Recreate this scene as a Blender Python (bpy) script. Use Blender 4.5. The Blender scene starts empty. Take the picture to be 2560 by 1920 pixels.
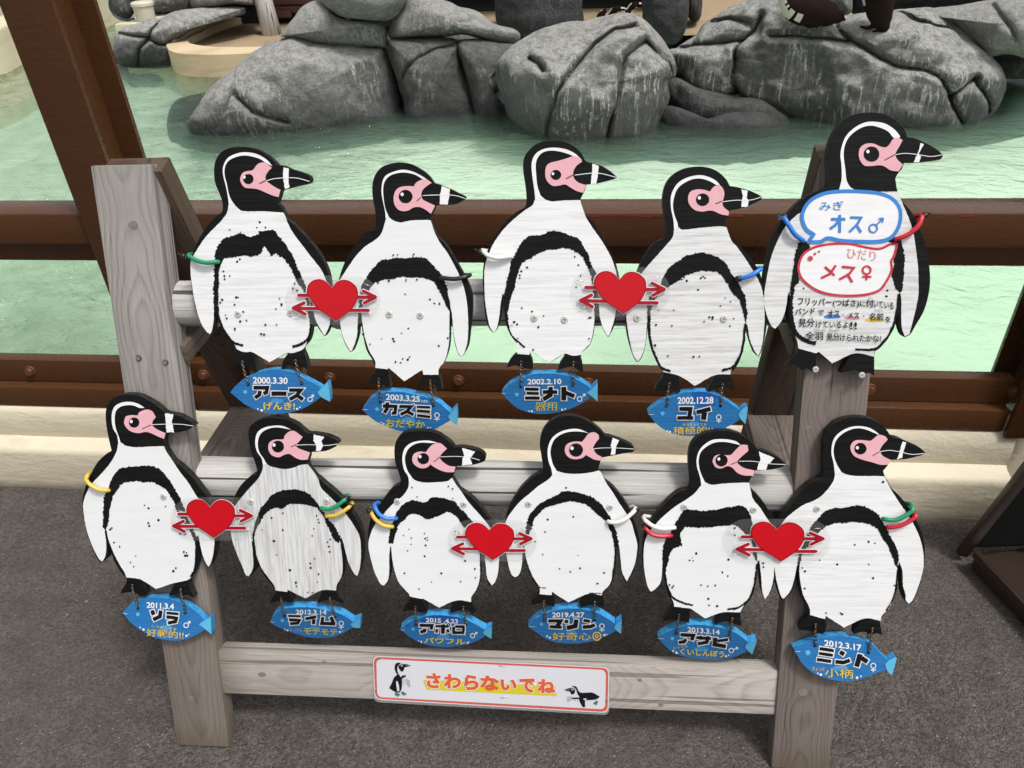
import bpy, bmesh, math, random
from mathutils import Vector, Matrix, noise
from mathutils.geometry import delaunay_2d_cdt
R = math.radians
random.seed(7)
scene = bpy.context.scene
col = scene.collection

# ---------------- camera, world, sun, exposure ----------------
F_PX, CX, CY, CAM_H = 1923.0, 1280.0, 960.0, 1.55
_d = Vector((135, 2780, F_PX)).normalized()
_r = Vector((18800., 412., -F_PX)); _r -= _r.dot(_d) * _d; _r.normalize()
_u = -_d
_y = _u.cross(_r)
CAM = Vector((0, 0, CAM_H))
def cam2world(v):
    return Vector((_r.dot(v), _y.dot(v), _u.dot(v)))
cam_data = bpy.data.cameras.new('camera')
cam_data.sensor_fit = 'HORIZONTAL'; cam_data.sensor_width = 36.0
cam_data.lens = 36.0 * F_PX / 2560.0
cam_data.clip_start = 0.05; cam_data.clip_end = 400
cam = bpy.data.objects.new('camera', cam_data); col.objects.link(cam)
cx_, cy_, cz_ = cam2world(Vector((1, 0, 0))), cam2world(Vector((0, -1, 0))), cam2world(Vector((0, 0, -1)))
cam.matrix_world = Matrix(((cx_[0], cy_[0], cz_[0], 0), (cx_[1], cy_[1], cz_[1], 0), (cx_[2], cy_[2], cz_[2], CAM_H), (0, 0, 0, 1)))
scene.camera = cam

SUN_EL, SUN_AZ = 64.0, 125.0      # azimuth: direction the light comes from, degrees from +Y towards +X
world = bpy.data.worlds.new("World"); scene.world = world; world.use_nodes = True
nt = world.node_tree; nt.nodes.clear()
wo = nt.nodes.new('ShaderNodeOutputWorld'); bg = nt.nodes.new('ShaderNodeBackground')
sky = nt.nodes.new('ShaderNodeTexSky'); sky.sky_type = 'NISHITA'; sky.sun_disc = False
sky.sun_elevation = R(SUN_EL); sky.sun_rotation = R(SUN_AZ)
sky.air_density = 1.0; sky.dust_density = 4.0; sky.ozone_density = 1.0
hs = nt.nodes.new('ShaderNodeHueSaturation'); hs.inputs['Saturation'].default_value = 0.12
nt.links.new(sky.outputs[0], hs.inputs['Color']); nt.links.new(hs.outputs[0], bg.inputs[0])
bg.inputs[1].default_value = 0.105
nt.links.new(bg.outputs[0], wo.inputs[0])
sd = bpy.data.lights.new('sun', 'SUN'); sd.energy = 1.5; sd.angle = R(10); sd.color = (1.0, 0.965, 0.91)
sun = bpy.data.objects.new('sun', sd); col.objects.link(sun)
_sv = Vector((math.sin(R(SUN_AZ)) * math.cos(R(SUN_EL)), math.cos(R(SUN_AZ)) * math.cos(R(SUN_EL)), math.sin(R(SUN_EL))))
sun.rotation_euler = (-_sv).to_track_quat('-Z', 'Y').to_euler()
sun.location = _sv * 30
vs = scene.view_settings
vs.view_transform = 'Standard'; vs.look = 'None'; vs.gamma = 1.0; vs.exposure = 0.76; vs.use_curve_mapping = False
scene.render.film_transparent = False
scene.cycles.max_bounces = 10; scene.cycles.volume_bounces = 4; scene.cycles.transparent_max_bounces = 12

# ---------------- pixel helpers: a photograph pixel's ray meets a real plane of the place ----------------
def ray(px, py):
    return cam2world(Vector(((px - CX) / F_PX, (py - CY) / F_PX, 1.0)))
def hit(px, py, n, p0):
    D = ray(px, py); t = (Vector(p0) - CAM).dot(n) / D.dot(n)
    return CAM + D * t
def hz(px, py, z): return hit(px, py, Vector((0, 0, 1)), (0, 0, z))
def hy(px, py, y): return hit(px, py, Vector((0, 1, 0)), (0, y, 0))

# ---------------- object helpers ----------------
def tag(o, label=None, cat=None, group=None, kind=None):
    if label: o['label'] = label
    if cat: o['category'] = cat
    if group: o['group'] = group
    if kind: o['kind'] = kind
    return o
def empty(name, M, label, cat, group=None):
    o = bpy.data.objects.new(name, None); col.objects.link(o)
    o.empty_display_size = 0.05
    o.matrix_world = M
    return tag(o, label, cat, group)
def mesh_obj(name, verts, faces, mat, parent=None, smooth=False, M=None):
    me = bpy.data.meshes.new(name)
    me.from_pydata([tuple(v) for v in verts], [], faces)
    me.validate(clean_customdata=False)
    if mat: me.materials.append(mat)
    if smooth:
        me.polygons.foreach_set('use_smooth', [True] * len(me.polygons))
    me.update()
    o = bpy.data.objects.new(name, me); col.objects.link(o)
    if parent: o.parent = parent
    if M is not None: o.matrix_local = M
    return o
def bm_obj(name, bm, mat, parent=None, smooth=False, M=None):
    bmesh.ops.recalc_face_normals(bm, faces=bm.faces)
    me = bpy.data.meshes.new(name); bm.to_mesh(me); bm.free()
    if mat: me.materials.append(mat)
    if smooth: me.polygons.foreach_set('use_smooth', [True] * len(me.polygons))
    o = bpy.data.objects.new(name, me); col.objects.link(o)
    if parent: o.parent = parent
    if M is not None: o.matrix_local = M
    return o
def auto_smooth(o, ang=40):
    me = o.data
    me.polygons.foreach_set('use_smooth', [True] * len(me.polygons))
    try: me.set_sharp_from_angle(angle=R(ang))
    except Exception: pass
    return o
def box_bm(x0, x1, y0, y1, z0, z1, bev=0.0, seg=2):
    bm = bmesh.new()
    m = Matrix.Translation(((x0 + x1) / 2, (y0 + y1) / 2, (z0 + z1) / 2)) @ Matrix.Diagonal((x1 - x0, y1 - y0, z1 - z0, 1))
    bmesh.ops.create_cube(bm, size=1, matrix=m)
    if bev: bmesh.ops.bevel(bm, geom=bm.edges[:], offset=bev, segments=seg, affect='EDGES', profile=0.6)
    return bm
def box(name, x0, x1, y0, y1, z0, z1, mat, parent=None, bev=0.0, M=None):
    return auto_smooth(bm_obj(name, box_bm(x0, x1, y0, y1, z0, z1, bev), mat, parent, M=M), 35)

# ---------------- 2D outline tools ----------------
def smooth2(pts, closed=True, n=5, corner=52):
    m = len(pts); out = []
    def ang(i):
        if not closed and (i == 0 or i == m - 1): return 180
        a = Vector(pts[i]) - Vector(pts[i - 1]); b = Vector(pts[(i + 1) % m]) - Vector(pts[i])
        if a.length < 1e-9 or b.length < 1e-9: return 180
        return math.degrees(a.angle(b))
    cor = [ang(i) > corner for i in range(m)]
    segs = m if closed else m - 1
    for i in range(segs):
        j = (i + 1) % m
        p1, p2 = Vector(pts[i]), Vector(pts[j])
        d = (p2 - p1)
        t1 = d if cor[i] else (p2 - Vector(pts[i - 1])) * 0.5
        t2 = d if cor[j] else (Vector(pts[(j + 1) % m]) - p1) * 0.5
        L = d.length
        if t1.length > L * 1.2: t1 = t1 * (L * 1.2 / t1.length)
        if t2.length > L * 1.2: t2 = t2 * (L * 1.2 / t2.length)
        if cor[i] and not cor[j]: t1 = (p2 - p1) * 2 * .5
        for k in range(n):
            t = k / n
            h = (2 * t**3 - 3 * t**2 + 1) * p1 + (t**3 - 2 * t**2 + t) * t1 + (-2 * t**3 + 3 * t**2) * p2 + (t**3 - t**2) * t2
            out.append((h.x, h.y))
    if not closed: out.append(tuple(pts[-1]))
    return out
def resample(pts, step, closed=True):
    out = []
    m = len(pts)
    for i in range(m if closed else m - 1):
        a, b = Vector(pts[i]), Vector(pts[(i + 1) % m])
        k = max(1, int((b - a).length / step))
        for j in range(k): out.append(tuple(a.lerp(b, j / k)))
    if not closed: out.append(tuple(pts[-1]))
    return out
def jitter(pts, amp, rnd, spiky=True):
    m = len(pts); out = []
    ph = rnd.random() * 100
    for i in range(m):
        a, b = Vector(pts[i - 1]), Vector(pts[(i + 1) % m])
        t = b - a
        if t.length < 1e-9: out.append(pts[i]); continue
        nn = Vector((-t.y, t.x)).normalized()
        k = rnd.uniform(-1, 1) * amp
        if spiky and rnd.random() < 0.22: k *= 2.0
        k += math.sin(i * 0.35 + ph) * amp * 0.5
        p = Vector(pts[i]) + nn * k
        out.append((p.x, p.y))
    return out
def fill(pts):
    """robust triangulation of a closed outline -> verts2d, tris"""
    n = len(pts)
    r = delaunay_2d_cdt([Vector(p) for p in pts], [], [list(range(n))], 1, 1e-9)
    return [tuple(v) for v in r[0]], [tuple(f) for f in r[2]]
def ribbon(pl, w, joined=True, square=0.0):
    """flat strip along a polyline with mitred joints -> closed outline"""
    P = [Vector(p) for p in pl]; n = len(P); L = []; Rr = []
    for i in range(n):
        if i == 0: t = (P[1] - P[0]).normalized(); sc = 1
        elif i == n - 1: t = (P[-1] - P[-2]).normalized(); sc = 1
        else:
            a = (P[i] - P[i - 1]).normalized(); b = (P[i + 1] - P[i]).normalized()
            t = (a + b)
            if t.length < 1e-6: t = a
            t.normalize(); sc = min(1.0 / max(t.dot(a), 0.45), 2.2)
        nn = Vector((-t.y, t.x)) * (w / 2 * sc)
        p = P[i].copy()
        if square and i == 0: p -= t * square
        if square and i == n - 1: p += t * square
        L.append(tuple(p + nn)); Rr.append(tuple(p - nn))
    return L + Rr[::-1]
def disc(cx, cy, rx, ry=None, n=18, rot=0.0):
    ry = rx if ry is None else ry
    return [(cx + math.cos(a) * rx * math.cos(rot) - math.sin(a) * ry * math.sin(rot), cy + math.cos(a) * rx * math.sin(rot) + math.sin(a) * ry * math.cos(rot)) for a in [2 * math.pi * k / n for k in range(n)]]

class Frame:
    """a real flat panel's own axes: u right, v up, w back"""
    def __init__(s, origin, X, Z):
        s.o = Vector(origin); s.X = Vector(X).normalized(); s.Z = Vector(Z).normalized(); s.Y = s.Z.cross(s.X)
        s.M = Matrix(((s.X.x, s.Y.x, s.Z.x, s.o.x), (s.X.y, s.Y.y, s.Z.y, s.o.y), (s.X.z, s.Y.z, s.Z.z, s.o.z), (0, 0, 0, 1)))
    def at(s, px, py, w=0.0):
        p = hit(px, py, s.Y, s.o + s.Y * w) - s.o
        return (p.dot(s.X), p.dot(s.Z))
    def world(s, u, v, w=0.0): return s.o + s.X * u + s.Z * v + s.Y * w
class Sheet:
    """collects flat painted shapes on a panel, each a hair above the last"""
    def __init__(s, fr, tf, w): s.fr, s.tf, s.w, s.k = fr, tf, w, 0; s.V = []; s.F = []
    def add(s, pts, lift=0.0):
        q = [s.fr.at(*s.tf(p), s.w) for p in pts]
        return s.add_uv(q, lift)
    def add_uv(s, q, lift=0.0):
        vv, ff = fill(q)
        if not ff: return s
        b = len(s.V); ww = s.w - lift - 0.00006 * s.k; s.k += 1
        s.V += [(u, ww, v) for u, v in vv]
        for f in ff:
            a, c, d = (Vector(vv[i]) for i in f)
            cr = (c - a).cross(d - a) if False else (c.x - a.x) * (d.y - a.y) - (c.y - a.y) * (d.x - a.x)
            s.F.append(tuple(b + i for i in (f if cr > 0 else f[::-1])))
        return s
    def make(s, name, mat, parent):
        if not s.F: return None
        return mesh_obj(name, s.V, s.F, mat, parent)
def slab(name, uv, w0, w1, mat, parent, edge_mat=None, bev=0.0):
    """solid board: outline in panel u,v from w0 (front) to w1 (back)"""
    vv, ff = fill(uv)
    area = sum(uv[i - 1][0] * uv[i][1] - uv[i][0] * uv[i - 1][1] for i in range(len(uv)))
    loop = list(uv) if area > 0 else list(uv)[::-1]
    V = [(u, w0, v) for u, v in vv] + [(u, w1, v) for u, v in vv]; n = len(vv)
    F = []
    for f in ff:
        a, c, d = (vv[i] for i in f)
        cr = (c[0] - a[0]) * (d[1] - a[1]) - (c[1] - a[1]) * (d[0] - a[0])
        g = f if cr > 0 else f[::-1]
        F.append(tuple(g)); F.append(tuple(i + n for i in g[::-1]))
    nfront = len(F)
    b = len(V); m = len(loop)
    V += [(u, w0, v) for u, v in loop] + [(u, w1, v) for u, v in loop]
    for i in range(m):
        j = (i + 1) % m
        F.append((b + i, b + m + i, b + m + j, b + j))
    me = bpy.data.meshes.new(name); me.from_pydata(V, [], F)
    me.materials.append(mat)
    if edge_mat:
        me.materials.append(edge_mat)
        for p in me.polygons:
            if p.index >= nfront: p.material_index = 1
    me.update()
    o = bpy.data.objects.new(name, me); col.objects.link(o); o.parent = parent
    return o

def text_shapes(s, bold=0.0):
    """outline triangles of a line of text in a unit box -> verts (0..1, 0..1), tris, aspect"""
    cu = bpy.data.curves.new('lettering', 'FONT'); cu.body = s; cu.size = 1.0; cu.offset = bold; cu.resolution_u = 3
    ob = bpy.data.objects.new('lettering', cu); col.objects.link(ob)
    dg = bpy.context.evaluated_depsgraph_get()
    me = bpy.data.meshes.new_from_object(ob.evaluated_get(dg))
    V = [(v.co.x, v.co.y) for v in me.vertices]; F = [tuple(p.vertices) for p in me.polygons]
    bpy.data.objects.remove(ob); bpy.data.curves.remove(cu); bpy.data.meshes.remove(me)
    if not V: return [], []
    return V, F
_tc = {}
def sheet_text(sh, s, a, b, h, lift=0.0, bold=0.02, outline=0.0):
    """text whose glyph box stands on the segment a-b (photo-detail coordinates), h tall"""
    V, F = text_shapes(s, bold)
    if not V: return
    V0, _ = text_shapes(s, 0.0)
    x0, x1 = min(v[0] for v in V0), max(v[0] for v in V0); y0, y1 = min(v[1] for v in V0), max(v[1] for v in V0)
    A, B = Vector(a), Vector(b)
    up = Vector((0, -h))
    base = len(sh.V); ww = sh.w - lift - 0.00006 * sh.k; sh.k += 1
    for x, y in V:
        p = A + (B - A) * ((x - x0) / (x1 - x0)) + up * ((y - y0) / (y1 - y0))
        u, v = sh.fr.at(*sh.tf((p.x, p.y)), sh.w)
        sh.V.append((u, ww, v))
    for f in F:
        sh.F.append(tuple(base + i for i in f))
# ---------------- materials ----------------
def new_mat(name):
    m = bpy.data.materials.new(name); m.use_nodes = True
    t = m.node_tree; b = t.nodes['Principled BSDF']
    return m, t, b
def N(t, k, **kw):
    n = t.nodes.new(k)
    for a, v in kw.items(): setattr(n, a, v)
    return n
def L(t, a, b): t.links.new(a, b)
def ramp(t, fac, stops, interp='LINEAR'):
    r = N(t, 'ShaderNodeValToRGB'); r.color_ramp.interpolation = interp
    e = r.color_ramp.elements
    while len(e) < len(stops): e.new(0.5)
    for i, (p, c) in enumerate(stops):
        e[i].position = p; e[i].color = c if len(c) == 4 else (*c, 1)
    L(t, fac, r.inputs[0]); return r.outputs[0]
def coords(t, scale=(1, 1, 1), kind='Object', loc=(0, 0, 0), rot=(0, 0, 0)):
    c = N(t, 'ShaderNodeTexCoord'); mp = N(t, 'ShaderNodeMapping')
    mp.inputs['Scale'].default_value = scale; mp.inputs['Location'].default_value = loc; mp.inputs['Rotation'].default_value = rot
    L(t, c.outputs[kind], mp.inputs[0]); return mp.outputs[0]
def nz(t, vec, scale, detail=4, rough=0.55, dist=0.0):
    n = N(t, 'ShaderNodeTexNoise'); n.inputs['Scale'].default_value = scale; n.inputs['Detail'].default_value = detail
    n.inputs['Roughness'].default_value = rough; n.inputs['Distortion'].default_value = dist
    L(t, vec, n.inputs['Vector']); return n.outputs['Fac']
def mix(t, f, a, b, mode='MIX'):
    m = N(t, 'ShaderNodeMix', data_type='RGBA', blend_type=mode)
    if isinstance(f, (int, float)): m.inputs[0].default_value = f
    else: L(t, f, m.inputs[0])
    for i, x in ((6, a), (7, b)):
        if isinstance(x, tuple): m.inputs[i].default_value = (*x, 1) if len(x) == 3 else x
        else: L(t, x, m.inputs[i])
    return m.outputs[2]
def math_(t, op, a, b=0.0, clamp=False):
    m = N(t, 'ShaderNodeMath', operation=op); m.use_clamp = clamp
    for i, x in enumerate((a, b)):
        if isinstance(x, (int, float)): m.inputs[i].default_value = x
        else: L(t, x, m.inputs[i])
    return m.outputs[0]
def bump(t, b, h, strength=0.3, dist=0.01, normal=None):
    n = N(t, 'ShaderNodeBump'); n.inputs['Strength'].default_value = strength; n.inputs['Distance'].default_value = dist
    L(t, h, n.inputs['Height'])
    if normal is not None: L(t, normal, n.inputs['Normal'])
    L(t, n.outputs[0], b.inputs['Normal']); return n.outputs[0]
def randloc(t, vec, amount=20):
    oi = N(t, 'ShaderNodeObjectInfo'); a = N(t, 'ShaderNodeVectorMath', operation='MULTIPLY_ADD')
    cmb = N(t, 'ShaderNodeCombineXYZ')
    for i in range(3): L(t, oi.outputs['Random'], cmb.inputs[i])
    L(t, cmb.outputs[0], a.inputs[0]); a.inputs[1].default_value = (amount, amount * .7, amount * 1.3); L(t, vec, a.inputs[2])
    return a.outputs[0]

def paint(name, colr, rough=0.5, grain=(6, 6, 90), wear=0.12, wear_col=None, bstr=0.25, spec=0.4, bare=0.0):
    m, t, b = new_mat(name)
    v = coords(t, grain); g = nz(t, v, 3.0, 6, 0.65)
    g2 = nz(t, coords(t, (1, 1, 1)), 9.0, 5, 0.6)
    wc = wear_col or tuple(c * 0.55 for c in colr)
    f = ramp(t, g, [(0.36, (1, 1, 1)), (0.56, (0, 0, 0))])
    ff = math_(t, 'MULTIPLY', f, wear)
    c = mix(t, ff, colr, wc)
    f2 = ramp(t, g2, [(0.35, (1, 1, 1)), (0.65, (0, 0, 0))])
    c = mix(t, math_(t, 'MULTIPLY', f2, 0.10), c, tuple(x * 0.72 for x in colr))
    L(t, c, b.inputs['Base Color']); b.inputs['Roughness'].default_value = rough
    b.inputs['Specular IOR Level'].default_value = spec
    bump(t, b, math_(t, 'ADD', g, math_(t, 'MULTIPLY', g2, 0.5)), bstr, 0.002)
    return m
def wood(name, light, dark, ring=1.0, rough=0.75, knots=True, stain=None, crack=0.5, log=False, lower=None):
    """weathered timber, grain along local Z: growth rings about a slightly tilted, wandering pith behind the face"""
    m, t, b = new_mat(name)
    v0 = randloc(t, coords(t, (1, 1, 1)), 9)
    vo_ = coords(t, (1, 1, 1))
    def sc(s, src=None):
        mp = N(t, 'ShaderNodeMapping'); mp.inputs['Scale'].default_value = s; L(t, src or v0, mp.inputs[0]); return mp.outputs[0]
    sx = N(t, 'ShaderNodeSeparateXYZ'); L(t, vo_, sx.inputs[0])
    wx = math_(t, 'SUBTRACT', nz(t, sc((0, 0, 1)), 1.9, 2, 0.5), 0.5)
    wd = math_(t, 'SUBTRACT', nz(t, sc((0.02, 0.02, 1), ), 2.6, 2, 0.5), 0.5)
    vor = N(t, 'ShaderNodeTexVoronoi'); vor.inputs['Scale'].default_value = 3.4; L(t, sc((1.8, 1.8, 1.0)), vor.inputs['Vector'])
    kd = ramp(t, vor.outputs['Distance'], [(0.0, (1, 1, 1)), (0.06, (0.5,) * 3), (0.22, (0, 0, 0))])
    X = math_(t, 'ADD', sx.outputs[0], math_(t, 'MULTIPLY', wx, 0.05)); 
    Y = math_(t, 'ADD', math_(t, 'ADD', sx.outputs[1], 0.075), math_(t, 'MULTIPLY', wd, 0.11))
    rr = math_(t, 'SQRT', math_(t, 'ADD', math_(t, 'MULTIPLY', X, X), math_(t, 'MULTIPLY', Y, Y)))
    small = nz(t, sc((9, 9, 1.6)), 3.0, 3, 0.5)
    rr = math_(t, 'ADD', rr, math_(t, 'MULTIPLY', small, 0.010))
    if knots: rr = math_(t, 'ADD', rr, math_(t, 'MULTIPLY', kd, 0.022))
    ph_ = math_(t, 'FRACT', math_(t, 'MULTIPLY', rr, 175.0 * ring))
    rings = ramp(t, ph_, [(0.0, (0.35,) * 3), (0.12, (0.9,) * 3), (0.55, (0.75,) * 3), (0.93, (0.15,) * 3), (1.0, (0.35,) * 3)])
    fine = nz(t, sc((150, 150, 3.0)), 2.0, 6, 0.75)
    mid = nz(t, sc((26, 26, 0.9)), 2.0, 4, 0.6)
    big = nz(t, sc((6, 6, 1.6)), 1.6, 4, 0.6)
    if log: f = math_(t, 'ADD', math_(t, 'MULTIPLY', mid, 0.55), math_(t, 'MULTIPLY', fine, 0.45))
    else: f = math_(t, 'ADD', math_(t, 'MULTIPLY', rings, 0.22), math_(t, 'ADD', math_(t, 'MULTIPLY', fine, 0.52), math_(t, 'MULTIPLY', mid, 0.26)))
    c = ramp(t, f, [(0.28, dark), (0.5, tuple(a * .62 + d * .38 for a, d in zip(light, dark))), (0.72, light)])
    c = mix(t, ramp(t, big, [(0.40, (0.5,) * 3), (0.62, (0, 0, 0))]), c, tuple((x * 0.5 + y * 0.5) * 0.75 for x, y in zip(dark, light)))
    if stain:
        st = ramp(t, nz(t, sc((4, 4, 1.5)), 2.3, 3, 0.55), [(0.5, (0, 0, 0)), (0.66, (1, 1, 1))])
        c = mix(t, math_(t, 'MULTIPLY', st, 0.8), c, stain)
    if knots:
        k = ramp(t, vor.outputs['Distance'], [(0.022, (1, 1, 1)), (0.045, (0, 0, 0))])
        c = mix(t, math_(t, 'MULTIPLY', k, 0.55), c, tuple(x * 0.8 for x in dark))
    cr = nz(t, sc((60, 60, 0.9)), 1.1, 2, 0.4)
    cf = ramp(t, cr, [(0.335, (1, 1, 1)), (0.36, (0, 0, 0))])
    c = mix(t, math_(t, 'MULTIPLY', cf, crack), c, tuple(x * 0.18 for x in dark))
    L(t, c, b.inputs['Base Color']); b.inputs['Roughness'].default_value = rough; b.inputs['Specular IOR Level'].default_value = 0.2
    ft = N(t, 'ShaderNodeMapRange'); L(t, math_(t, 'ADD', sx.outputs[2], math_(t, 'MULTIPLY', mid, 0.06)), ft.inputs[0]); ft.inputs[1].default_value = 0.04; ft.inputs[2].default_value = 0.10; ft.inputs[3].default_value = 0.55; ft.inputs[4].default_value = 0.0
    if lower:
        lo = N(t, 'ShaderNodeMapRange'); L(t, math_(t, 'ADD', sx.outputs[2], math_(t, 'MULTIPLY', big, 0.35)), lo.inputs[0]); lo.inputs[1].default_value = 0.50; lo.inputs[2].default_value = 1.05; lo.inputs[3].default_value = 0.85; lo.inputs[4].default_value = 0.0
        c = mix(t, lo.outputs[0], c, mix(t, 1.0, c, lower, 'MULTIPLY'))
    if not log: L(t, mix(t, ft.outputs[0], c, (0.10, 0.075, 0.05)), b.inputs['Base Color'])
    h = math_(t, 'SUBTRACT', f, math_(t, 'MULTIPLY', cf, 1.2))
    bump(t, b, h, 0.9 if log else 0.45, 0.004 if log else 0.0022)
    return m
def plain(name, colr, rough=0.5, metal=0.0, spec=0.5, scale=60, var=0.12, bstr=0.1):
    m, t, b = new_mat(name)
    g = nz(t, coords(t), scale, 4, 0.6)
    L(t, mix(t, math_(t, 'MULTIPLY', g, var * 2), colr, tuple(x * 0.6 for x in colr)), b.inputs['Base Color'])
    b.inputs['Roughness'].default_value = rough; b.inputs['Metallic'].default_value = metal; b.inputs['Specular IOR Level'].default_value = spec
    bump(t, b, g, bstr, 0.002); return m

M = {}
M['white'] = paint('white_board_paint', (0.73, 0.735, 0.745), 0.55, (4, 4, 70), 0.28, (0.40, 0.39, 0.37))
M['white_worn'] = paint('white_worn_paint', (0.66, 0.665, 0.67), 0.6, (4, 4, 60), 0.55, (0.36, 0.35, 0.33), 0.4)
M['white_vert'] = paint('white_vertical_grain_paint', (0.62, 0.625, 0.63), 0.6, (90, 90, 4), 0.6, (0.30, 0.29, 0.28), 0.4)
M['white_clean'] = paint('white_clean_paint', (0.70, 0.71, 0.72), 0.5, (3, 3, 30), 0.14, (0.5, 0.5, 0.5), 0.15)
M['white_dim'] = paint('grey_white_paint', (0.42, 0.42, 0.43), 0.5, (3, 3, 40), 0.3, (0.3, 0.3, 0.3), 0.2)
M['black'] = paint('black_paint', (0.004, 0.004, 0.0045), 0.5, (5, 5, 80), 0.35, (0.018, 0.017, 0.016), 0.3, 0.14)
M['black_edge'] = paint('worn_black_edge', (0.012, 0.011, 0.010), 0.6, (40, 40, 40), 0.5, (0.06, 0.055, 0.05), 0.5, 0.2)
M['stripe'] = paint('white_line_paint', (0.76, 0.76, 0.77), 0.5, (6, 6, 50), 0.15, (0.4, 0.4, 0.4), 0.15)
M['pink'] = paint('pink_paint', (0.70, 0.385, 0.43), 0.5, (12, 12, 14), 0.25, (0.60, 0.30, 0.34), 0.5, 0.25)
M['fish'] = paint('blue_fish_paint', (0.018, 0.165, 0.42), 0.5, (8, 8, 110), 0.55, (0.008, 0.08, 0.28), 0.5)
M['fish_edge'] = paint('light_blue_edge_paint', (0.045, 0.30, 0.62), 0.5, (30, 30, 30), 0.5, (0.01, 0.08, 0.22), 0.5)
M['fish_light'] = paint('pale_blue_tail_paint', (0.10, 0.42, 0.66), 0.5, (10, 10, 60), 0.3, (0.05, 0.3, 0.5), 0.3)
M['fish_fin'] = paint('faded_blue_fin_paint', (0.05, 0.27, 0.56), 0.5, (10, 10, 90), 0.4, (0.02, 0.17, 0.44), 0.3)
M['fish_dark'] = paint('dark_blue_repaint', (0.008, 0.085, 0.36), 0.5, (10, 10, 90), 0.4, (0.006, 0.06, 0.26), 0.3)
M['yellow'] = paint('yellow_lettering', (0.70, 0.48, 0.035), 0.5, (30, 30, 30), 0.3, (0.5, 0.35, 0.03), 0.2)
M['yellow_dull'] = paint('dull_yellow_lettering', (0.52, 0.43, 0.06), 0.5, (30, 30, 30), 0.5, (0.25, 0.30, 0.1), 0.2)
M['ink'] = plain('black_ink', (0.006, 0.006, 0.007), 0.5, 0, 0.2)
M['letter_blue'] = paint('blue_line_paint', (0.03, 0.19, 0.55), 0.5, (20, 20, 40), 0.3, (0.05, 0.28, 0.65), 0.2)
M['letter_red'] = paint('red_line_paint', (0.47, 0.015, 0.035), 0.45, (20, 20, 40), 0.4, (0.6, 0.12, 0.15), 0.2)
M['pale_red'] = plain('faded_red_ink', (0.66, 0.28, 0.30), 0.5)
M['smear_pink'] = plain('pink_underline', (0.60, 0.25, 0.33), 0.5)
M['heart'] = plain('red_heart_print', (0.50, 0.003, 0.010), 0.3, 0, 0.3, 8, 0.12, 0.02)
M['arrow'] = plain('dark_red_arrow_print', (0.34, 0.004, 0.016), 0.3, 0, 0.3, 8, 0.1, 0.02)
M['heart_rim'] = plain('dark_red_rim_print', (0.27, 0.003, 0.010), 0.3, 0, 0.3, 8, 0.1, 0.02)
M['print_white'] = plain('white_print_edge', (0.76, 0.72, 0.72), 0.4, 0, 0.4)
M['screw'] = plain('zinc_screw', (0.62, 0.61, 0.58), 0.4, 0.25, 0.5, 200, 0.2)
M['screw_dark'] = plain('screw_recess', (0.22, 0.21, 0.20), 0.6, 0.0)
M['steel'] = plain('staple_steel', (0.6, 0.6, 0.6), 0.3, 0.9)
M['chain'] = plain('antique_brass_chain', (0.42, 0.33, 0.25), 0.22, 0.95, 0.5, 200, 0.9)
for k, c in dict(green=(0.012, 0.24, 0.11), black=(0.012, 0.012, 0.013), white=(0.72, 0.71, 0.66), blue=(0.02, 0.17, 0.60), red=(0.50, 0.012, 0.03), yellow=(0.62, 0.43, 0.06)).items():
    M['tube_' + k] = plain(k + '_rubber_tube', c, 0.32, 0, 0.5, 30, 0.08, 0.05)
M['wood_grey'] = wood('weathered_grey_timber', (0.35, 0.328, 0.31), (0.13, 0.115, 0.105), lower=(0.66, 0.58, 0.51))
M['wood_mauve'] = wood('weathered_brown_grey_timber', (0.21, 0.175, 0.155), (0.075, 0.058, 0.05), 1.2)
M['wood_dark'] = wood('dark_damp_timber', (0.115, 0.08, 0.058), (0.040, 0.026, 0.018), 0.9, stain=(0.05, 0.016, 0.006))
M['wood_log'] = wood('silvered_log', (0.68, 0.67, 0.65), (0.20, 0.18, 0.16), 0.55, knots=True, crack=0.9, log=True)
M['wood_rail'] = wood('silvered_plank', (0.47, 0.435, 0.40), (0.24, 0.205, 0.18), 0.9)
M['end_grain'] = plain('timber_end_grain', (0.30, 0.28, 0.265), 0.85, 0, 0.2, 90, 0.4, 0.5)

def brown_steel():
    m, t, b = new_mat('brown_gloss_paint')
    v = coords(t); n1 = nz(t, v, 5, 4); n2 = nz(t, v, 90, 4); n3 = nz(t, coords(t, (6, 40, 60)), 2.0, 5, 0.7)
    c = mix(t, n1, (0.062, 0.025, 0.010), (0.082, 0.034, 0.014))
    ch = ramp(t, n3, [(0.70, (0, 0, 0)), (0.74, (1, 1, 1))])
    c = mix(t, math_(t, 'MULTIPLY', ch, 0.5), c, (0.14, 0.06, 0.04))
    L(t, c, b.inputs['Base Color']); b.inputs['Specular IOR Level'].default_value = 0.36
    L(t, ramp(t, n2, [(0.3, (0.20,) * 3), (0.8, (0.34,) * 3)]), b.inputs['Roughness'])
    bump(t, b, math_(t, 'ADD', math_(t, 'MULTIPLY', n2, 0.4), math_(t, 'ADD', math_(t, 'MULTIPLY', nz(t, coords(t, (1, 4, 4)), 22, 3), 1.2), math_(t, 'MULTIPLY', n1, 1.5))), 0.25, 0.003)
    return m
M['brown'] = brown_steel()
M['rust'] = plain('rubbed_red_primer', (0.24, 0.05, 0.035), 0.6, 0, 0.3, 150, 0.5, 0.4)
M['bolt'] = plain('brown_painted_bolt', (0.13, 0.05, 0.024), 0.38)
M['dark_brown'] = plain('dark_brown_metal', (0.030, 0.018, 0.013), 0.35, 0, 0.5, 40, 0.3, 0.2)
M['blackish'] = plain('black_panel', (0.006, 0.006, 0.006), 0.7, 0, 0.2)

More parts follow.
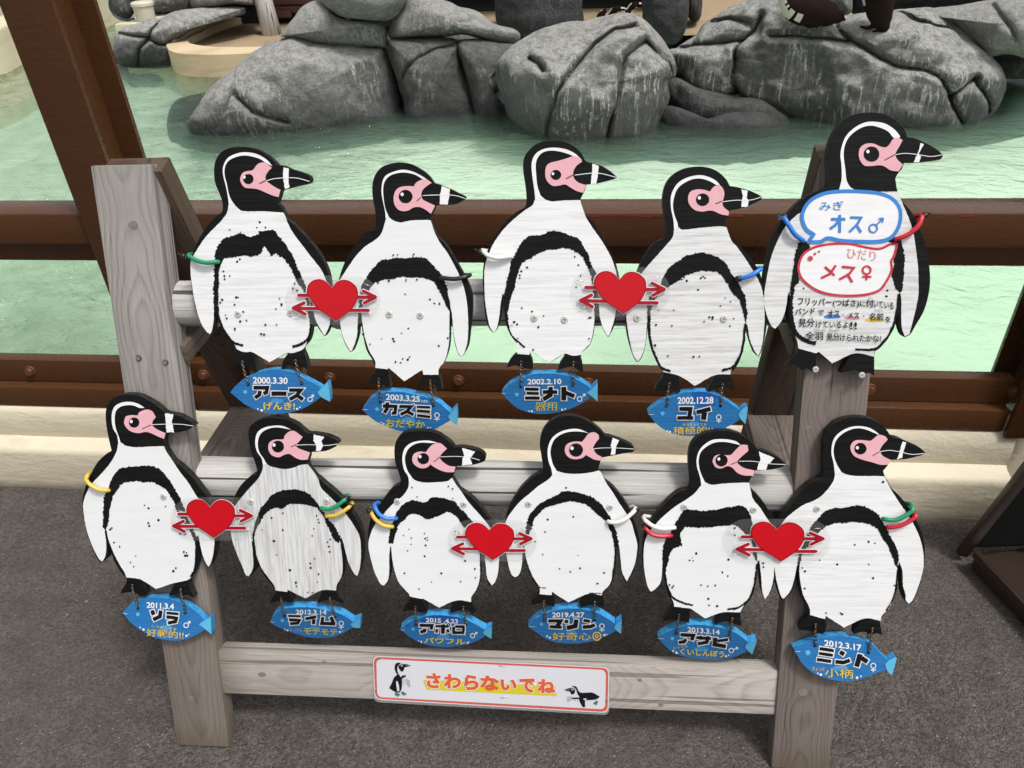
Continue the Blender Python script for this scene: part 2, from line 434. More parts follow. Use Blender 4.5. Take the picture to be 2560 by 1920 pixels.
def concrete(name, c1, c2, dirt, sc=1.0):
    m, t, b = new_mat(name)
    v = coords(t); n1 = nz(t, v, 3 * sc, 5, 0.6); n2 = nz(t, v, 60 * sc, 5, 0.65); n3 = nz(t, coords(t, (1, 1, 6)), 5 * sc, 4)
    c = mix(t, n1, c1, c2)
    c = mix(t, math_(t, 'MULTIPLY', ramp(t, n3, [(0.52, (0, 0, 0)), (0.72, (1, 1, 1))]), 0.5), c, dirt)
    L(t, c, b.inputs['Base Color']); b.inputs['Roughness'].default_value = 0.75
    bump(t, b, math_(t, 'ADD', n2, math_(t, 'MULTIPLY', nz(t, v, 18 * sc, 3), 2.0)), 0.5, 0.004)
    return m
def wall_mat():
    m, t, b = new_mat('cream_painted_concrete')
    v = coords(t); n1 = nz(t, v, 4, 5, 0.6); n2 = nz(t, v, 70, 5, 0.65); n3 = nz(t, coords(t, (2.2, 1, 22)), 3.0, 4, 0.6)
    c = mix(t, n1, (0.64, 0.575, 0.44), (0.59, 0.525, 0.395))
    c = mix(t, math_(t, 'MULTIPLY', ramp(t, n3, [(0.55, (0, 0, 0)), (0.7, (1, 1, 1))]), 0.35), c, (0.42, 0.35, 0.24))
    sx = N(t, 'ShaderNodeSeparateXYZ'); L(t, v, sx.inputs[0])
    zf = math_(t, 'ADD', sx.outputs[2], math_(t, 'MULTIPLY', nz(t, v, 12, 4), 0.03))
    gr = N(t, 'ShaderNodeMapRange'); L(t, zf, gr.inputs[0]); gr.inputs[1].default_value = 0.015; gr.inputs[2].default_value = 0.05; gr.inputs[3].default_value = 1; gr.inputs[4].default_value = 0
    c = mix(t, math_(t, 'MULTIPLY', gr.outputs[0], 0.75), c, (0.14, 0.115, 0.08))
    sp = ramp(t, nz(t, v, 130, 2), [(0.72, (0, 0, 0)), (0.75, (1, 1, 1))])
    c = mix(t, math_(t, 'MULTIPLY', sp, 0.6), c, (0.2, 0.15, 0.1))
    L(t, c, b.inputs['Base Color']); b.inputs['Roughness'].default_value = 0.62
    bump(t, b, math_(t, 'ADD', n2, math_(t, 'MULTIPLY', nz(t, coords(t, (1, 1, 3)), 16, 3), 1.6)), 0.40, 0.004)
    return m
M['wall'] = wall_mat()
M['cream'] = concrete('cream_pool_paint', (0.58, 0.54, 0.38), (0.50, 0.46, 0.32), (0.40, 0.33, 0.20), 0.6)
M['basin'] = concrete('tan_basin_paint', (0.60, 0.49, 0.32), (0.52, 0.40, 0.25), (0.36, 0.26, 0.15), 0.6)
M['sand'] = concrete('tan_wet_ground', (0.36, 0.27, 0.17), (0.28, 0.20, 0.12), (0.17, 0.12, 0.07), 0.8)

def asphalt():
    m, t, b = new_mat('asphalt')
    v = coords(t)
    vo = N(t, 'ShaderNodeTexVoronoi'); vo.inputs['Scale'].default_value = 210; L(t, v, vo.inputs['Vector'])
    big = nz(t, v, 1.7, 4, 0.6); mid = nz(t, v, 14, 4, 0.6); fine = nz(t, v, 300, 3, 0.7)
    sv = N(t, 'ShaderNodeSeparateColor'); L(t, vo.outputs['Color'], sv.inputs[0])
    c = mix(t, sv.outputs[0], (0.080, 0.068, 0.061), (0.200, 0.175, 0.160))
    c = mix(t, math_(t, 'MULTIPLY', ramp(t, mid, [(0.35, (1, 1, 1)), (0.6, (0, 0, 0))]), 0.45), c, (0.060, 0.050, 0.044))
    c = mix(t, math_(t, 'MULTIPLY', ramp(t, big, [(0.4, (0, 0, 0)), (0.62, (1, 1, 1))]), 0.35), c, (0.150, 0.130, 0.116))
    sp = ramp(t, sv.outputs[1], [(0.965, (0, 0, 0)), (0.985, (1, 1, 1))])
    sp = math_(t, 'MULTIPLY', sp, ramp(t, vo.outputs['Distance'], [(0.28, (1, 1, 1)), (0.4, (0, 0, 0))]))
    c = mix(t, math_(t, 'MULTIPLY', sp, 0.8), c, (0.46, 0.43, 0.38))
    vb = N(t, 'ShaderNodeTexVoronoi'); vb.inputs['Scale'].default_value = 38; L(t, v, vb.inputs['Vector'])
    s2 = N(t, 'ShaderNodeSeparateColor'); L(t, vb.outputs['Color'], s2.inputs[0])
    sp2 = math_(t, 'MULTIPLY', ramp(t, s2.outputs[0], [(0.975, (0, 0, 0)), (0.98, (1, 1, 1))]), ramp(t, vb.outputs['Distance'], [(0.10, (1, 1, 1)), (0.16, (0, 0, 0))]))
    c = mix(t, math_(t, 'MULTIPLY', sp2, 0.75), c, (0.5, 0.47, 0.42))
    L(t, c, b.inputs['Base Color']); b.inputs['Roughness'].default_value = 0.82; b.inputs['Specular IOR Level'].default_value = 0.3
    h = math_(t, 'SUBTRACT', math_(t, 'MULTIPLY', fine, 0.4), vo.outputs['Distance'])
    h = math_(t, 'ADD', h, math_(t, 'MULTIPLY', nz(t, v, 75, 5, 0.7), 3.2))
    bump(t, b, h, 1.0, 0.006)
    return m
M['asphalt'] = asphalt()

def rock(name, base, hi, streak=0.6, seed=0, warm=None, zw=0.22):
    m, t, b = new_mat(name)
    g = N(t, 'ShaderNodeNewGeometry')
    def wv(s, loc=(0, 0, 0)):
        mp = N(t, 'ShaderNodeMapping'); mp.inputs['Scale'].default_value = s; mp.inputs['Location'].default_value = (seed * 1.7, seed * .9, seed * 2.3)
        L(t, g.outputs['Position'], mp.inputs[0]); return mp.outputs[0]
    v = wv((1, 1, 1))
    n1 = nz(t, v, 2.2, 5, 0.6); n2 = nz(t, v, 26, 6, 0.7); n3 = nz(t, v, 110, 4, 0.75)
    c = mix(t, ramp(t, n1, [(0.35, (0, 0, 0)), (0.65, (1, 1, 1))]), base, tuple(x * 1.7 for x in base))
    c = mix(t, math_(t, 'MULTIPLY', ramp(t, n2, [(0.46, (0, 0, 0)), (0.60, (1, 1, 1))]), 0.5), c, hi)
    c = mix(t, math_(t, 'MULTIPLY', ramp(t, n3, [(0.52, (0, 0, 0)), (0.62, (1, 1, 1))]), 0.6), c, hi)
    # droppings run down from the crest in streaks
    st = nz(t, wv((30, 30, 1.5)), 1.5, 4, 0.6, 0.35)
    st = ramp(t, st, [(0.54, (0, 0, 0)), (0.63, (1, 1, 1))])
    msk = ramp(t, nz(t, wv((1.8, 1.8, 1.0)), 1.8, 3, 0.5), [(0.44, (0, 0, 0)), (0.58, (1, 1, 1))])
    grit = ramp(t, nz(t, v, 60, 4, 0.8), [(0.40, (0.15,) * 3), (0.58, (1, 1, 1))])
    sf = math_(t, 'MULTIPLY', math_(t, 'MULTIPLY', st, msk), math_(t, 'MULTIPLY', grit, streak))
    c = mix(t, sf, c, (0.60, 0.60, 0.55))
    # crest whitening on upward faces: dried droppings, with skylight painted into the tops
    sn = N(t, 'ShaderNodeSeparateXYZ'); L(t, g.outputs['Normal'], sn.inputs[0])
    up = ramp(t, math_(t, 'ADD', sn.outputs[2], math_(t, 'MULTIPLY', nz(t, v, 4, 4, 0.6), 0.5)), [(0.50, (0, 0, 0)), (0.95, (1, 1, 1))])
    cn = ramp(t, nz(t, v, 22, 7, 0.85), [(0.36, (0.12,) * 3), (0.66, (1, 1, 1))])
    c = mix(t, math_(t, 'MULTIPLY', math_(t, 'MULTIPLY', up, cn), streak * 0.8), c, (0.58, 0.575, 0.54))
    if warm: c = mix(t, math_(t, 'MULTIPLY', ramp(t, nz(t, v, 3.1, 3), [(0.45, (0, 0, 0)), (0.65, (1, 1, 1))]), 0.5), c, warm)
    # wet, algae-dark band over the waterline, carried higher as painted shade of lower faces
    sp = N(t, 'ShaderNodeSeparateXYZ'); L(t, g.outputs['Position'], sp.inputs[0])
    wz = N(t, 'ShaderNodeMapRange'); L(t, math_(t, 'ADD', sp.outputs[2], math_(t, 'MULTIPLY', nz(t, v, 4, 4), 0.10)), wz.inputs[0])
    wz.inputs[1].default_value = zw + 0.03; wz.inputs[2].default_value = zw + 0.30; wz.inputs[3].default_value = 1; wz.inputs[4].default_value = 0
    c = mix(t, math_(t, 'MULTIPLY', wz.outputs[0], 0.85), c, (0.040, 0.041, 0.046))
    L(t, c, b.inputs['Base Color']); b.inputs['Roughness'].default_value = 0.8; b.inputs['Specular IOR Level'].default_value = 0.3
    h = math_(t, 'ADD', math_(t, 'MULTIPLY', n2, 1.4), math_(t, 'ADD', math_(t, 'MULTIPLY', n3, 0.7), math_(t, 'MULTIPLY', nz(t, v, 7, 4), 2.5)))
    bump(t, b, h, 1.0, 0.035)
    return m
WATER_Z = 0.25
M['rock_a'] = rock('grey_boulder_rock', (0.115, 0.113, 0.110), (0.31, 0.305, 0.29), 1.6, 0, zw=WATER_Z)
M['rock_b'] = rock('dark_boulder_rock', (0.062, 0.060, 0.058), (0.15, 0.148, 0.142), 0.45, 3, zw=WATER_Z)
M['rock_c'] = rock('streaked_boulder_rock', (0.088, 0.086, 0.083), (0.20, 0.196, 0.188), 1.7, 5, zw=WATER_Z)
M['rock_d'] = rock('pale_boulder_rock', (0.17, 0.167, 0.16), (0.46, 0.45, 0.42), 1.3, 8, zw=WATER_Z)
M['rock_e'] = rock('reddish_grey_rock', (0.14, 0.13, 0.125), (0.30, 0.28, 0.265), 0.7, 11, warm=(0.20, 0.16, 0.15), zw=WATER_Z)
M['rock_dark'] = rock('shaded_back_rock', (0.035, 0.035, 0.036), (0.08, 0.08, 0.08), 0.15, 14, zw=-3)  # darker copy of the rock, shade put into its base colour
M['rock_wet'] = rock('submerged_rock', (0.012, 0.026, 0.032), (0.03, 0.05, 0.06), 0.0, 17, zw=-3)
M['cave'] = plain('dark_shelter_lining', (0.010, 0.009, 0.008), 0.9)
M['floor_mint'] = concrete('mint_pool_floor_paint', (0.72, 0.77, 0.66), (0.66, 0.72, 0.61), (0.57, 0.63, 0.53), 0.35)

def water():
    m, t, b = new_mat('pool_water')
    t.nodes.remove(b); out = t.nodes['Material Output']
    v = coords(t)
    n1 = nz(t, coords(t, (1, 1.4, 1)), 1.6, 3, 0.5, 1.2); n2 = nz(t, coords(t, (1, 1.5, 1)), 6.5, 4, 0.6, 1.5); n3 = nz(t, v, 26, 3, 0.6, 0.8)
    sx = N(t, 'ShaderNodeSeparateXYZ'); L(t, v, sx.inputs[0])
    ch = N(t, 'ShaderNodeMapRange'); L(t, sx.outputs[0], ch.inputs[0]); ch.inputs[1].default_value = -0.9; ch.inputs[2].default_value = -2.3; ch.inputs[3].default_value = 0.30; ch.inputs[4].default_value = 3.4
    h = math_(t, 'ADD', math_(t, 'MULTIPLY', n1, 1.6), math_(t, 'ADD', math_(t, 'MULTIPLY', n2, 0.75), math_(t, 'MULTIPLY', n3, 0.16)))
    h = math_(t, 'MULTIPLY', h, ch.outputs[0])
    bp = N(t, 'ShaderNodeBump'); bp.inputs['Strength'].default_value = 0.8; bp.inputs['Distance'].default_value = 0.07; L(t, h, bp.inputs['Height'])
    gl = N(t, 'ShaderNodeBsdfGlossy'); gl.inputs['Roughness'].default_value = 0.06; L(t, bp.outputs[0], gl.inputs['Normal'])
    tr = N(t, 'ShaderNodeBsdfTransparent'); tr.inputs[0].default_value = (0.95, 0.985, 0.965, 1)
    df = N(t, 'ShaderNodeBsdfDiffuse'); df.inputs[0].default_value = (0.50, 0.72, 0.52, 1)
    L(t, bp.outputs[0], df.inputs['Normal'])
    m1 = N(t, 'ShaderNodeMixShader'); m1.inputs[0].default_value = 0.03; L(t, tr.outputs[0], m1.inputs[1]); L(t, df.outputs[0], m1.inputs[2])
    fr = N(t, 'ShaderNodeFresnel'); fr.inputs[0].default_value = 1.33; L(t, bp.outputs[0], fr.inputs['Normal'])
    m2 = N(t, 'ShaderNodeMixShader'); L(t, fr.outputs[0], m2.inputs[0]); L(t, m1.outputs[0], m2.inputs[1]); L(t, gl.outputs[0], m2.inputs[2])
    L(t, m2.outputs[0], out.inputs[0])
    pv = N(t, 'ShaderNodeVolumePrincipled'); pv.inputs['Color'].default_value = (0.66, 0.90, 0.78, 1); pv.inputs['Density'].default_value = 0.8; pv.inputs['Anisotropy'].default_value = 0.3
    L(t, pv.outputs[0], out.inputs['Volume']); return m
M['water'] = water()
def clear(name, tint, refl, rough=0.03, haze=0.0):
    m, t, b = new_mat(name); t.nodes.remove(b); out = t.nodes['Material Output']
    tr = N(t, 'ShaderNodeBsdfTransparent'); tr.inputs[0].default_value = (*tint, 1)
    gl = N(t, 'ShaderNodeBsdfGlossy'); gl.inputs['Roughness'].default_value = rough
    fr = N(t, 'ShaderNodeFresnel'); fr.inputs[0].default_value = 1.45
    df = N(t, 'ShaderNodeBsdfDiffuse'); df.inputs[0].default_value = (0.7, 0.7, 0.68, 1)
    m0 = N(t, 'ShaderNodeMixShader'); m0.inputs[0].default_value = haze; L(t, tr.outputs[0], m0.inputs[1]); L(t, df.outputs[0], m0.inputs[2])
    ge = N(t, 'ShaderNodeNewGeometry'); ff_ = math_(t, 'SUBTRACT', 1.0, ge.outputs['Backfacing'])
    m2 = N(t, 'ShaderNodeMixShader'); L(t, math_(t, 'MULTIPLY', math_(t, 'MULTIPLY', fr.outputs[0], refl), ff_), m2.inputs[0]); L(t, m0.outputs[0], m2.inputs[1]); L(t, gl.outputs[0], m2.inputs[2])
    L(t, m2.outputs[0], out.inputs[0]); return m
M['glass'] = clear('fence_acrylic', (0.93, 0.97, 0.94), 0.7)
M['acrylic'] = clear('clear_laminate', (0.985, 0.985, 0.985), 0.8, 0.08, 0.035)
M['laminate'] = clear('laminate_margin', (0.9, 0.9, 0.9), 1.0, 0.08, 0.18)
M['paper'] = plain('laminated_paper', (0.60, 0.60, 0.64), 0.30, 0, 0.5, 7, 0.10, 0.15)
M['coral'] = plain('coral_print', (0.55, 0.10, 0.075), 0.32)
M['orange'] = plain('orange_print', (0.62, 0.10, 0.035), 0.32)
M['yellow_print'] = plain('yellow_print', (0.60, 0.50, 0.02), 0.32)
M['print_grey'] = plain('grey_print', (0.33, 0.40, 0.42), 0.32)
M['print_teal'] = plain('teal_print', (0.07, 0.14, 0.14), 0.32)
M['feather_dark'] = plain('penguin_brown_black_feathers', (0.014, 0.007, 0.005), 0.85, 0, 0.08, 40, 0.5, 0.5)
M['feather_white'] = plain('penguin_white_feathers', (0.55, 0.50, 0.42), 0.7, 0, 0.3, 40, 0.3, 0.5)
M['feather_pink'] = plain('penguin_pink_skin', (0.40, 0.20, 0.19), 0.6)
M['hose'] = plain('blue_black_hose', (0.02, 0.03, 0.05), 0.4)
M['plastic_cream'] = plain('cream_plastic_cap', (0.56, 0.53, 0.42), 0.5, 0, 0.4, 20, 0.2)
M['crate'] = plain('red_brown_crate', (0.10, 0.04, 0.03), 0.6)

M['knot_dark'] = plain('timber_knot_dark', (0.165, 0.14, 0.125), 0.8, 0, 0.15, 300, 0.4, 0.4)
M['knot_light'] = plain('timber_knot_light', (0.235, 0.21, 0.19), 0.8, 0, 0.15, 300, 0.4, 0.4)
# ---------------- setting: ground, wall, pool ----------------
def plane_grid(name, x0, x1, y0, y1, z, mat, kind, nx=1, ny=1):
    V = [(x0 + (x1 - x0) * i / nx, y0 + (y1 - y0) * j / ny, z) for j in range(ny + 1) for i in range(nx + 1)]
    F = [(j * (nx + 1) + i, j * (nx + 1) + i + 1, (j + 1) * (nx + 1) + i + 1, (j + 1) * (nx + 1) + i) for j in range(ny) for i in range(nx)]
    o = mesh_obj(name, V, F, mat); tag(o, kind=kind); return o
# asphalt gently uneven
nx, ny = 120, 90
V = []
for j in range(ny + 1):
    for i in range(nx + 1):
        x = -3.0 + 6.0 * i / nx; y = -0.6 + 2.35 * j / ny
        V.append((x, y, 0.004 * noise.noise(Vector((x * 3, y * 3, 0))) - 0.004))
F = [(j * (nx + 1) + i, j * (nx + 1) + i + 1, (j + 1) * (nx + 1) + i + 1, (j + 1) * (nx + 1) + i) for j in range(ny) for i in range(nx)]
tag(mesh_obj('ground', V, F, M['asphalt'], smooth=True), kind='structure')
big = plane_grid('distant_ground', -60, 60, -60, 80, -0.60, M['asphalt'], 'structure')
nearg = plane_grid('path', -14, 14, -14, 1.70, -0.014, M['asphalt'], 'structure')
plane_grid('pool_floor', -7, 9, 1.792, 13, 0.08, M['floor_mint'], 'structure')
wv = mesh_obj('water', [(x, y, z) for z in (0.072, WATER_Z) for y in (1.784, 12.5) for x in (-6.8, 8.9)], [(0, 2, 3, 1), (4, 5, 7, 6), (0, 1, 5, 4), (1, 3, 7, 5), (3, 2, 6, 7), (2, 0, 4, 6)], M['water']); tag(wv, kind='structure')
plane_grid('terrace', -1.35, 6.0, 6.15, 13, 0.40, M['sand'], 'structure')

# concrete foot wall with a rounded step
FY = 1.668
XRW = hy(2552, 1080, 1.66).x
prof = [(1.615, -0.02), (1.611, 0.05), (1.610, 0.135), (1.613, 0.148), (1.622, 0.156), (1.650, 0.160), (1.661, 0.167), (1.658, 0.185), (1.657, 0.215), (1.662, 0.25), (1.672, 0.267), (1.70, 0.272), (1.78, 0.272), (1.78, -0.36)]
nw = 90; V = []; F = []
xs = [-3.0 + (XRW + 3.0) * i / nw for i in range(nw + 1)]
for x in xs:
    for k, (y, z) in enumerate(prof):
        q = noise.noise(Vector((x * 2.5, y * 4, z * 9))) * 0.004 if 0 < k < 11 else 0
        V.append((x, y + q, z + (q * 0.6 if z > 0 else 0)))
m_ = len(prof)
for i in range(nw):
    for k in range(m_ - 1):
        F.append((i * m_ + k, (i + 1) * m_ + k, (i + 1) * m_ + k + 1, i * m_ + k + 1))
F.append(tuple(nw * m_ + k for k in range(m_)))
o = mesh_obj('concrete_wall', V, F, M['wall']); auto_smooth(o, 50)
tag(o, 'long cream painted concrete foot wall with rounded step under the brown fence', 'wall')
# the wall goes on past the post at a slightly deeper line
o = box('concrete_wall', XRW + 0.003, 3.0, 1.70, 1.79, -0.36, 0.262, M['wall'], None, 0.012)
tag(o, 'short cream concrete foot wall beyond the right hand fence post', 'wall')

# ---------------- the fence ----------------
fence = empty('pool_fence', Matrix.Translation((-0.3, FY, 0.27)), 'brown painted steel fence with clear glass panes between path and pool', 'fence')
fi = Matrix.Translation((0.3, -FY, -0.27))
XL = hy(194, 527, FY - .012).x; XPL2 = hy(264, 392, FY - .012).x
PW = 0.118
XLr = XL + PW
XR = hy(2526, 953, 1.72).x
def fbox(name, x0, x1, y0, y1, z0, z1, mat, bev=0.003): return box(name, x0, x1, y0, y1, z0, z1, mat, fence, bev, M=fi)
for a, b in ((-3.0, XL - 0.001), (XLr + 0.001, XR)):
    fbox('top_rail', a, b, FY, 1.762, 0.784, 0.866, M['brown'], 0.006)
    fbox('under_rail', a, b, FY + 0.035, 1.745, 0.724, 0.783, M['brown'], 0.002)
    fbox('bottom_frame', a, b, FY + 0.030, 1.735, 0.340, 0.414, M['brown'], 0.003)
    fbox('bottom_rail', a, b, FY + 0.002, 1.760, 0.268, 0.338, M['brown'], 0.008)
    g = fbox('glass_pane', a, b, 1.7255, 1.7345, 0.405, 0.735, M['glass'], 0)
# rubbed paint along the front arris of the top rail
for a, b in ((-0.02, 0.20), (0.24, 0.33), (0.79, 0.83)):
    n_ = 26; pts = []
    rr = random.Random(int(a * 100) + 50)
    top = [(a + (b - a) * k / n_, 0.8625 + rr.uniform(0, .0028)) for k in range(n_ + 1)]
    bot = [(a + (b - a) * k / n_, 0.8605 - rr.uniform(0, .0035)) for k in range(n_, -1, -1)]
    vv, ff = fill(top + bot)
    o = mesh_obj('paint_scuff', [(u, FY - 0.0006, v) for u, v in vv], ff, M['rust'], fence, M=fi)
def bolt(x, z):
    bm = bmesh.new()
    bmesh.ops.create_cone(bm, cap_ends=True, segments=20, radius1=0.0165, radius2=0.0155, depth=0.003, matrix=Matrix.Translation((0, -0.0015, 0)) @ Matrix.Rotation(R(90), 4, 'X'))
    bmesh.ops.create_cone(bm, cap_ends=True, segments=6, radius1=0.0115, radius2=0.0105, depth=0.009, matrix=Matrix.Translation((0, -0.0075, 0)) @ Matrix.Rotation(R(90), 4, 'X'))
    o = bm_obj('bolt', bm, M['bolt'], fence, M=fi @ Matrix.Translation((x, FY + 0.030, z)))
for px, py in ((74, 938), (507, 946), (822, 948), (1145, 957), (1470, 962), (2178, 972), (2543, 980)):
    p = hy(px, py, FY + 0.02); bolt(p.x, 0.377)
def h_post(x0, name, label, ztop=2.6):
    e = empty(name, Matrix.Translation((x0 + PW / 2, FY - 0.012, 0.26)), label, 'post')
    mi = Matrix.Translation((-x0 - PW / 2, -FY + 0.012, -0.26))
    box('front_flange', x0, x0 + PW, FY - 0.012, FY + 0.001, 0.262, ztop, M['brown'], e, 0.0015, M=mi)
    box('web', x0 + PW / 2 - 0.004, x0 + PW / 2 + 0.004, FY + 0.001, FY + 0.137, 0.262, ztop, M['brown'], e, 0, M=mi)
    box('rear_flange', x0, x0 + PW, FY + 0.137, FY + 0.150, 0.262, ztop, M['brown'], e, 0.0015, M=mi)
    return e
h_post(XL, 'steel_post', 'tall brown steel H section post at the left behind the grey timber stand')
h_post(XR + 0.001, 'steel_post', 'brown steel fence post at the right edge beyond the speech bubble penguin')

# ---------------- cream pool edge at the left, basin ----------------
def extrude_plan(name, pts, z0, z1, mat, bev=0.02, parent=None):
    bm = bmesh.new(); vs_ = [bm.verts.new((x, y, z1)) for x, y in pts]
    f = bm.faces.new(vs_); r = bmesh.ops.extrude_face_region(bm, geom=[f])
    for v in r['geom']:
        if isinstance(v, bmesh.types.BMVert): v.co.z = z0
    bmesh.ops.recalc_face_normals(bm, faces=bm.faces)
    if bev:
        ed = [e for e in bm.edges if all(abs(v.co.z - z1) < 1e-5 for v in e.verts)]
        bmesh.ops.bevel(bm, geom=ed, offset=bev, segments=4, affect='EDGES', profile=0.5)
    o = bm_obj(name, bm, mat, parent); return auto_smooth(o, 40)
def wp(px, py, z=None):
    p = hz(px, py, WATER_Z if z is None else z); return (p.x, p.y)
wl = [wp(-420, 320), wp(0, 188), wp(76, 150), wp(160, 112), wp(291, 58), wp(340, 34)]
wtop = hit(0, 80, Vector((0, 1, 0)), (0, wl[1][1], 0)).z
back = [(x - 0.30, y + 0.05) for x, y in wl[::-1]]
o = extrude_plan('pool_wall', smooth2(wl, False, 4) + back, -0.36, wtop, M['cream'], 0.03)
tag(o, 'pale cream pool wall at the left edge behind the steel post', 'wall')
lip = [wp(-420, 400), wp(0, 253), wp(76, 211), wp(150, 165), wp(222, 118), wp(262, 90)]
o = extrude_plan('pool_wall_foot', smooth2(lip, False, 4) + [(x - 0.02, y) for x, y in wl[::-1][1:]], -0.36, 0.20, M['cream'], 0.03)
tag(o, 'submerged pale ledge along the foot of the left pool wall', 'ledge')
bg_w = box('outer_wall', wl[5][0] - 3.0, wl[5][0] - 0.35, 9.0, 9.2, -0.3, 2.2, M['cream']); tag(bg_w, 'pale wall beyond the left end of the pool', 'wall')

bz = 0.408
bo = [(418, 108), (422, 124), (445, 133), (480, 136), (545, 137), (640, 133), (760, 130), (860, 120), (860, 20), (700, 10), (640, 20), (560, 42), (500, 60), (445, 84)]
bo_w = smooth2([tuple(hz(x, y, bz)[:2]) for x, y in bo], True, 5)
bi = [(478, 109), (472, 98), (490, 86), (560, 56), (650, 30), (700, 36), (800, 40), (830, 108), (660, 116), (540, 117)]
bi_w = smooth2([tuple(hz(x, y, bz)[:2]) for x, y in bi], True, 5)
basin = empty('basin', Matrix.Translation((bo_w[0][0], bo_w[0][1], 0)), 'tan rounded basin with a wet rim standing at the back left of the pool', 'basin')
bmi = Matrix.Translation((-bo_w[0][0], -bo_w[0][1], 0))
# rim ring
def ring_mesh(name, outer, inner, z, zo, zi, mat, parent):
    from mathutils.geometry import delaunay_2d_cdt as D
    vs_ = [Vector(p) for p in outer + inner]; n1, n2 = len(outer), len(inner)
    ed = [(i, (i + 1) % n1) for i in range(n1)] + [(n1 + i, n1 + (i + 1) % n2) for i in range(n2)]
    r = D(vs_, ed, [], 2 if False else 0, 1e-7)
    vv, ff = r[0], r[2]
    def inside(p, poly):
        c = False; j = len(poly) - 1
        for i in range(len(poly)):
            if (poly[i][1] > p[1]) != (poly[j][1] > p[1]) and p[0] < (poly[j][0] - poly[i][0]) * (p[1] - poly[i][1]) / (poly[j][1] - poly[i][1]) + poly[i][0]: c = not c
            j = i
        return c
    V = [(v[0], v[1], z) for v in vv]; F = []
    for f in ff:
        cc = (sum(vv[i][0] for i in f) / len(f), sum(vv[i][1] for i in f) / len(f))
        if inside(cc, outer) and not inside(cc, inner): F.append(tuple(f))
    for lst, zz in ((outer, zo), (inner, zi)):
        b = len(V); m = len(lst)
        V += [(x, y, z) for x, y in lst] + [(x, y, zz) for x, y in lst]
        F += [(b + i, b + (i + 1) % m, b + m + (i + 1) % m, b + m + i) for i in range(m)]
    bm = bmesh.new(); me = bpy.data.meshes.new(name); me.from_pydata(V, [], F); bm.from_mesh(me); bpy.data.meshes.remove(me)
    bmesh.ops.remove_doubles(bm, verts=bm.verts, dist=1e-5)
    o = bm_obj(name, bm, mat, parent, M=bmi); return auto_smooth(o, 30)
ring_mesh('rim', bo_w, bi_w, bz, -0.36, bz - 0.10, M['basin'], basin)
vv, ff = fill(bi_w)
mesh_obj('basin_floor', [(x, y, bz - 0.055) for x, y in vv], ff, M['sand'], basin, M=bmi)

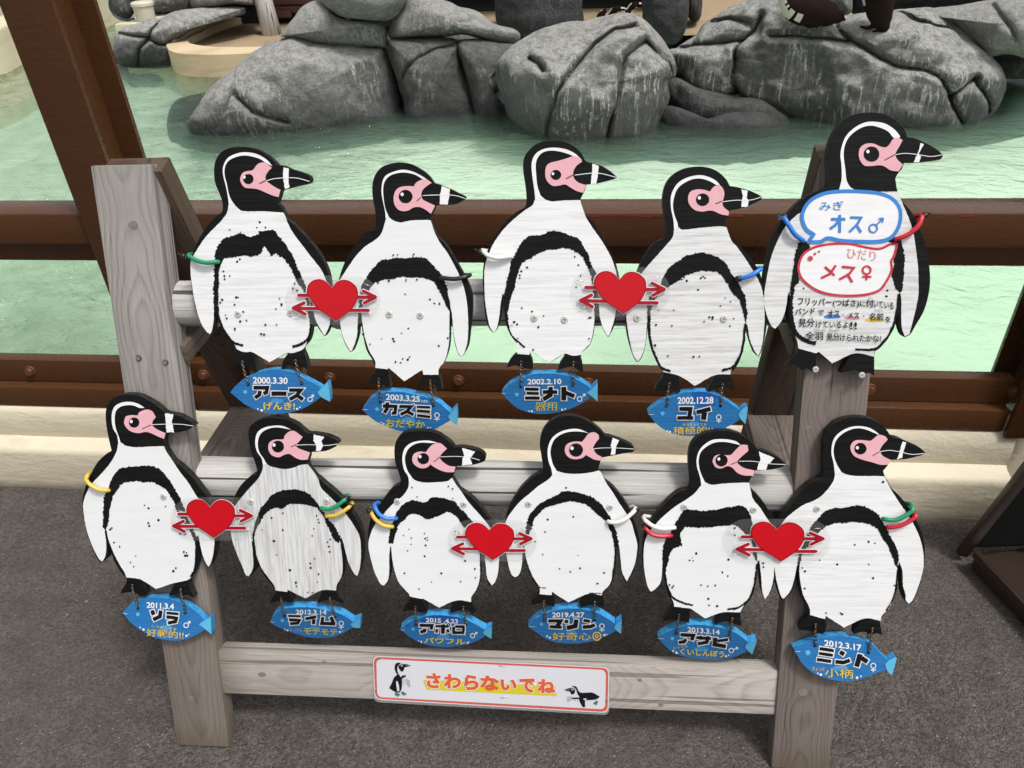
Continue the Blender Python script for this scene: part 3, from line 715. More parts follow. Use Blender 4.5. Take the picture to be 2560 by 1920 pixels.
# ---------------- rocks ----------------
def smoothstep(x): x = max(0, min(1, x)); return x * x * (3 - 2 * x)
def seg_dist(px, py, pl):
    best = 1e9
    for i in range(len(pl) - 1):
        ax, ay = pl[i]; bx, by = pl[i + 1]; dx, dy = bx - ax, by - ay
        t = ((px - ax) * dx + (py - ay) * dy) / (dx * dx + dy * dy + 1e-9); t = 0 if t < 0 else 1 if t > 1 else t
        d = (px - ax - dx * t) ** 2 + (py - ay - dy * t) ** 2
        if d < best: best = d
    return math.sqrt(best)
def boulder(name, out, mat, label, cat='rock', dist=5.0, H=0.3, p=2.2, cracks=(), cw=7, cd=0.03, nt_=110, nr=26, rough=0.05, flat_z=None, group=None, seed=0, depth_back=1.0):
    """rounded rock: silhouette traced on the plane where it stands, real thickness in front and behind"""
    out = smooth2(out, True, 4, 75); out = resample(out, 6)
    # even resampling to nt_
    Ls = [0]
    for i in range(len(out)): Ls.append(Ls[-1] + (Vector(out[(i + 1) % len(out)]) - Vector(out[i])).length)
    tot = Ls[-1]; pts = []; k = 0
    for q in range(nt_):
        s = tot * q / nt_
        while Ls[k + 1] < s: k += 1
        a, b = Vector(out[k]), Vector(out[(k + 1) % len(out)]); f = (s - Ls[k]) / max(1e-9, Ls[k + 1] - Ls[k]); pts.append(a.lerp(b, f))
    A = cx = cy = 0
    for i in range(nt_):
        a, b = pts[i - 1], pts[i]; cr = a.x * b.y - b.x * a.y; A += cr; cx += (a.x + b.x) * cr; cy += (a.y + b.y) * cr
    c = Vector((cx / (3 * A), cy / (3 * A)))
    if flat_z is None:
        D = ray(c.x, c.y); D = D / math.hypot(D.x, D.y) ; C0 = CAM + D * dist
        nrm = D.normalized(); ex = Vector((nrm.y, -nrm.x, 0)).normalized(); ez = ex.cross(nrm)
    else:
        C0 = hz(c.x, c.y, flat_z); nrm = Vector((0, 0, -1)); ex = Vector((1, 0, 0)); ez = Vector((0, 1, 0))
    def P(q): return hit(q.x, q.y, nrm, C0)
    W = [P(q) for q in pts]; Cw = P(c)
    fr_ = [math.sin(math.pi / 2 * (j / nr)) ** 1.0 for j in range(1, nr + 1)]
    V = []; F = []
    def h(r): return max(0.0, 1 - r ** p) ** (1 / p)
    off = Vector((seed * 3.1, seed * 1.7, seed * 5.3))
    def vert(i, r, side):
        w = Cw + (W[i] - Cw) * r if r > 0 else Cw
        q = c + (pts[i] - c) * r if r > 0 else c
        hh = h(r) * H * (1 if side > 0 else depth_back)
        pos = w - nrm * hh * side
        n3 = noise.fractal(pos * 2.3 + off, 1.0, 2.0, 4) * rough * (0.25 + 0.75 * h(r))
        n4 = noise.noise(pos * 9 + off) * rough * 0.22
        push = 0
        n5 = abs(noise.noise(pos * 5.5 - off)); n4 += (0.5 - n5) * rough * 0.16 
        if side > 0 and cracks:
            for pl in cracks:
                d = seg_dist(q.x, q.y, pl)
                if d < cw * 4: push += cd * math.exp(-(d / cw) ** 2) + cd * 0.35 * math.exp(-(d / (cw * 3.2)) ** 2)
        dirv = (pos - (Cw + nrm * H * 0.2)).normalized()
        return pos + dirv * (n3 + n4) + nrm * push
    V.append(vert(0, 0, 1))
    for r in fr_:
        for i in range(nt_): V.append(vert(i, r, 1))
    for i in range(nt_): F.append((0, 1 + (i + 1) % nt_, 1 + i))
    for j in range(nr - 1):
        a = 1 + j * nt_; b = a + nt_
        for i in range(nt_): F.append((a + i, a + (i + 1) % nt_, b + (i + 1) % nt_, b + i))
    last = 1 + (nr - 1) * nt_
    nb = 5; prev = last
    for j in range(1, nb + 1):
        r = math.cos(math.pi / 2 * j / nb) if j < nb else 0
        if j == nb:
            V.append(vert(0, 0, -1)); e = len(V) - 1
            for i in range(nt_): F.append((prev + i, prev + (i + 1) % nt_, e))
        else:
            b = len(V)
            for i in range(nt_): V.append(vert(i, r, -1))
            for i in range(nt_): F.append((prev + i, prev + (i + 1) % nt_, b + (i + 1) % nt_, b + i))
            prev = b
    org = Vector((Cw.x, Cw.y, 0))
    o = mesh_obj(name, [v - org for v in V], F, mat, smooth=True); o.location = org
    bm = bmesh.new(); bm.from_mesh(o.data); bmesh.ops.recalc_face_normals(bm, faces=bm.faces); bm.to_mesh(o.data); bm.free()
    tag(o, label, cat, group); return o
Z1 = lambda L_: [(x * .42194, y * .42194) for x, y in L_]              # photograph details used for tracing
Z2 = lambda L_: [(700 + x * .45208, y * .45208) for x, y in L_]
Z3 = lambda L_: [(1560 + x * .45208, y * .45208) for x, y in L_]
RK = 'boulder'
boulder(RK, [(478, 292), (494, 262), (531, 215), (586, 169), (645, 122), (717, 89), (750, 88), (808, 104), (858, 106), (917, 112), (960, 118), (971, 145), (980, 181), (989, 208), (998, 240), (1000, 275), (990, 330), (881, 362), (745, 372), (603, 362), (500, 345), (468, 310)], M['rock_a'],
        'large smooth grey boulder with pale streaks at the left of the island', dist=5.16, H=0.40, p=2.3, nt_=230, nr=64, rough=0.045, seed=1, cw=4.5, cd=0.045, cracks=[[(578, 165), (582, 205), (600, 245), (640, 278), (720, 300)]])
boulder(RK, Z1([(1175, 640), (1200, 580), (1280, 500), (1390, 400), (1420, 470), (1410, 560), (1440, 640), (1560, 760), (1380, 830), (1200, 800), (1130, 720)]), M['rock_a'],
        'low grey rock flank sloping into the water at the left foot of the large boulder', dist=5.12, H=0.26, p=2.2, nt_=80, nr=20, seed=21)
boulder(RK, [(700, 92), (706, 80), (718, 60), (745, 30), (772, 12), (808, 6), (836, 36), (881, 48), (926, 52), (958, 66), (964, 90), (966, 118), (917, 118), (858, 116), (808, 114), (750, 98)], M['rock_d'],
        'rough pale stone lying on top of the large left boulder', dist=5.2, H=0.26, p=2.3, nt_=120, nr=30, seed=2, rough=0.05)
boulder(RK, Z2([(215, -30), (235, 25), (310, 85), (400, 110), (520, 118), (620, 98), (675, 40), (700, -10), (700, -80), (580, -150), (350, -150), (230, -100)]), M['rock_d'],
        'round speckled stone at the top edge above the pale stone', dist=5.1, H=0.30, nt_=110, nr=26, seed=3, rough=0.04)
boulder(RK, Z2([(598, 180), (620, 120), (660, 60), (700, 5), (760, -25), (850, -10), (930, 15), (990, 40), (1060, 50), (1120, 80), (1160, 115), (1210, 140), (1290, 158), (1330, 190), (1320, 230), (1270, 246), (1200, 238), (1100, 212), (1000, 190), (850, 204), (700, 214), (605, 212)]), M['rock_d'],
        'long rough stone slab lying across the two dark middle boulders', dist=5.15, H=0.26, nt_=130, nr=26, seed=4, rough=0.05)
boulder(RK, Z2([(598, 225), (700, 212), (850, 206), (960, 212), (990, 240), (985, 290), (1010, 370), (1045, 460), (1075, 560), (1095, 740), (900, 740), (720, 700), (680, 560), (650, 470), (625, 380), (605, 300)]), M['rock_b'],
        'dark cracked boulder under the long stone slab, left of the pair', dist=5.0, H=0.24, p=2.6, cracks=[Z2([(660, 470), (690, 370), (760, 310), (880, 260), (990, 235)])], cw=3.5, cd=0.03, nt_=130, nr=34, seed=5)
boulder(RK, Z2([(980, 260), (1000, 218), (1100, 222), (1290, 250), (1270, 300), (1215, 350), (1210, 480), (1190, 530), (1250, 600), (1260, 760), (1100, 750), (1070, 600), (1045, 470), (1010, 370)]), M['rock_b'],
        'dark narrow boulder with white drips between the slab and the big streaked boulder', dist=4.98, H=0.22, p=2.4, nt_=110, nr=28, seed=6)
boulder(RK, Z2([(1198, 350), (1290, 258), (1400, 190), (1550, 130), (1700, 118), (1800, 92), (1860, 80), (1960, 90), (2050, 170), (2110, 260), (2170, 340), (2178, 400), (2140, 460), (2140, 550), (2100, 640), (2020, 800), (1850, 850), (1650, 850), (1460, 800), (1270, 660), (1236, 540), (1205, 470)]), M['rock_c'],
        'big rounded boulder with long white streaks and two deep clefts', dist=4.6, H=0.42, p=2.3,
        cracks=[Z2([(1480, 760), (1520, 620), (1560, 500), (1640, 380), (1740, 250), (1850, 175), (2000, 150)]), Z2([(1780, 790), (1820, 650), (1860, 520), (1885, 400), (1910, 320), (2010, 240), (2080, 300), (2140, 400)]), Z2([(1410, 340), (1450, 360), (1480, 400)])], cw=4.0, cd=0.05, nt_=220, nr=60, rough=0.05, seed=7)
boulder(RK, Z2([(1940, 80), (2010, 110), (2080, 180), (2140, 260), (2190, 340), (2190, 420), (2150, 440), (2110, 380), (2060, 280), (1990, 190), (1930, 130)]), M['rock_d'],
        'narrow pale rock ridge along the right shoulder of the big streaked boulder', dist=4.62, H=0.20, nt_=90, nr=18, seed=22, rough=0.05)
# right island
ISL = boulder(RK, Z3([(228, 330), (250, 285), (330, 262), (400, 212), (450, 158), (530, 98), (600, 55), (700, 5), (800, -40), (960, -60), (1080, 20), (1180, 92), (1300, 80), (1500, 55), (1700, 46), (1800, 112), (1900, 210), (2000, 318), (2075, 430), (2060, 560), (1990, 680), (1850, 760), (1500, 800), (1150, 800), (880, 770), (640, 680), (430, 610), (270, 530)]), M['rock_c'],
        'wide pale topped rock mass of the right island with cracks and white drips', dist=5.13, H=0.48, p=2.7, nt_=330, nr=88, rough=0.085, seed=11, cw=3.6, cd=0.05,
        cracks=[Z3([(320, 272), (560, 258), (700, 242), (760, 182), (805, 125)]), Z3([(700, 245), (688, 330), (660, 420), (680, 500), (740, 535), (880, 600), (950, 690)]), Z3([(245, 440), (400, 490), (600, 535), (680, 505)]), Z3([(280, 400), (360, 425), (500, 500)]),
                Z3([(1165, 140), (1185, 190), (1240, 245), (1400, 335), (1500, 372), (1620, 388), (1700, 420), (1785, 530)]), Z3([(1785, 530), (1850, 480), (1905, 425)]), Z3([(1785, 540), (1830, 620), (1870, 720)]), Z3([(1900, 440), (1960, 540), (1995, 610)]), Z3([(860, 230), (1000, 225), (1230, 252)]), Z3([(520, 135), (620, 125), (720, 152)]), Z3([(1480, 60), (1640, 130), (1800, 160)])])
boulder(RK, Z3([(215, 560), (240, 470), (290, 430), (400, 480), (600, 535), (760, 545), (890, 610), (950, 690), (800, 740), (450, 720), (260, 720)]), M['rock_b'],
        'low dark rock at the waterline below the reddish grey rock', dist=4.82, H=0.26, p=2.4, nt_=110, nr=26, seed=10, rough=0.06)
boulder(RK, Z3([(190, 640), (230, 590), (320, 600), (420, 660), (560, 620), (760, 620), (900, 690), (850, 760), (400, 760), (220, 720)]), M['rock_b'],
        'low flat rock shelf just breaking the water under the right island', dist=4.66, H=0.22, p=2.4, nt_=100, nr=20, seed=23, rough=0.05)
boulder(RK, Z3([(1480, 60), (1700, 42), (1900, 18), (2060, -2), (2212, -30), (2400, -30), (2420, 330), (2250, 325), (2120, 290), (1990, 312), (1900, 240), (1800, 140), (1650, 90)]), M['rock_d'],
        'pale slab rising at the far right of the island', dist=5.35, H=0.40, p=2.4, cracks=[Z3([(1680, 40), (1800, 150), (1900, 250), (2000, 320)]), Z3([(2040, 30), (2140, 160), (2200, 300)])], cw=5, cd=0.04, nt_=150, nr=34, rough=0.06, seed=13)
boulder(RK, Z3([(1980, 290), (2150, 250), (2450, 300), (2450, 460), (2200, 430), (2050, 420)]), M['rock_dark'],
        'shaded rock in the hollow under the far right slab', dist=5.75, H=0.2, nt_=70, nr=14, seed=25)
# left back rocks
boulder(RK, Z1([(676, 330), (678, 250), (700, 188), (800, 145), (900, 115), (960, 106), (1040, 70), (1170, 48), (1350, 36), (1460, 42), (1450, 84), (1250, 118), (1150, 172), (1060, 225), (1010, 262), (1010, 400), (900, 405), (760, 395), (690, 370)]), M['rock_a'],
        'long grey rock with two cracks at the back left waterline beside the basin', dist=7.4, H=0.30, p=2.6, nt_=190, nr=46, cw=2.4, cd=0.05, rough=0.05, seed=15,
        cracks=[Z1([(715, 198), (800, 215), (890, 222)]), Z1([(890, 222), (905, 180), (965, 110)]), Z1([(880, 235), (830, 290), (812, 400)]), Z1([(890, 235), (940, 262), (1010, 264)])])
boulder(RK, Z1([(640, -60), (640, 20), (665, 80), (720, 115), (770, 112), (800, 60), (800, -60)]), M['rock_b'],
        'dark rounded rock behind the cream drum at the top left', dist=8.0, H=0.35, nt_=70, nr=14, seed=18)
boulder(RK, Z1([(770, -60), (780, 30), (850, 60), (930, 82), (1050, 75), (1130, 45), (1150, -60)]), M['rock_a'],
        'grey rock in the back row behind the cream drum', dist=7.9, H=0.35, nt_=80, nr=16, seed=19)
boulder(RK, Z1([(1125, -60), (1135, 30), (1180, 52), (1270, 50), (1350, 32), (1530, 30), (1540, -60)]), M['rock_d'],
        'pale rough rock in the back row beside the timber post', dist=7.6, H=0.35, nt_=90, nr=16, seed=20)
boulder(RK, [(930, 90), (1010, 80), (1250, 100), (1300, 200), (1280, 330), (1000, 340), (930, 300), (920, 180)], M['rock_b'], 'dark rock filling the clefts behind the middle boulders', dist=5.45, H=0.12, p=4, nt_=80, nr=12, seed=50)
# submerged aprons
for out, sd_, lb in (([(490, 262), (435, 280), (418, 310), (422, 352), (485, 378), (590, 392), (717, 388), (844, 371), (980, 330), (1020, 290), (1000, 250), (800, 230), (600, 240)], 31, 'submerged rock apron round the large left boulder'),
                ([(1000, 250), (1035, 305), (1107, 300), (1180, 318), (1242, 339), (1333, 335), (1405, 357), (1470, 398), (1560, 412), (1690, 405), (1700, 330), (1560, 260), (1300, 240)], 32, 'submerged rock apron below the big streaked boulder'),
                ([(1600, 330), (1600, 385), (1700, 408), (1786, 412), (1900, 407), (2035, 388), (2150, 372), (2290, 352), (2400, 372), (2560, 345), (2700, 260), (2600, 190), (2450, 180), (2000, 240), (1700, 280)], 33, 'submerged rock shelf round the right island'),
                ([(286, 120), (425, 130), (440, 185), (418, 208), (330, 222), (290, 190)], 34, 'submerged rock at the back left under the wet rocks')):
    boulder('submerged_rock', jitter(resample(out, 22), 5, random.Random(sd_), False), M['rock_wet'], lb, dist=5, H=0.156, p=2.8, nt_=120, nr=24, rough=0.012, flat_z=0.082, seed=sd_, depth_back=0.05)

# back pillars and shelter
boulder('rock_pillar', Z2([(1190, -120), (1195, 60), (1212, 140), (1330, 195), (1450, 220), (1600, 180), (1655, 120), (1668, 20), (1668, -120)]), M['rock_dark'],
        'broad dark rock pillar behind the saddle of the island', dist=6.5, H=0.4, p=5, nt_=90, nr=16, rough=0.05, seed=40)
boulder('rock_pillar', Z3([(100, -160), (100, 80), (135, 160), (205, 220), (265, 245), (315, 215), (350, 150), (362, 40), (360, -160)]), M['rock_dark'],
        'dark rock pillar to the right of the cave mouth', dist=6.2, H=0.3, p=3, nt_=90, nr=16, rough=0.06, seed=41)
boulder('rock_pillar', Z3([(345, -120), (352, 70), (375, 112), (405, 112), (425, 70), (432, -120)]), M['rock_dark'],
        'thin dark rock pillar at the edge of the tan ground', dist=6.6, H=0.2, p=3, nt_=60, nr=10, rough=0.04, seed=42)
sh = empty('shelter', Matrix.Translation((-0.5, 8.6, 0)), 'dark penguin shelter behind the rock pillars, roofed out of view for added shade', 'shelter')
shi = Matrix.Translation((0.5, -8.6, 0))
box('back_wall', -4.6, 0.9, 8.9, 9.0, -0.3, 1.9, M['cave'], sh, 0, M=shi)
box('shade_roof', -3.4, 0.7, 6.9, 9.1, 1.5, 1.6, M['cave'], sh, 0, M=shi)  # unseen slab added overhead to shade the recess
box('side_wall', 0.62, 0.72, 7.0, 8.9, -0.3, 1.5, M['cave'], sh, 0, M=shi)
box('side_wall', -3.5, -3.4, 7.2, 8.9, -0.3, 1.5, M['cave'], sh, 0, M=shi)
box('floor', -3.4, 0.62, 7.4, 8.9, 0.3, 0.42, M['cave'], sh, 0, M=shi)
o = box('back_rock_wall', 0.75, 7.5, 9.0, 9.3, -0.3, 2.0, M['rock_dark']); tag(o, 'dark rock wall at the very back right of the enclosure', 'wall')
boulder(RK, Z3([(1040, -200), (1060, -20), (1120, 60), (1180, 80), (1250, 70), (1265, -10), (1260, -200)]), M['rock_d'], 'upright pale rock behind the lying penguin', dist=6.0, H=0.3, nt_=70, nr=14, seed=43)
boulder(RK, Z3([(1240, -200), (1255, 60), (1330, 80), (1500, 62), (1900, 30), (2250, -20), (2300, -200)]), M['rock_dark'], 'shaded rock mass behind the standing penguin', dist=6.2, H=0.3, p=3, nt_=90, nr=14, seed=44)

# drum, post, crate, hose at the top left
def lathe(name, prof_, mat, parent=None, seg=28, M_=None):
    V = []; F = []
    for r, z in prof_:
        for k in range(seg): a = 2 * math.pi * k / seg; V.append((r * math.cos(a), r * math.sin(a), z))
    for j in range(len(prof_) - 1):
        for k in range(seg): F.append((j * seg + k, j * seg + (k + 1) % seg, (j + 1) * seg + (k + 1) % seg, (j + 1) * seg + k))
    F.append(tuple(range(seg))[::-1]); F.append(tuple((len(prof_) - 1) * seg + k for k in range(seg)))
    return auto_smooth(mesh_obj(name, V, F, mat, parent, M=M_), 40)
pb = hit(367, 51, Vector((0, 1, 0)), (0, 6.45, 0)); s_ = (pb - CAM).length / F_PX
dr = empty('drum', Matrix.Translation(pb), 'small cream capped drum standing on the ledge at the top left', 'drum')
dh = 34 * s_; rr_ = 22 * s_
lathe('drum_body', [(rr_ * .84, 0), (rr_ * .93, dh * .8)], M['plastic_cream'], dr)
lathe('drum_lid', [(rr_ * .96, dh * .8 + .001), (rr_ * 1.02, dh * .83), (rr_ * 1.02, dh * .98), (rr_ * .9, dh * 1.05), (rr_ * .1, dh * 1.08)], M['plastic_cream'], dr)
lb_ = hz(300, 60, pb.z); 
o = box('ledge', pb.x - 0.22, pb.x + 0.25, pb.y - 0.12, pb.y + 0.5, -0.36, pb.z - 0.001, M['cream'], None, 0.02); tag(o, 'cream ledge carrying the capped drum', 'ledge')
def tube(name, pts, r, mat, parent=None, seg=10, cyc=False, M_=None, caps=True):
    P = [Vector(p) for p in pts]; n = len(P); V = []; F = []; up = None
    for i in range(n):
        t = ((P[(i + 1) % n] - P[i - 1]) if (cyc or 0 < i < n - 1) else (P[1] - P[0] if i == 0 else P[-1] - P[-2])).normalized()
        if up is None: up = t.orthogonal().normalized()
        up = (up - t * up.dot(t)).normalized(); sd_ = t.cross(up)
        for k in range(seg): a = 2 * math.pi * k / seg; V.append(P[i] + (up * math.cos(a) + sd_ * math.sin(a)) * (r[i] if isinstance(r, list) else r))
    for i in range(n if cyc else n - 1):
        j = (i + 1) % n
        for k in range(seg): F.append((i * seg + k, i * seg + (k + 1) % seg, j * seg + (k + 1) % seg, j * seg + k))
    if not cyc and caps: F.append(tuple(range(seg))[::-1]); F.append(tuple((n - 1) * seg + k for k in range(seg)))
    return mesh_obj(name, V, F, mat, parent, smooth=True, M=M_)
o = tube('hose', [hy(x, y, 6.4) for x, y in smooth2([(276, -10), (276, 15), (283, 34), (298, 46), (318, 51), (336, 46)], False, 4)], 0.009, M['hose']); tag(o, 'dark hose curling down beside the cream drum', 'hose')
pp = hz(672, 68, 0.41)
o = tube('timber_post', [(pp.x + .02, pp.y, 0.30), (pp.x, pp.y, 0.6), (pp.x - .03, pp.y + .02, 1.3)], [0.085, 0.075, 0.07], M['wood_log'], seg=12); tag(o, 'weathered grey timber post standing in the tan basin', 'post')
cr = hz(735, 48, 0.42)
ce = empty('crate', Matrix.Translation((cr.x, cr.y + .2, 0.42)), 'low reddish brown wooden crate in the dark shelter at the top left', 'crate')
for zz in (0.0, 0.07): box('slat', -0.28, 0.30, -0.01, 0.01, 0.02 + zz, 0.075 + zz, M['crate'], ce, 0.003)
for xx in (-0.28, 0.28): box('end_board', xx, xx + .02, 0.012, 0.35, 0.01, 0.15, M['crate'], ce, 0.003)
box('block', -0.24, -0.08, -0.05, -0.012, -0.01, 0.05, M['crate'], ce, 0.004)
# ---------------- wooden stand ----------------
ph, TA = R(2), R(20)
P0 = hz(443, 1864, 0)
SX = Vector((math.cos(ph), math.sin(ph), 0)); BK = Vector((-math.sin(ph), math.cos(ph), 0))
SU = Vector((0, 0, math.cos(TA))) + BK * math.sin(TA)
ST = Frame(P0, SX, SU)
FRW = -0.026          # front faces of the cutout boards, before the leg fronts (w = 0)
stand = empty('display_stand', ST.M, 'weathered timber A frame stand carrying all the penguin cutouts', 'stand')
def timber(name, pa, pb, wide, thick, mat, wide_dir, parent=stand, bev=0.004, lab=None):
    """board from pa to pb (stand axes), `wide` along wide_dir, local Z is the grain"""
    a, b = Vector(pa), Vector(pb); Z = (b - a); Ln = Z.length; Z.normalize()
    X = Vector(wide_dir); X = (X - Z * X.dot(Z)).normalized(); Y = Z.cross(X)
    mm = Matrix(((X.x, Y.x, Z.x, a.x), (X.y, Y.y, Z.y, a.y), (X.z, Y.z, Z.z, a.z), (0, 0, 0, 1)))
    bm = box_bm(-wide / 2, wide / 2, -thick / 2, thick / 2, 0, Ln, 0)
    # subdivide along the length for slight irregularity
    bmesh.ops.bevel(bm, geom=bm.edges[:], offset=bev, segments=2, affect='EDGES', profile=0.6)
    o = bm_obj(name, bm, mat, parent, M=mm); auto_smooth(o, 30)
    if lab: o['label'] = lab
    return o
LT = 0.042
# legs: axes u (right), w (back), v (up the lean)
Lw = 0.115
def sp(u, w, v): return (u, w, v)
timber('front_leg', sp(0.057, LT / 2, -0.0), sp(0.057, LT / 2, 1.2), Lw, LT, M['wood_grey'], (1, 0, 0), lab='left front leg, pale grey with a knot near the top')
RL = 1.252
timber('front_leg', sp(RL + .055, LT / 2, 0.0), sp(RL + .055, LT / 2, 1.195), Lw, LT, M['wood_mauve'], (1, 0, 0), lab='right front leg, browner with deep grain')
# trim: ground-level feet are sawn level by the ground itself
# rear legs lean back to the wall
def w2s(p): q = Vector(p) - P0; return (q.dot(ST.X), q.dot(ST.Y), q.dot(ST.Z))
for side, u0 in (('L', 0.057), ('R', RL + 0.036)):
    q = P0 + SX * u0
    a = Vector((q.x, 1.268 + (0.044 if side == 'R' else 0), 1.122)); b = Vector((q.x, 1.572, 0.0))
    timber('rear_leg', w2s(b), w2s(a), 0.112, 0.045, M['wood_dark'], w2s(P0 + SX), lab='dark damp rear leg behind the %s front leg' % ('left' if side == 'L' else 'right'))
    for zc, ya, yb, mt in ((0.46, 1.03, 1.425, M['wood_mauve']), (0.80, 1.15, 1.345, M['wood_mauve'])):
        if side == 'R': ya, yb = ya + 0.046, yb + 0.03
        xx = q.x + 0.002 if side == 'L' else q.x - 0.012
        timber('side_brace', w2s((xx, ya, zc)), w2s((xx, yb, zc)), 0.108, 0.038, mt, w2s(P0 + SX))
def log(name, va, vb, r, mat, seed, ua=0.100, ub=1.262, wc=0.047):
    n_, sg = 150, 72; V = []; F = []
    Ln = ub - ua
    knots_ = [(random.Random(seed + k).uniform(0.06, Ln - 0.06), random.Random(seed * 3 + k).uniform(-2.4, -0.4)) for k in range(9)]
    for i in range(n_ + 1):
        z = Ln * i / n_
        for k in range(sg):
            a = 2 * math.pi * k / sg
            rr = r * (1 + 0.06 * noise.noise(Vector((z * 4, math.cos(a) * 1.2 + seed, math.sin(a) * 1.2))) + 0.022 * noise.noise(Vector((z * 3.0, math.cos(a) * 6 + seed, math.sin(a) * 6))) - 0.05 * max(0, 0.10 - abs(noise.noise(Vector((z * 1.6 + seed, math.cos(a) * 2.6, math.sin(a) * 2.6))))) * 4)
            for kz, ka in knots_:
                da = (a - (ka % (2 * math.pi)) + math.pi) % (2 * math.pi) - math.pi
                dd = ((z - kz) ** 2 + (da * r) ** 2) / 0.011 ** 2
                if dd < 9: rr += 0.0055 * math.exp(-dd)
            V.append((math.cos(a) * rr, math.sin(a) * rr, z))
    for i in range(n_):
        for k in range(sg): F.append((i * sg + k, i * sg + (k + 1) % sg, (i + 1) * sg + (k + 1) % sg, (i + 1) * sg + k))
    Zd = Vector((Ln, 0, vb - va)).normalized(); X = Vector((0, 1, 0)); Y = Zd.cross(X)
    mm = Matrix(((X.x, Y.x, Zd.x, ua), (X.y, Y.y, Zd.y, wc), (X.z, Y.z, Zd.z, va), (0, 0, 0, 1)))
    return mesh_obj(name, V, F, mat, stand, smooth=True, M=mm)
log('log_rail', 0.949, 0.945, 0.0432, M['wood_log'], 3)
log('log_rail', 0.597, 0.591, 0.0440, M['wood_log'], 8)
# bottom plank between the legs
c1 = ST.at(557, 1630, 0.006); c2 = ST.at(1945, 1677, 0.006); c3 = ST.at(1938, 1788, 0.006); c4 = ST.at(562, 1733, 0.006)
pm = Vector((0.113, 0.006 + 0.019, (c1[1] + c4[1]) / 2)); pn = Vector(((c2[0] + c3[0]) / 2 + .004, 0.006 + 0.019, (c2[1] + c3[1]) / 2))
RW = ((c1[1] - c4[1]) + (c2[1] - c3[1])) / 2
timber('bottom_rail', pm, pn, RW, 0.038, M['wood_rail'], (0, 0, 1), bev=0.003)
def screw_at(fr, px, py, w, parent, r=0.0062, dark=False):
    u, v = fr.at(px, py, w)
    bm = bmesh.new()
    bmesh.ops.create_cone(bm, cap_ends=True, segments=18, radius1=r, radius2=r * .8, depth=0.002, matrix=Matrix.Rotation(R(90), 4, 'X'))
    o = bm_obj('screw', bm, M['screw'] if not dark else M['chain'], parent, M=Matrix.Translation((u, w - 0.0016, v)))
    a = random.uniform(0, 3.14); Vs = []; Fs = []
    for k in range(2):
        c_, s__ = math.cos(a + k * math.pi / 2), math.sin(a + k * math.pi / 2)
        l_, t_ = r * .62, r * .13; b_ = len(Vs)
        for sx_, sy_ in ((-1, -1), (1, -1), (1, 1), (-1, 1)):
            x_ = sx_ * l_; y_ = sy_ * t_; Vs.append((x_ * c_ - y_ * s__, -0.0012 - k * .00005, x_ * s__ + y_ * c_))
        Fs.append((b_, b_ + 1, b_ + 2, b_ + 3))
    mesh_obj('cross_slot', Vs, Fs, M['screw_dark'], o)
    return o
for px, py in ((347, 895), (414, 906)): screw_at(ST, px, py, 0.0, stand, 0.006, True)

def knot(px, py, w, r, el=1.0, rot=0.0, seed=0):
    rk = random.Random(seed + int(px)); u, v = ST.at(px, py, w); par = None
    for i, (k, mt) in enumerate(((1.0, M['knot_dark']), (0.84, M['knot_light']), (0.50, M['knot_dark']), (0.40, M['knot_light']))):
        pts = jitter(disc(u, v, r * k, r * k * el, 22, rot), r * 0.05, rk, False); vv, ff = fill(pts)
        o = mesh_obj('knot' if i == 0 else 'knot_ring', [(a, w - 0.0004 - i * 0.00025, b) for a, b in vv], ff, mt, stand if par is None else par)
        if par is None: par = o
for kk in ((333, 563, 0.0, .0085, .85), (2008, 1730, 0.0, .0105, 1.0), (2018, 1068, 0.0, .006, .9), (478, 1745, 0.0, .006, 1.1), (655, 1686, 0.006, .008, .7), (1652, 1762, 0.006, .005, .8), (810, 1655, 0.006, .004, .8), (1600, 1700, .006, .004, .9)): knot(*kk)
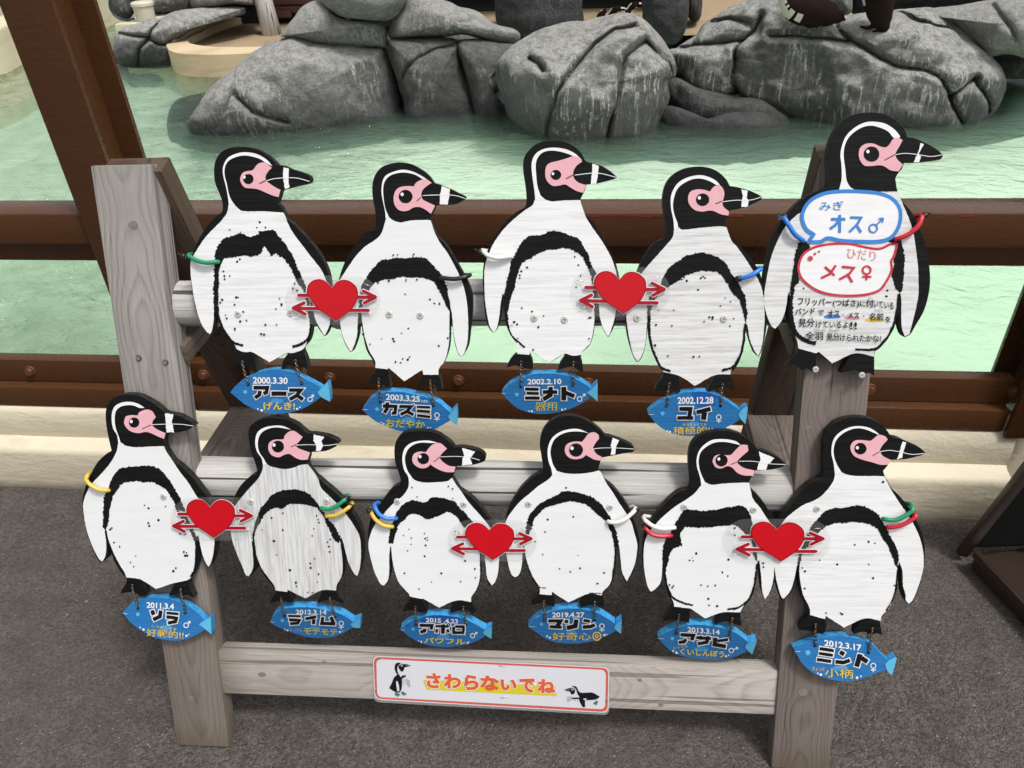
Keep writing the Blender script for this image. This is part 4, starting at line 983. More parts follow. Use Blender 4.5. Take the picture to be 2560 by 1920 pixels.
# ---------------- painted penguin cutouts ----------------
# outlines are in the panel's own plane; T = (origin x, origin y, scale) of the detail each was drawn from
PG = {}
PG['P1'] = dict(T=(400,300,.4822), mat='white', fish='2000', lab='penguin cutout with one green wing band, uppermost left beside the grey post',
 O=[(780,305),(778,322),(760,332),(700,345),(655,358),(632,362),(625,372),(617,400),(607,430),(625,450),(640,478),(655,510),(690,540),(740,590),(800,660),(840,720),(870,790),(882,860),(888,960),(884,1050),(868,1100),(853,1122),(825,1085),(802,1040),(790,985),(784,940),(786,1000),(787,1060),(780,1120),(765,1155),(742,1180),(740,1195),(757,1235),(768,1290),(740,1280),(715,1288),(668,1270),(628,1294),(640,1245),(662,1212),(655,1210),(567,1258),(480,1205),(490,1240),(503,1298),(470,1297),(440,1278),(398,1268),(363,1288),(375,1258),(395,1225),(400,1190),(372,1160),(340,1115),(312,1050),(294,985),(287,950),(284,1000),(282,1050),(272,1095),(262,1114),(240,1100),(210,1050),(185,980),(168,890),(158,800),(157,730),(170,690),(195,630),(230,570),(280,510),(318,480),(325,455),(322,420),(305,375),(287,330),(280,280),(283,230),(295,195),(320,165),(360,145),(410,139),(460,142),(510,155),(555,182),(590,212),(608,235),(640,237),(680,255),(730,270),(770,288)],
 S=[(357,440),(352,400),(343,350),(328,290),(326,250),(338,215),(360,190),(400,173),(440,167),(490,173),(530,190),(560,212),(582,240),(548,222),(520,203),(480,190),(440,184),(400,190),(365,205),(345,225),(335,255),(336,290),(346,330),(355,375),(365,405),(380,430)],
 W=[(355,440),(350,475),(325,515),(280,560),(230,615),(200,660),(178,695),(160,730),(159,800),(170,885),(188,978),(212,1050),(242,1098),(260,1110),(269,1092),(277,1050),(279,1000),(281,940),(290,945),(300,1000),(320,1060),(350,1120),(385,1165),(402,1190),(440,1203),(478,1203),(567,1256),(655,1208),(690,1208),(738,1190),(758,1160),(772,1120),(780,1060),(780,930),(790,950),(797,1000),(808,1040),(830,1082),(853,1118),(866,1095),(880,1050),(883,960),(874,870),(855,815),(835,775),(800,730),(750,665),(700,600),(665,540),(648,495),(638,480),(550,474),(430,472),(400,455),(380,430)],
 K=[(520,222),(545,222),(580,248),(562,265),(548,290),(550,312),(570,330),(600,350),(625,362),(615,400),(580,390),(545,375),(510,360),(480,355),(440,350),(420,325),(416,300),(428,275),(450,265),(480,260),(500,235)],
 E=(458,306,27,437,296,7), BW=[(640,245),(668,252),(665,300),(672,350),(648,357),(638,300)], ML=[(550,315),(600,303),(700,300),(775,318)], MD=[(515,330),(550,312)],
 B=[(283,1000),(277,880),(281,800),(286,700),(300,650),(345,610),(420,590),(470,605),(510,595),(515,575),(585,572),(620,605),(660,660),(690,705),(720,780),(755,860),(770,930),(785,1000),(785,1060),(775,1060),(765,980),(745,890),(705,830),(680,770),(650,730),(600,690),(575,705),(560,680),(540,650),(525,690),(490,705),(430,705),(370,712),(330,720),(312,760),(305,850),(303,960),(308,1000),(298,1010)],
 L=[([(297,990),(312,1050),(340,1105),(375,1150),(430,1170)],13),([(782,1000),(782,1080),(768,1130),(735,1160),(685,1176)],13)],
 sp=[(517,530),(547,557),(502,557),(417,582),(361,569),(414,722),(400,734),(329,784),(334,808),(362,808),(335,825),(405,919),(395,919),(323,932),(313,947),(388,957),(620,925),(631,957),(602,979),(433,994),(340,1010),(347,1028),(450,1038),(417,1043),(548,1061),(606,1060),(390,1083),(526,1109),(541,1111),(700,847),(690,873),(712,882)], sc=[(405,1005),(677,1000)])
PG['P2'] = dict(T=(800,340,.4583), mat='white_clean', fish='2003', lab='penguin cutout with one black wing band, second from left in the upper row',
 O=[(795,337),(780,350),(740,372),(690,377),(640,378),(628,382),(615,415),(600,455),(612,490),(625,515),(640,545),(690,600),(740,680),(780,750),(815,820),(830,880),(830,960),(820,1060),(810,1140),(790,1185),(772,1205),(755,1190),(735,1130),(725,1050),(716,960),(711,940),(709,1050),(708,1120),(698,1180),(675,1240),(648,1268),(645,1305),(655,1320),(666,1382),(640,1365),(600,1352),(528,1374),(548,1330),(562,1305),(560,1272),(460,1340),(372,1260),(372,1275),(378,1330),(385,1370),(350,1362),(320,1350),(262,1356),(280,1320),(300,1290),(300,1265),(285,1220),(255,1170),(235,1090),(225,1010),(214,930),(213,1000),(208,1080),(195,1130),(175,1175),(165,1180),(140,1140),(118,1080),(105,1000),(98,930),(98,850),(103,780),(130,700),(160,640),(200,580),(250,520),(285,512),(302,500),(305,460),(300,400),(288,340),(285,270),(300,215),(330,175),(370,155),(430,144),(490,152),(545,180),(590,215),(620,255),(640,262),(700,285),(760,315),(790,330)],
 S=[(358,450),(355,410),(342,350),(335,300),(342,245),(360,215),(400,195),(450,184),(500,192),(550,215),(600,248),(560,235),(520,212),(470,200),(420,203),(380,218),(355,245),(345,280),(346,330),(355,390),(375,440)],
 W=[(360,452),(340,520),(310,560),(250,600),(200,650),(160,705),(122,765),(104,800),(100,850),(101,930),(107,1000),(120,1078),(142,1136),(166,1176),(173,1172),(190,1130),(203,1080),(206,1000),(210,920),(222,945),(232,1020),(245,1100),(268,1170),(300,1225),(302,1265),(370,1272),(372,1262),(460,1338),(558,1275),(565,1302),(645,1303),(650,1265),(675,1235),(695,1180),(704,1110),(706,1000),(708,930),(718,960),(727,1050),(738,1130),(757,1187),(772,1203),(788,1180),(803,1130),(808,1060),(806,960),(795,870),(775,795),(740,720),(700,645),(660,590),(640,555),(620,510),(603,460),(580,458),(500,460),(440,472),(400,460),(375,440)],
 K=[(575,235),(610,255),(580,275),(560,295),(553,320),(560,345),(590,362),(628,380),(605,425),(580,405),(545,388),(510,390),(485,405),(455,410),(425,400),(405,370),(402,330),(415,295),(440,278),(480,273),(510,275),(530,250)],
 E=(467,330,38,448,318,9), BW=[(665,272),(708,290),(705,330),(695,373),(652,373),(655,325)], ML=[(560,325),(620,322),(700,322),(740,325),(790,340)], MD=[(528,355),(550,335)],
 B=[(213,960),(220,860),(235,800),(262,760),(290,720),(330,680),(390,668),(470,665),(560,662),(600,690),(650,740),(680,790),(700,860),(712,930),(708,960),(700,945),(670,890),(650,840),(610,790),(570,775),(500,772),(450,768),(390,778),(330,790),(300,800),(275,830),(255,870),(235,920),(225,960)],
 L=[], sp=[(465,864),(600,892),(624,913),(652,916),(482,1050),(445,1076),(337,1106),(398,1106),(404,1119),(273,1135),(232,1083),(697,1102),(648,1144),(452,1215),(480,1219),(489,1205),(413,1231),(440,1236),(400,650),(424,648),(505,655),(512,645),(376,790),(400,775),(318,800),(470,785),(530,782)], sc=[(378,972),(547,978)])
PG['P3'] = dict(T=(1150,320,.4704), mat='white', fish='2002b', lab='penguin cutout with one white wing band, middle of the upper row',
 O=[(835,262),(820,272),(770,285),(720,297),(672,301),(660,340),(640,383),(650,415),(665,455),(700,490),(745,560),(790,640),(820,700),(840,760),(850,830),(846,920),(832,1000),(820,1050),(800,1095),(788,1112),(770,1090),(750,1040),(738,990),(732,900),(722,850),(718,900),(718,1000),(712,1080),(700,1130),(680,1165),(650,1190),(648,1205),(640,1215),(650,1250),(654,1294),(630,1290),(600,1268),(560,1275),(521,1286),(530,1255),(555,1215),(552,1200),(478,1250),(375,1185),(372,1205),(385,1240),(388,1282),(360,1280),(325,1270),(290,1262),(248,1274),(262,1240),(285,1210),(303,1200),(303,1150),(275,1110),(250,1060),(238,1000),(234,950),(229,880),(220,950),(214,1020),(198,1070),(178,1088),(155,1065),(135,1000),(125,900),(121,800),(125,730),(140,670),(165,610),(205,545),(260,480),(310,440),(340,425),(352,400),(352,350),(345,290),(335,220),(340,160),(365,120),(400,88),(450,70),(510,67),(560,75),(610,100),(645,135),(668,175),(700,185),(750,200),(800,230),(828,255)],
 S=[(400,380),(395,330),(385,260),(380,200),(388,160),(410,130),(450,110),(500,104),(560,112),(610,135),(648,170),(625,160),(580,140),(530,125),(480,120),(440,130),(415,155),(403,190),(405,250),(412,310),(430,365)],
 W=[(402,375),(385,410),(340,440),(280,490),(230,540),(190,595),(160,650),(140,705),(130,760),(130,850),(135,930),(145,1000),(160,1060),(180,1085),(195,1065),(208,1010),(215,940),(226,880),(234,890),(244,960),(255,1040),(275,1095),(300,1140),(303,1200),(368,1205),(375,1185),(478,1248),(552,1200),(600,1210),(648,1205),(652,1185),(690,1145),(708,1080),(715,1000),(718,880),(722,850),(735,900),(741,990),(753,1040),(772,1088),(788,1108),(798,1090),(812,1045),(826,990),(836,900),(835,800),(822,740),(800,680),(760,610),(715,545),(685,500),(668,470),(650,420),(640,383),(560,385),(490,390),(455,380),(430,360)],
 K=[(570,160),(600,150),(630,155),(650,178),(620,200),(603,230),(605,265),(630,290),(670,303),(655,345),(620,335),(585,315),(560,300),(530,305),(495,308),(465,285),(453,250),(458,205),(480,185),(520,175)],
 E=(510,249,28,494,243,7), BW=[(705,188),(738,200),(733,245),(725,295),(695,299),(700,245)], ML=[(610,250),(700,240),(750,242),(830,262)], MD=[(562,270),(605,247)],
 B=[(232,900),(245,830),(262,760),(280,690),(310,640),(340,590),(390,570),(440,565),(495,545),(550,558),(600,575),(640,600),(670,650),(690,700),(710,750),(730,780),(728,860),(722,950),(715,1000),(710,940),(708,880),(700,800),(680,750),(660,700),(620,660),(560,640),(500,645),(430,660),(380,690),(340,710),(310,760),(290,850),(265,920),(255,990),(258,1030),(244,1010),(237,960)],
 L=[([(248,1000),(258,1060),(285,1115),(345,1165)],9)], sp=[(610,685),(629,729),(356,741),(326,762),(318,783),(317,798),(617,846),(641,785),(329,957),(383,975),(445,998),(288,1030),(304,1043),(276,1048),(417,1058),(694,1007),(685,1009),(308,1117),(686,1119),(389,1178)], sc=[(395,1010),(556,1017)])
PG['P4'] = dict(T=(1500,380,.4583), mat='white_worn', fish='2002', lab='penguin cutout with one blue wing band, beside the speech bubble penguin',
 O=[(885,245),(878,260),(840,280),(800,298),(750,312),(712,318),(700,345),(680,395),(695,430),(720,480),(755,500),(800,550),(845,610),(875,670),(890,720),(910,800),(915,880),(905,980),(885,1075),(865,1118),(845,1100),(825,1050),(810,1000),(802,950),(798,920),(795,970),(785,1060),(765,1130),(735,1185),(715,1200),(712,1215),(722,1250),(736,1292),(725,1300),(690,1285),(640,1290),(595,1308),(585,1300),(600,1270),(622,1240),(630,1217),(517,1277),(430,1217),(430,1240),(440,1305),(432,1312),(395,1298),(355,1300),(300,1313),(298,1300),(315,1260),(342,1225),(340,1195),(315,1160),(285,1090),(268,1020),(262,960),(258,930),(255,1000),(245,1070),(228,1120),(210,1145),(195,1140),(175,1100),(150,1010),(140,930),(138,850),(150,780),(175,710),(205,650),(230,590),(260,540),(300,495),(355,472),(360,440),(358,380),(345,310),(343,250),(355,190),(380,145),(420,110),(470,88),(530,79),(590,85),(640,105),(685,145),(708,185),(740,190),(800,205),(850,225)],
 S=[(405,430),(400,370),(388,310),(386,250),(400,205),(430,165),(480,138),(540,126),(590,135),(630,155),(655,180),(635,180),(600,160),(550,145),(500,150),(450,175),(420,205),(405,245),(398,290),(405,340),(425,400)],
 W=[(405,425),(395,465),(360,510),(315,560),(270,610),(225,665),(185,720),(155,790),(143,870),(148,940),(160,1020),(178,1095),(200,1138),(212,1140),(235,1095),(248,1040),(254,960),(260,920),(270,960),(280,1040),(300,1110),(335,1170),(342,1200),(430,1220),(517,1275),(628,1217),(712,1213),(715,1192),(745,1150),(770,1090),(782,1000),(792,930),(805,950),(815,1010),(835,1070),(862,1114),(878,1075),(893,990),(898,880),(888,770),(865,700),(830,640),(785,570),(745,515),(718,485),(690,410),(660,405),(560,412),(450,424),(425,405)],
 K=[(645,178),(665,190),(678,220),(675,250),(668,275),(675,300),(705,325),(700,347),(660,340),(620,322),(590,320),(560,325),(520,318),(490,290),(480,255),(490,220),(520,205),(560,205),(600,215),(620,190)],
 E=(560,260,36,542,250,9), BW=[(770,203),(806,210),(800,250),(812,265),(805,298),(772,300),(775,262),(780,240)], ML=[(665,272),(740,263),(820,262),(882,245)], MD=[(630,282),(668,268)],
 B=[(258,870),(270,790),(310,750),(340,700),(370,640),(430,590),(490,560),(550,548),(620,565),(680,600),(710,650),(745,700),(770,740),(795,800),(803,880),(797,950),(785,900),(765,820),(735,780),(700,730),(670,680),(630,655),(570,650),(520,655),(460,680),(400,720),(355,750),(310,790),(280,850),(275,950),(272,1000),(262,960)],
 L=[([(268,950),(278,1040),(300,1110),(335,1175),(385,1197)],12),([(792,940),(780,1060),(755,1130),(720,1175),(665,1192)],13)],
 sp=[(460,686),(446,696),(474,703),(550,688),(562,680),(573,687),(535,751),(683,797),(712,816),(657,840),(319,863),(402,862),(596,901),(614,901),(568,924),(613,911),(730,908),(306,942),(392,947),(708,949),(300,1054),(371,1112),(510,1116),(542,1114)], sc=[(203,905),(676,909)])
PG['P5'] = dict(T=(1850,240,.458), mat='white_worn', fish=None, lab='tallest penguin cutout with blue and red speech bubbles and handwriting on its belly',
 O=[(1108,325),(1095,345),(1050,355),(960,365),(895,365),(885,395),(865,420),(850,445),(850,465),(860,520),(880,560),(890,580),(940,640),(975,720),(1010,800),(1030,900),(1038,1000),(1030,1080),(1005,1170),(960,1250),(930,1300),(900,1317),(885,1300),(870,1250),(865,1180),(870,1110),(874,1075),(862,1110),(850,1190),(835,1260),(805,1320),(770,1370),(735,1395),(733,1425),(733,1480),(733,1527),(700,1512),(672,1520),(640,1490),(549,1511),(590,1440),(630,1410),(625,1406),(503,1462),(430,1395),(415,1425),(416,1500),(395,1507),(365,1485),(335,1497),(300,1470),(247,1478),(280,1440),(310,1410),(318,1380),(318,1350),(290,1300),(268,1240),(262,1180),(268,1110),(270,1075),(262,1100),(255,1160),(235,1220),(205,1265),(190,1274),(165,1255),(140,1200),(125,1120),(130,1000),(145,900),(165,820),(195,740),(240,670),(300,600),(360,550),(430,515),(470,500),(483,470),(480,400),(478,330),(487,270),(510,210),(545,150),(590,115),(650,95),(720,90),(790,100),(850,135),(895,180),(912,225),(950,230),(1020,260),(1080,295)],
 S=[(540,515),(555,450),(553,370),(548,320),(560,260),(585,210),(630,170),(680,145),(730,140),(790,150),(840,180),(875,220),(862,242),(835,225),(810,195),(770,175),(720,162),(670,170),(620,200),(585,240),(568,290),(567,340),(575,400),(582,460),(605,500),(640,520)],
 W=[(540,512),(460,560),(380,610),(310,650),(250,710),(200,800),(165,900),(145,1000),(130,1110),(145,1190),(168,1250),(192,1271),(225,1230),(250,1160),(260,1090),(269,1065),(275,1100),(275,1200),(285,1270),(310,1330),(320,1378),(415,1405),(430,1395),(503,1460),(625,1405),(732,1422),(735,1390),(780,1350),(830,1260),(850,1180),(862,1100),(874,1068),(882,1120),(880,1200),(885,1270),(900,1312),(925,1300),(940,1240),(965,1140),(975,1050),(970,920),(955,800),(940,720),(910,640),(885,580),(865,522),(740,522),(640,518),(600,500)],
 K=[(835,235),(860,228),(888,240),(870,275),(855,300),(848,320),(858,345),(890,375),(865,412),(820,405),(790,385),(760,378),(720,382),(680,380),(655,350),(648,315),(658,280),(690,260),(730,260),(765,275),(795,280),(815,265)],
 E=(718,317,43,698,303,9), BW=[(985,258),(1003,262),(985,300),(975,315),(985,330),(978,362),(948,362),(965,325),(975,300)], ML=[(848,320),(900,313),(960,318),(1040,330),(1100,322)], MD=[(790,350),(848,318)],
 B=[(320,800),(360,790),(385,820),(370,850),(335,880),(320,950),(320,1020),(300,1040),(290,1120),(290,1200),(305,1265),(330,1310),(290,1290),(275,1240),(272,1150),(275,1050),(290,950),(300,870)],
 B2=[(800,790),(850,770),(880,790),(900,870),(895,950),(885,1060),(870,1070),(850,1050),(830,980),(840,920),(835,860),(830,800)],
 L=[([(278,1180),(290,1260),(320,1310),(370,1340),(415,1352)],22),([(868,1080),(856,1180),(836,1258),(803,1320),(752,1372),(704,1386),(630,1382)],13)],
 sp=[(348,1050),(805,1062),(800,1093)], sc=[(412,1492),(665,1523)])
PG['B1'] = dict(T=(180,950,.4219), mat='white_clean', fish='2011', lab='penguin cutout with one yellow wing band, lower left on the front leg',
 O=[(728,270),(700,290),(640,308),(590,312),(555,312),(545,348),(545,385),(560,420),(600,480),(640,510),(700,565),(760,640),(810,710),(845,780),(860,860),(858,940),(850,1010),(835,1075),(810,1112),(790,1090),(768,1030),(757,980),(750,930),(748,960),(745,1050),(735,1110),(715,1160),(690,1185),(690,1208),(702,1240),(723,1292),(690,1275),(655,1275),(620,1268),(572,1283),(585,1250),(605,1215),(600,1207),(498,1240),(415,1185),(400,1178),(430,1230),(441,1278),(410,1283),(375,1262),(340,1258),(288,1264),(300,1235),(320,1205),(320,1175),(290,1140),(250,1070),(225,1000),(208,930),(200,890),(213,950),(217,1000),(205,1055),(180,1080),(160,1070),(130,1020),(100,940),(75,850),(62,750),(65,690),(80,630),(110,560),(150,490),(200,440),(235,420),(225,380),(210,310),(200,230),(203,170),(225,125),(270,95),(330,85),(390,92),(440,115),(500,150),(545,190),(580,200),(640,215),(700,250)],
 S=[(275,385),(268,330),(245,290),(235,240),(238,190),(255,155),(290,135),(340,129),(390,140),(430,165),(400,165),(360,150),(320,150),(285,160),(260,185),(253,225),(258,280),(275,330),(290,375)],
 W=[(272,380),(265,420),(235,480),(200,525),(160,570),(110,625),(78,690),(66,750),(78,850),(103,940),(135,1015),(163,1065),(180,1075),(195,1050),(203,1000),(200,900),(205,890),(215,940),(240,1010),(275,1080),(310,1140),(322,1170),(395,1178),(430,1195),(498,1238),(600,1205),(690,1183),(712,1155),(725,1090),(730,1000),(735,930),(750,920),(760,980),(772,1030),(793,1085),(810,1108),(825,1075),(838,1020),(845,940),(838,860),(815,800),(780,740),(740,690),(690,610),(640,545),(600,485),(560,425),(545,392),(450,395),(370,398),(320,390),(295,372)],
 K=[(400,190),(440,175),(475,185),(497,220),(478,245),(475,270),(500,290),(555,315),(545,348),(510,335),(460,312),(430,308),(395,315),(350,305),(320,280),(308,250),(318,215),(350,208),(390,210)],
 E=(368,252,31,351,246,9), BW=[(552,197),(600,205),(592,250),(605,310),(560,310),(555,255)], ML=[(470,265),(540,262),(640,262),(720,272)], MD=[(415,290),(470,265)],
 B=[(183,870),(185,790),(190,700),(215,640),(250,560),(300,520),(370,512),(470,508),(520,530),(560,570),(600,630),(640,700),(665,760),(690,830),(725,900),(745,980),(742,1060),(735,1000),(715,930),(690,880),(650,830),(625,790),(610,740),(580,680),(540,640),(490,610),(430,605),(370,600),(310,610),(275,640),(250,680),(228,740),(220,800),(210,860),(200,890)],
 L=[([(195,880),(207,950),(212,1010),(205,1050)],9),([(738,980),(738,1060),(722,1130),(700,1165)],9)],
 sp=[(453,760),(430,742),(555,749),(512,830),(452,847),(458,864),(236,877),(227,885),(642,911),(671,912),(249,962),(283,987),(664,1018),(680,1023),(671,1040),(683,1040),(379,1042),(348,1079),(367,1104),(617,1113),(602,1131)], sc=[(543,690)])
PG['B2'] = dict(T=(540,1000,.3918), mat='white_vert', fish='2012', lab='greyish penguin cutout with upright grain and green over yellow wing bands on its right wing',
 O=[(785,275),(760,300),(700,325),(640,330),(600,332),(590,380),(585,405),(600,440),(640,490),(655,500),(700,540),(760,590),(820,650),(870,720),(915,800),(935,880),(938,980),(925,1070),(905,1125),(880,1115),(845,1050),(830,1000),(815,935),(800,880),(805,920),(812,1000),(814,1080),(802,1140),(775,1185),(765,1215),(775,1240),(803,1272),(808,1302),(775,1283),(740,1275),(690,1280),(643,1302),(660,1260),(672,1225),(672,1215),(572,1268),(455,1210),(460,1215),(485,1260),(494,1288),(460,1290),(430,1280),(385,1285),(340,1298),(360,1260),(380,1230),(378,1210),(345,1165),(300,1110),(265,1030),(245,950),(236,890),(246,980),(257,1050),(245,1100),(208,1128),(190,1120),(160,1060),(120,960),(95,880),(90,800),(97,720),(105,650),(130,590),(170,530),(230,480),(255,475),(262,450),(250,400),(225,330),(210,260),(208,200),(225,160),(270,130),(330,115),(400,117),(460,130),(520,160),(580,210),(620,215),(700,228),(760,252)],
 S=[(300,415),(290,370),(262,330),(250,280),(255,230),(275,195),(320,172),(380,163),(430,167),(480,190),(430,180),(380,175),(330,185),(290,210),(270,250),(268,300),(280,340),(305,375),(320,405)],
 W=[(300,405),(295,450),(270,500),(230,545),(190,590),(140,650),(105,710),(94,800),(100,880),(125,960),(162,1050),(190,1115),(208,1125),(230,1090),(238,1050),(235,980),(228,905),(238,895),(250,960),(280,1050),(320,1120),(370,1180),(380,1215),(455,1225),(458,1210),(572,1266),(672,1215),(765,1215),(770,1180),(800,1130),(808,1060),(803,980),(795,900),(800,875),(818,930),(832,990),(850,1050),(885,1112),(903,1122),(918,1070),(925,980),(918,880),(880,800),(830,730),(790,680),(720,610),(670,560),(650,500),(610,440),(585,410),(540,415),(500,430),(450,440),(390,435),(340,420),(318,398)],
 K=[(470,200),(500,198),(553,235),(530,265),(505,290),(530,310),(600,335),(585,380),(545,382),(510,370),(470,345),(435,350),(405,365),(370,360),(345,340),(333,305),(342,270),(375,253),(410,252),(432,250),(440,225)],
 E=(395,297,39,370,287,10), BW=[(622,220),(690,235),(672,262),(685,290),(665,325),(635,325),(640,290),(622,260)], ML=[(505,288),(600,285),(700,290),(780,280)], MD=[(478,300),(510,285)],
 B=[(232,890),(235,840),(255,770),(280,700),(320,650),(365,600),(430,575),(520,572),(580,590),(620,625),(660,680),(710,750),(760,810),(790,870),(785,915),(750,890),(725,830),(700,780),(680,730),(640,690),(590,672),(530,665),(470,665),(430,690),(380,690),(330,710),(300,750),(270,800),(250,850),(240,890)],
 L=[([(240,890),(248,960),(250,1030),(240,1080)],12),([(792,880),(805,960),(815,1040),(815,1090)],8),([(265,1040),(320,1120),(360,1170)],5)],
 sp=[(427,723),(355,752),(641,739),(652,763),(657,782),(295,828),(427,829),(625,822),(614,866),(370,899),(730,888),(713,906),(721,934),(726,968),(386,987),(631,1012),(603,1042),(605,1070),(473,1084),(655,1109),(648,1160),(511,1164),(515,1187),(588,1225),(617,1228)], sc=[(222,647),(705,645)])
PG['B3'] = dict(T=(880,1030,.3737), mat='white_clean', fish='2015', lab='penguin cutout with blue over yellow wing bands, third in the lower row',
 O=[(895,300),(890,325),(860,340),(800,355),(740,360),(695,362),(690,400),(668,435),(690,470),(725,520),(770,550),(830,600),(890,680),(945,750),(980,830),(994,900),(993,960),(985,1050),(965,1120),(940,1165),(915,1155),(900,1100),(890,1000),(882,940),(865,880),(860,960),(862,1050),(858,1130),(835,1190),(800,1235),(797,1270),(822,1310),(829,1347),(795,1342),(760,1322),(715,1328),(659,1346),(665,1300),(700,1275),(700,1262),(583,1310),(472,1247),(470,1260),(498,1305),(501,1346),(465,1342),(430,1328),(395,1325),(339,1336),(355,1300),(385,1265),(388,1230),(340,1180),(300,1110),(275,1030),(263,950),(259,890),(259,990),(258,1080),(245,1130),(215,1163),(190,1155),(160,1100),(135,1020),(115,930),(107,860),(110,780),(130,700),(170,640),(220,570),(270,510),(320,487),(325,450),(310,400),(290,340),(283,270),(290,210),(310,170),(350,140),(420,128),(500,128),(570,145),(620,175),(670,215),(685,240),(720,235),(800,245),(870,270)],
 S=[(382,480),(375,430),(350,390),(338,340),(338,290),(355,240),(400,205),(460,192),(520,192),(575,207),(520,207),(460,205),(410,220),(375,250),(355,300),(358,350),(375,400),(400,440)],
 W=[(382,470),(375,510),(340,560),(290,600),(240,650),(190,710),(150,760),(120,830),(110,900),(130,1000),(155,1080),(190,1150),(215,1160),(240,1125),(250,1060),(248,980),(255,900),(262,900),(270,990),(290,1080),(320,1150),(380,1215),(388,1235),(465,1250),(472,1247),(583,1308),(700,1260),(797,1272),(800,1235),(835,1180),(855,1110),(855,1000),(855,900),(868,880),(885,940),(895,1030),(905,1110),(935,1160),(955,1140),(975,1080),(985,980),(975,880),(940,800),(900,740),(830,660),(770,590),(730,530),(700,490),(668,440),(640,462),(560,470),(480,472),(420,455),(398,435)],
 K=[(545,215),(590,208),(635,245),(600,280),(585,305),(610,335),(650,360),(693,365),(683,402),(630,402),(580,385),(545,365),(525,350),(500,372),(455,375),(415,350),(402,315),(415,280),(450,265),(495,268),(515,240)],
 E=(477,312,39,455,298,10), BW=[(735,240),(825,265),(805,290),(790,310),(805,350),(735,358),(740,310),(750,290)], ML=[(590,300),(700,297),(790,305),(855,322)], MD=[(545,335),(590,300)],
 B=[(248,880),(250,820),(270,740),(300,670),(340,620),(400,590),(440,600),(500,600),(540,570),(600,575),(680,595),(720,640),(770,690),(810,740),(845,800),(865,890),(850,900),(830,860),(790,800),(750,770),(720,730),(690,690),(640,670),(590,690),(540,712),(490,715),(450,690),(400,680),(350,720),(310,760),(290,820),(275,880)],
 L=[], sp=[(382,786),(345,825),(396,843),(484,813),(504,839),(490,846),(503,858),(396,885),(493,892),(373,928),(487,964),(693,798),(715,807),(757,995),(823,1047),(352,1077),(598,1077),(827,1107),(533,1136),(728,1133),(449,1182),(402,503),(645,495),(674,513),(436,565),(402,590),(675,575)], sc=[(302,598),(747,617)])
PG['B4'] = dict(T=(1220,1010,.3857), mat='white_clean', fish='2019', lab='penguin cutout with one white wing band, fourth in the lower row',
 O=[(950,295),(940,310),(880,320),(820,332),(750,345),(738,350),(730,370),(715,430),(740,480),(765,505),(810,540),(870,610),(920,690),(950,770),(975,850),(980,920),(965,1010),(940,1090),(900,1153),(880,1140),(865,1080),(855,1000),(848,930),(838,890),(828,960),(825,1060),(810,1140),(780,1190),(745,1220),(735,1240),(750,1270),(753,1319),(720,1312),(690,1300),(645,1308),(598,1320),(600,1285),(640,1245),(650,1232),(522,1288),(415,1217),(418,1240),(430,1280),(431,1316),(400,1305),(365,1290),(325,1293),(278,1303),(290,1270),(325,1240),(333,1230),(332,1195),(295,1150),(265,1080),(245,1000),(240,940),(232,890),(228,960),(222,1050),(205,1110),(175,1128),(150,1110),(125,1040),(110,960),(103,860),(108,780),(125,700),(165,620),(210,550),(270,490),(320,455),(355,440),(355,400),(345,330),(335,260),(345,200),(370,150),(410,110),(460,85),(530,76),(600,90),(660,120),(710,155),(745,190),(760,205),(800,215),(870,240),(930,270)],
 S=[(418,468),(410,420),(392,370),(386,310),(395,260),(420,215),(470,180),(530,163),(590,163),(655,190),(610,180),(550,178),(490,190),(440,220),(415,260),(405,310),(412,360),(425,400),(450,440)],
 W=[(418,460),(390,490),(330,530),(270,580),(210,630),(160,690),(120,750),(107,830),(112,920),(127,1020),(150,1100),(174,1124),(202,1105),(218,1050),(225,960),(233,900),(240,950),(250,1010),(275,1090),(310,1150),(335,1190),(335,1232),(413,1240),(415,1217),(522,1286),(650,1230),(735,1240),(745,1215),(785,1175),(805,1120),(818,1040),(822,940),(838,885),(852,930),(860,1010),(870,1090),(900,1150),(935,1080),(958,1010),(968,920),(950,840),(930,770),(890,700),(850,640),(800,560),(765,510),(730,440),(715,432),(660,445),(590,452),(510,450),(448,436)],
 K=[(655,190),(690,183),(715,200),(720,225),(695,255),(680,285),(700,320),(740,345),(728,367),(690,360),(660,345),(635,330),(610,350),(570,358),(530,350),(502,320),(500,280),(520,255),(560,243),(610,245),(630,220)],
 E=(571,298,45,545,286,11), BW=[(810,220),(850,235),(830,275),(825,325),(795,330),(802,290),(795,270)], ML=[(675,292),(740,285),(830,285),(945,292)], MD=None,
 B=[(243,880),(245,800),(260,740),(300,680),(360,630),(430,600),(490,565),(560,570),(640,590),(700,620),(750,670),(790,730),(820,800),(840,860),(845,920),(815,930),(815,890),(790,810),(770,770),(730,730),(690,700),(650,660),(590,640),(510,632),(450,650),(390,665),(340,700),(300,750),(285,800),(265,850),(250,900)],
 L=[([(828,920),(822,1030),(808,1130)],11),([(255,1040),(290,1130),(330,1185),(375,1192)],7),([(655,1225),(735,1228)],5)],
 sp=[(506,544),(387,749),(553,731),(371,830),(305,892),(355,975),(584,981),(464,1067),(534,1087),(597,1064),(753,1093),(710,1163)], sc=[(263,647),(791,669)])
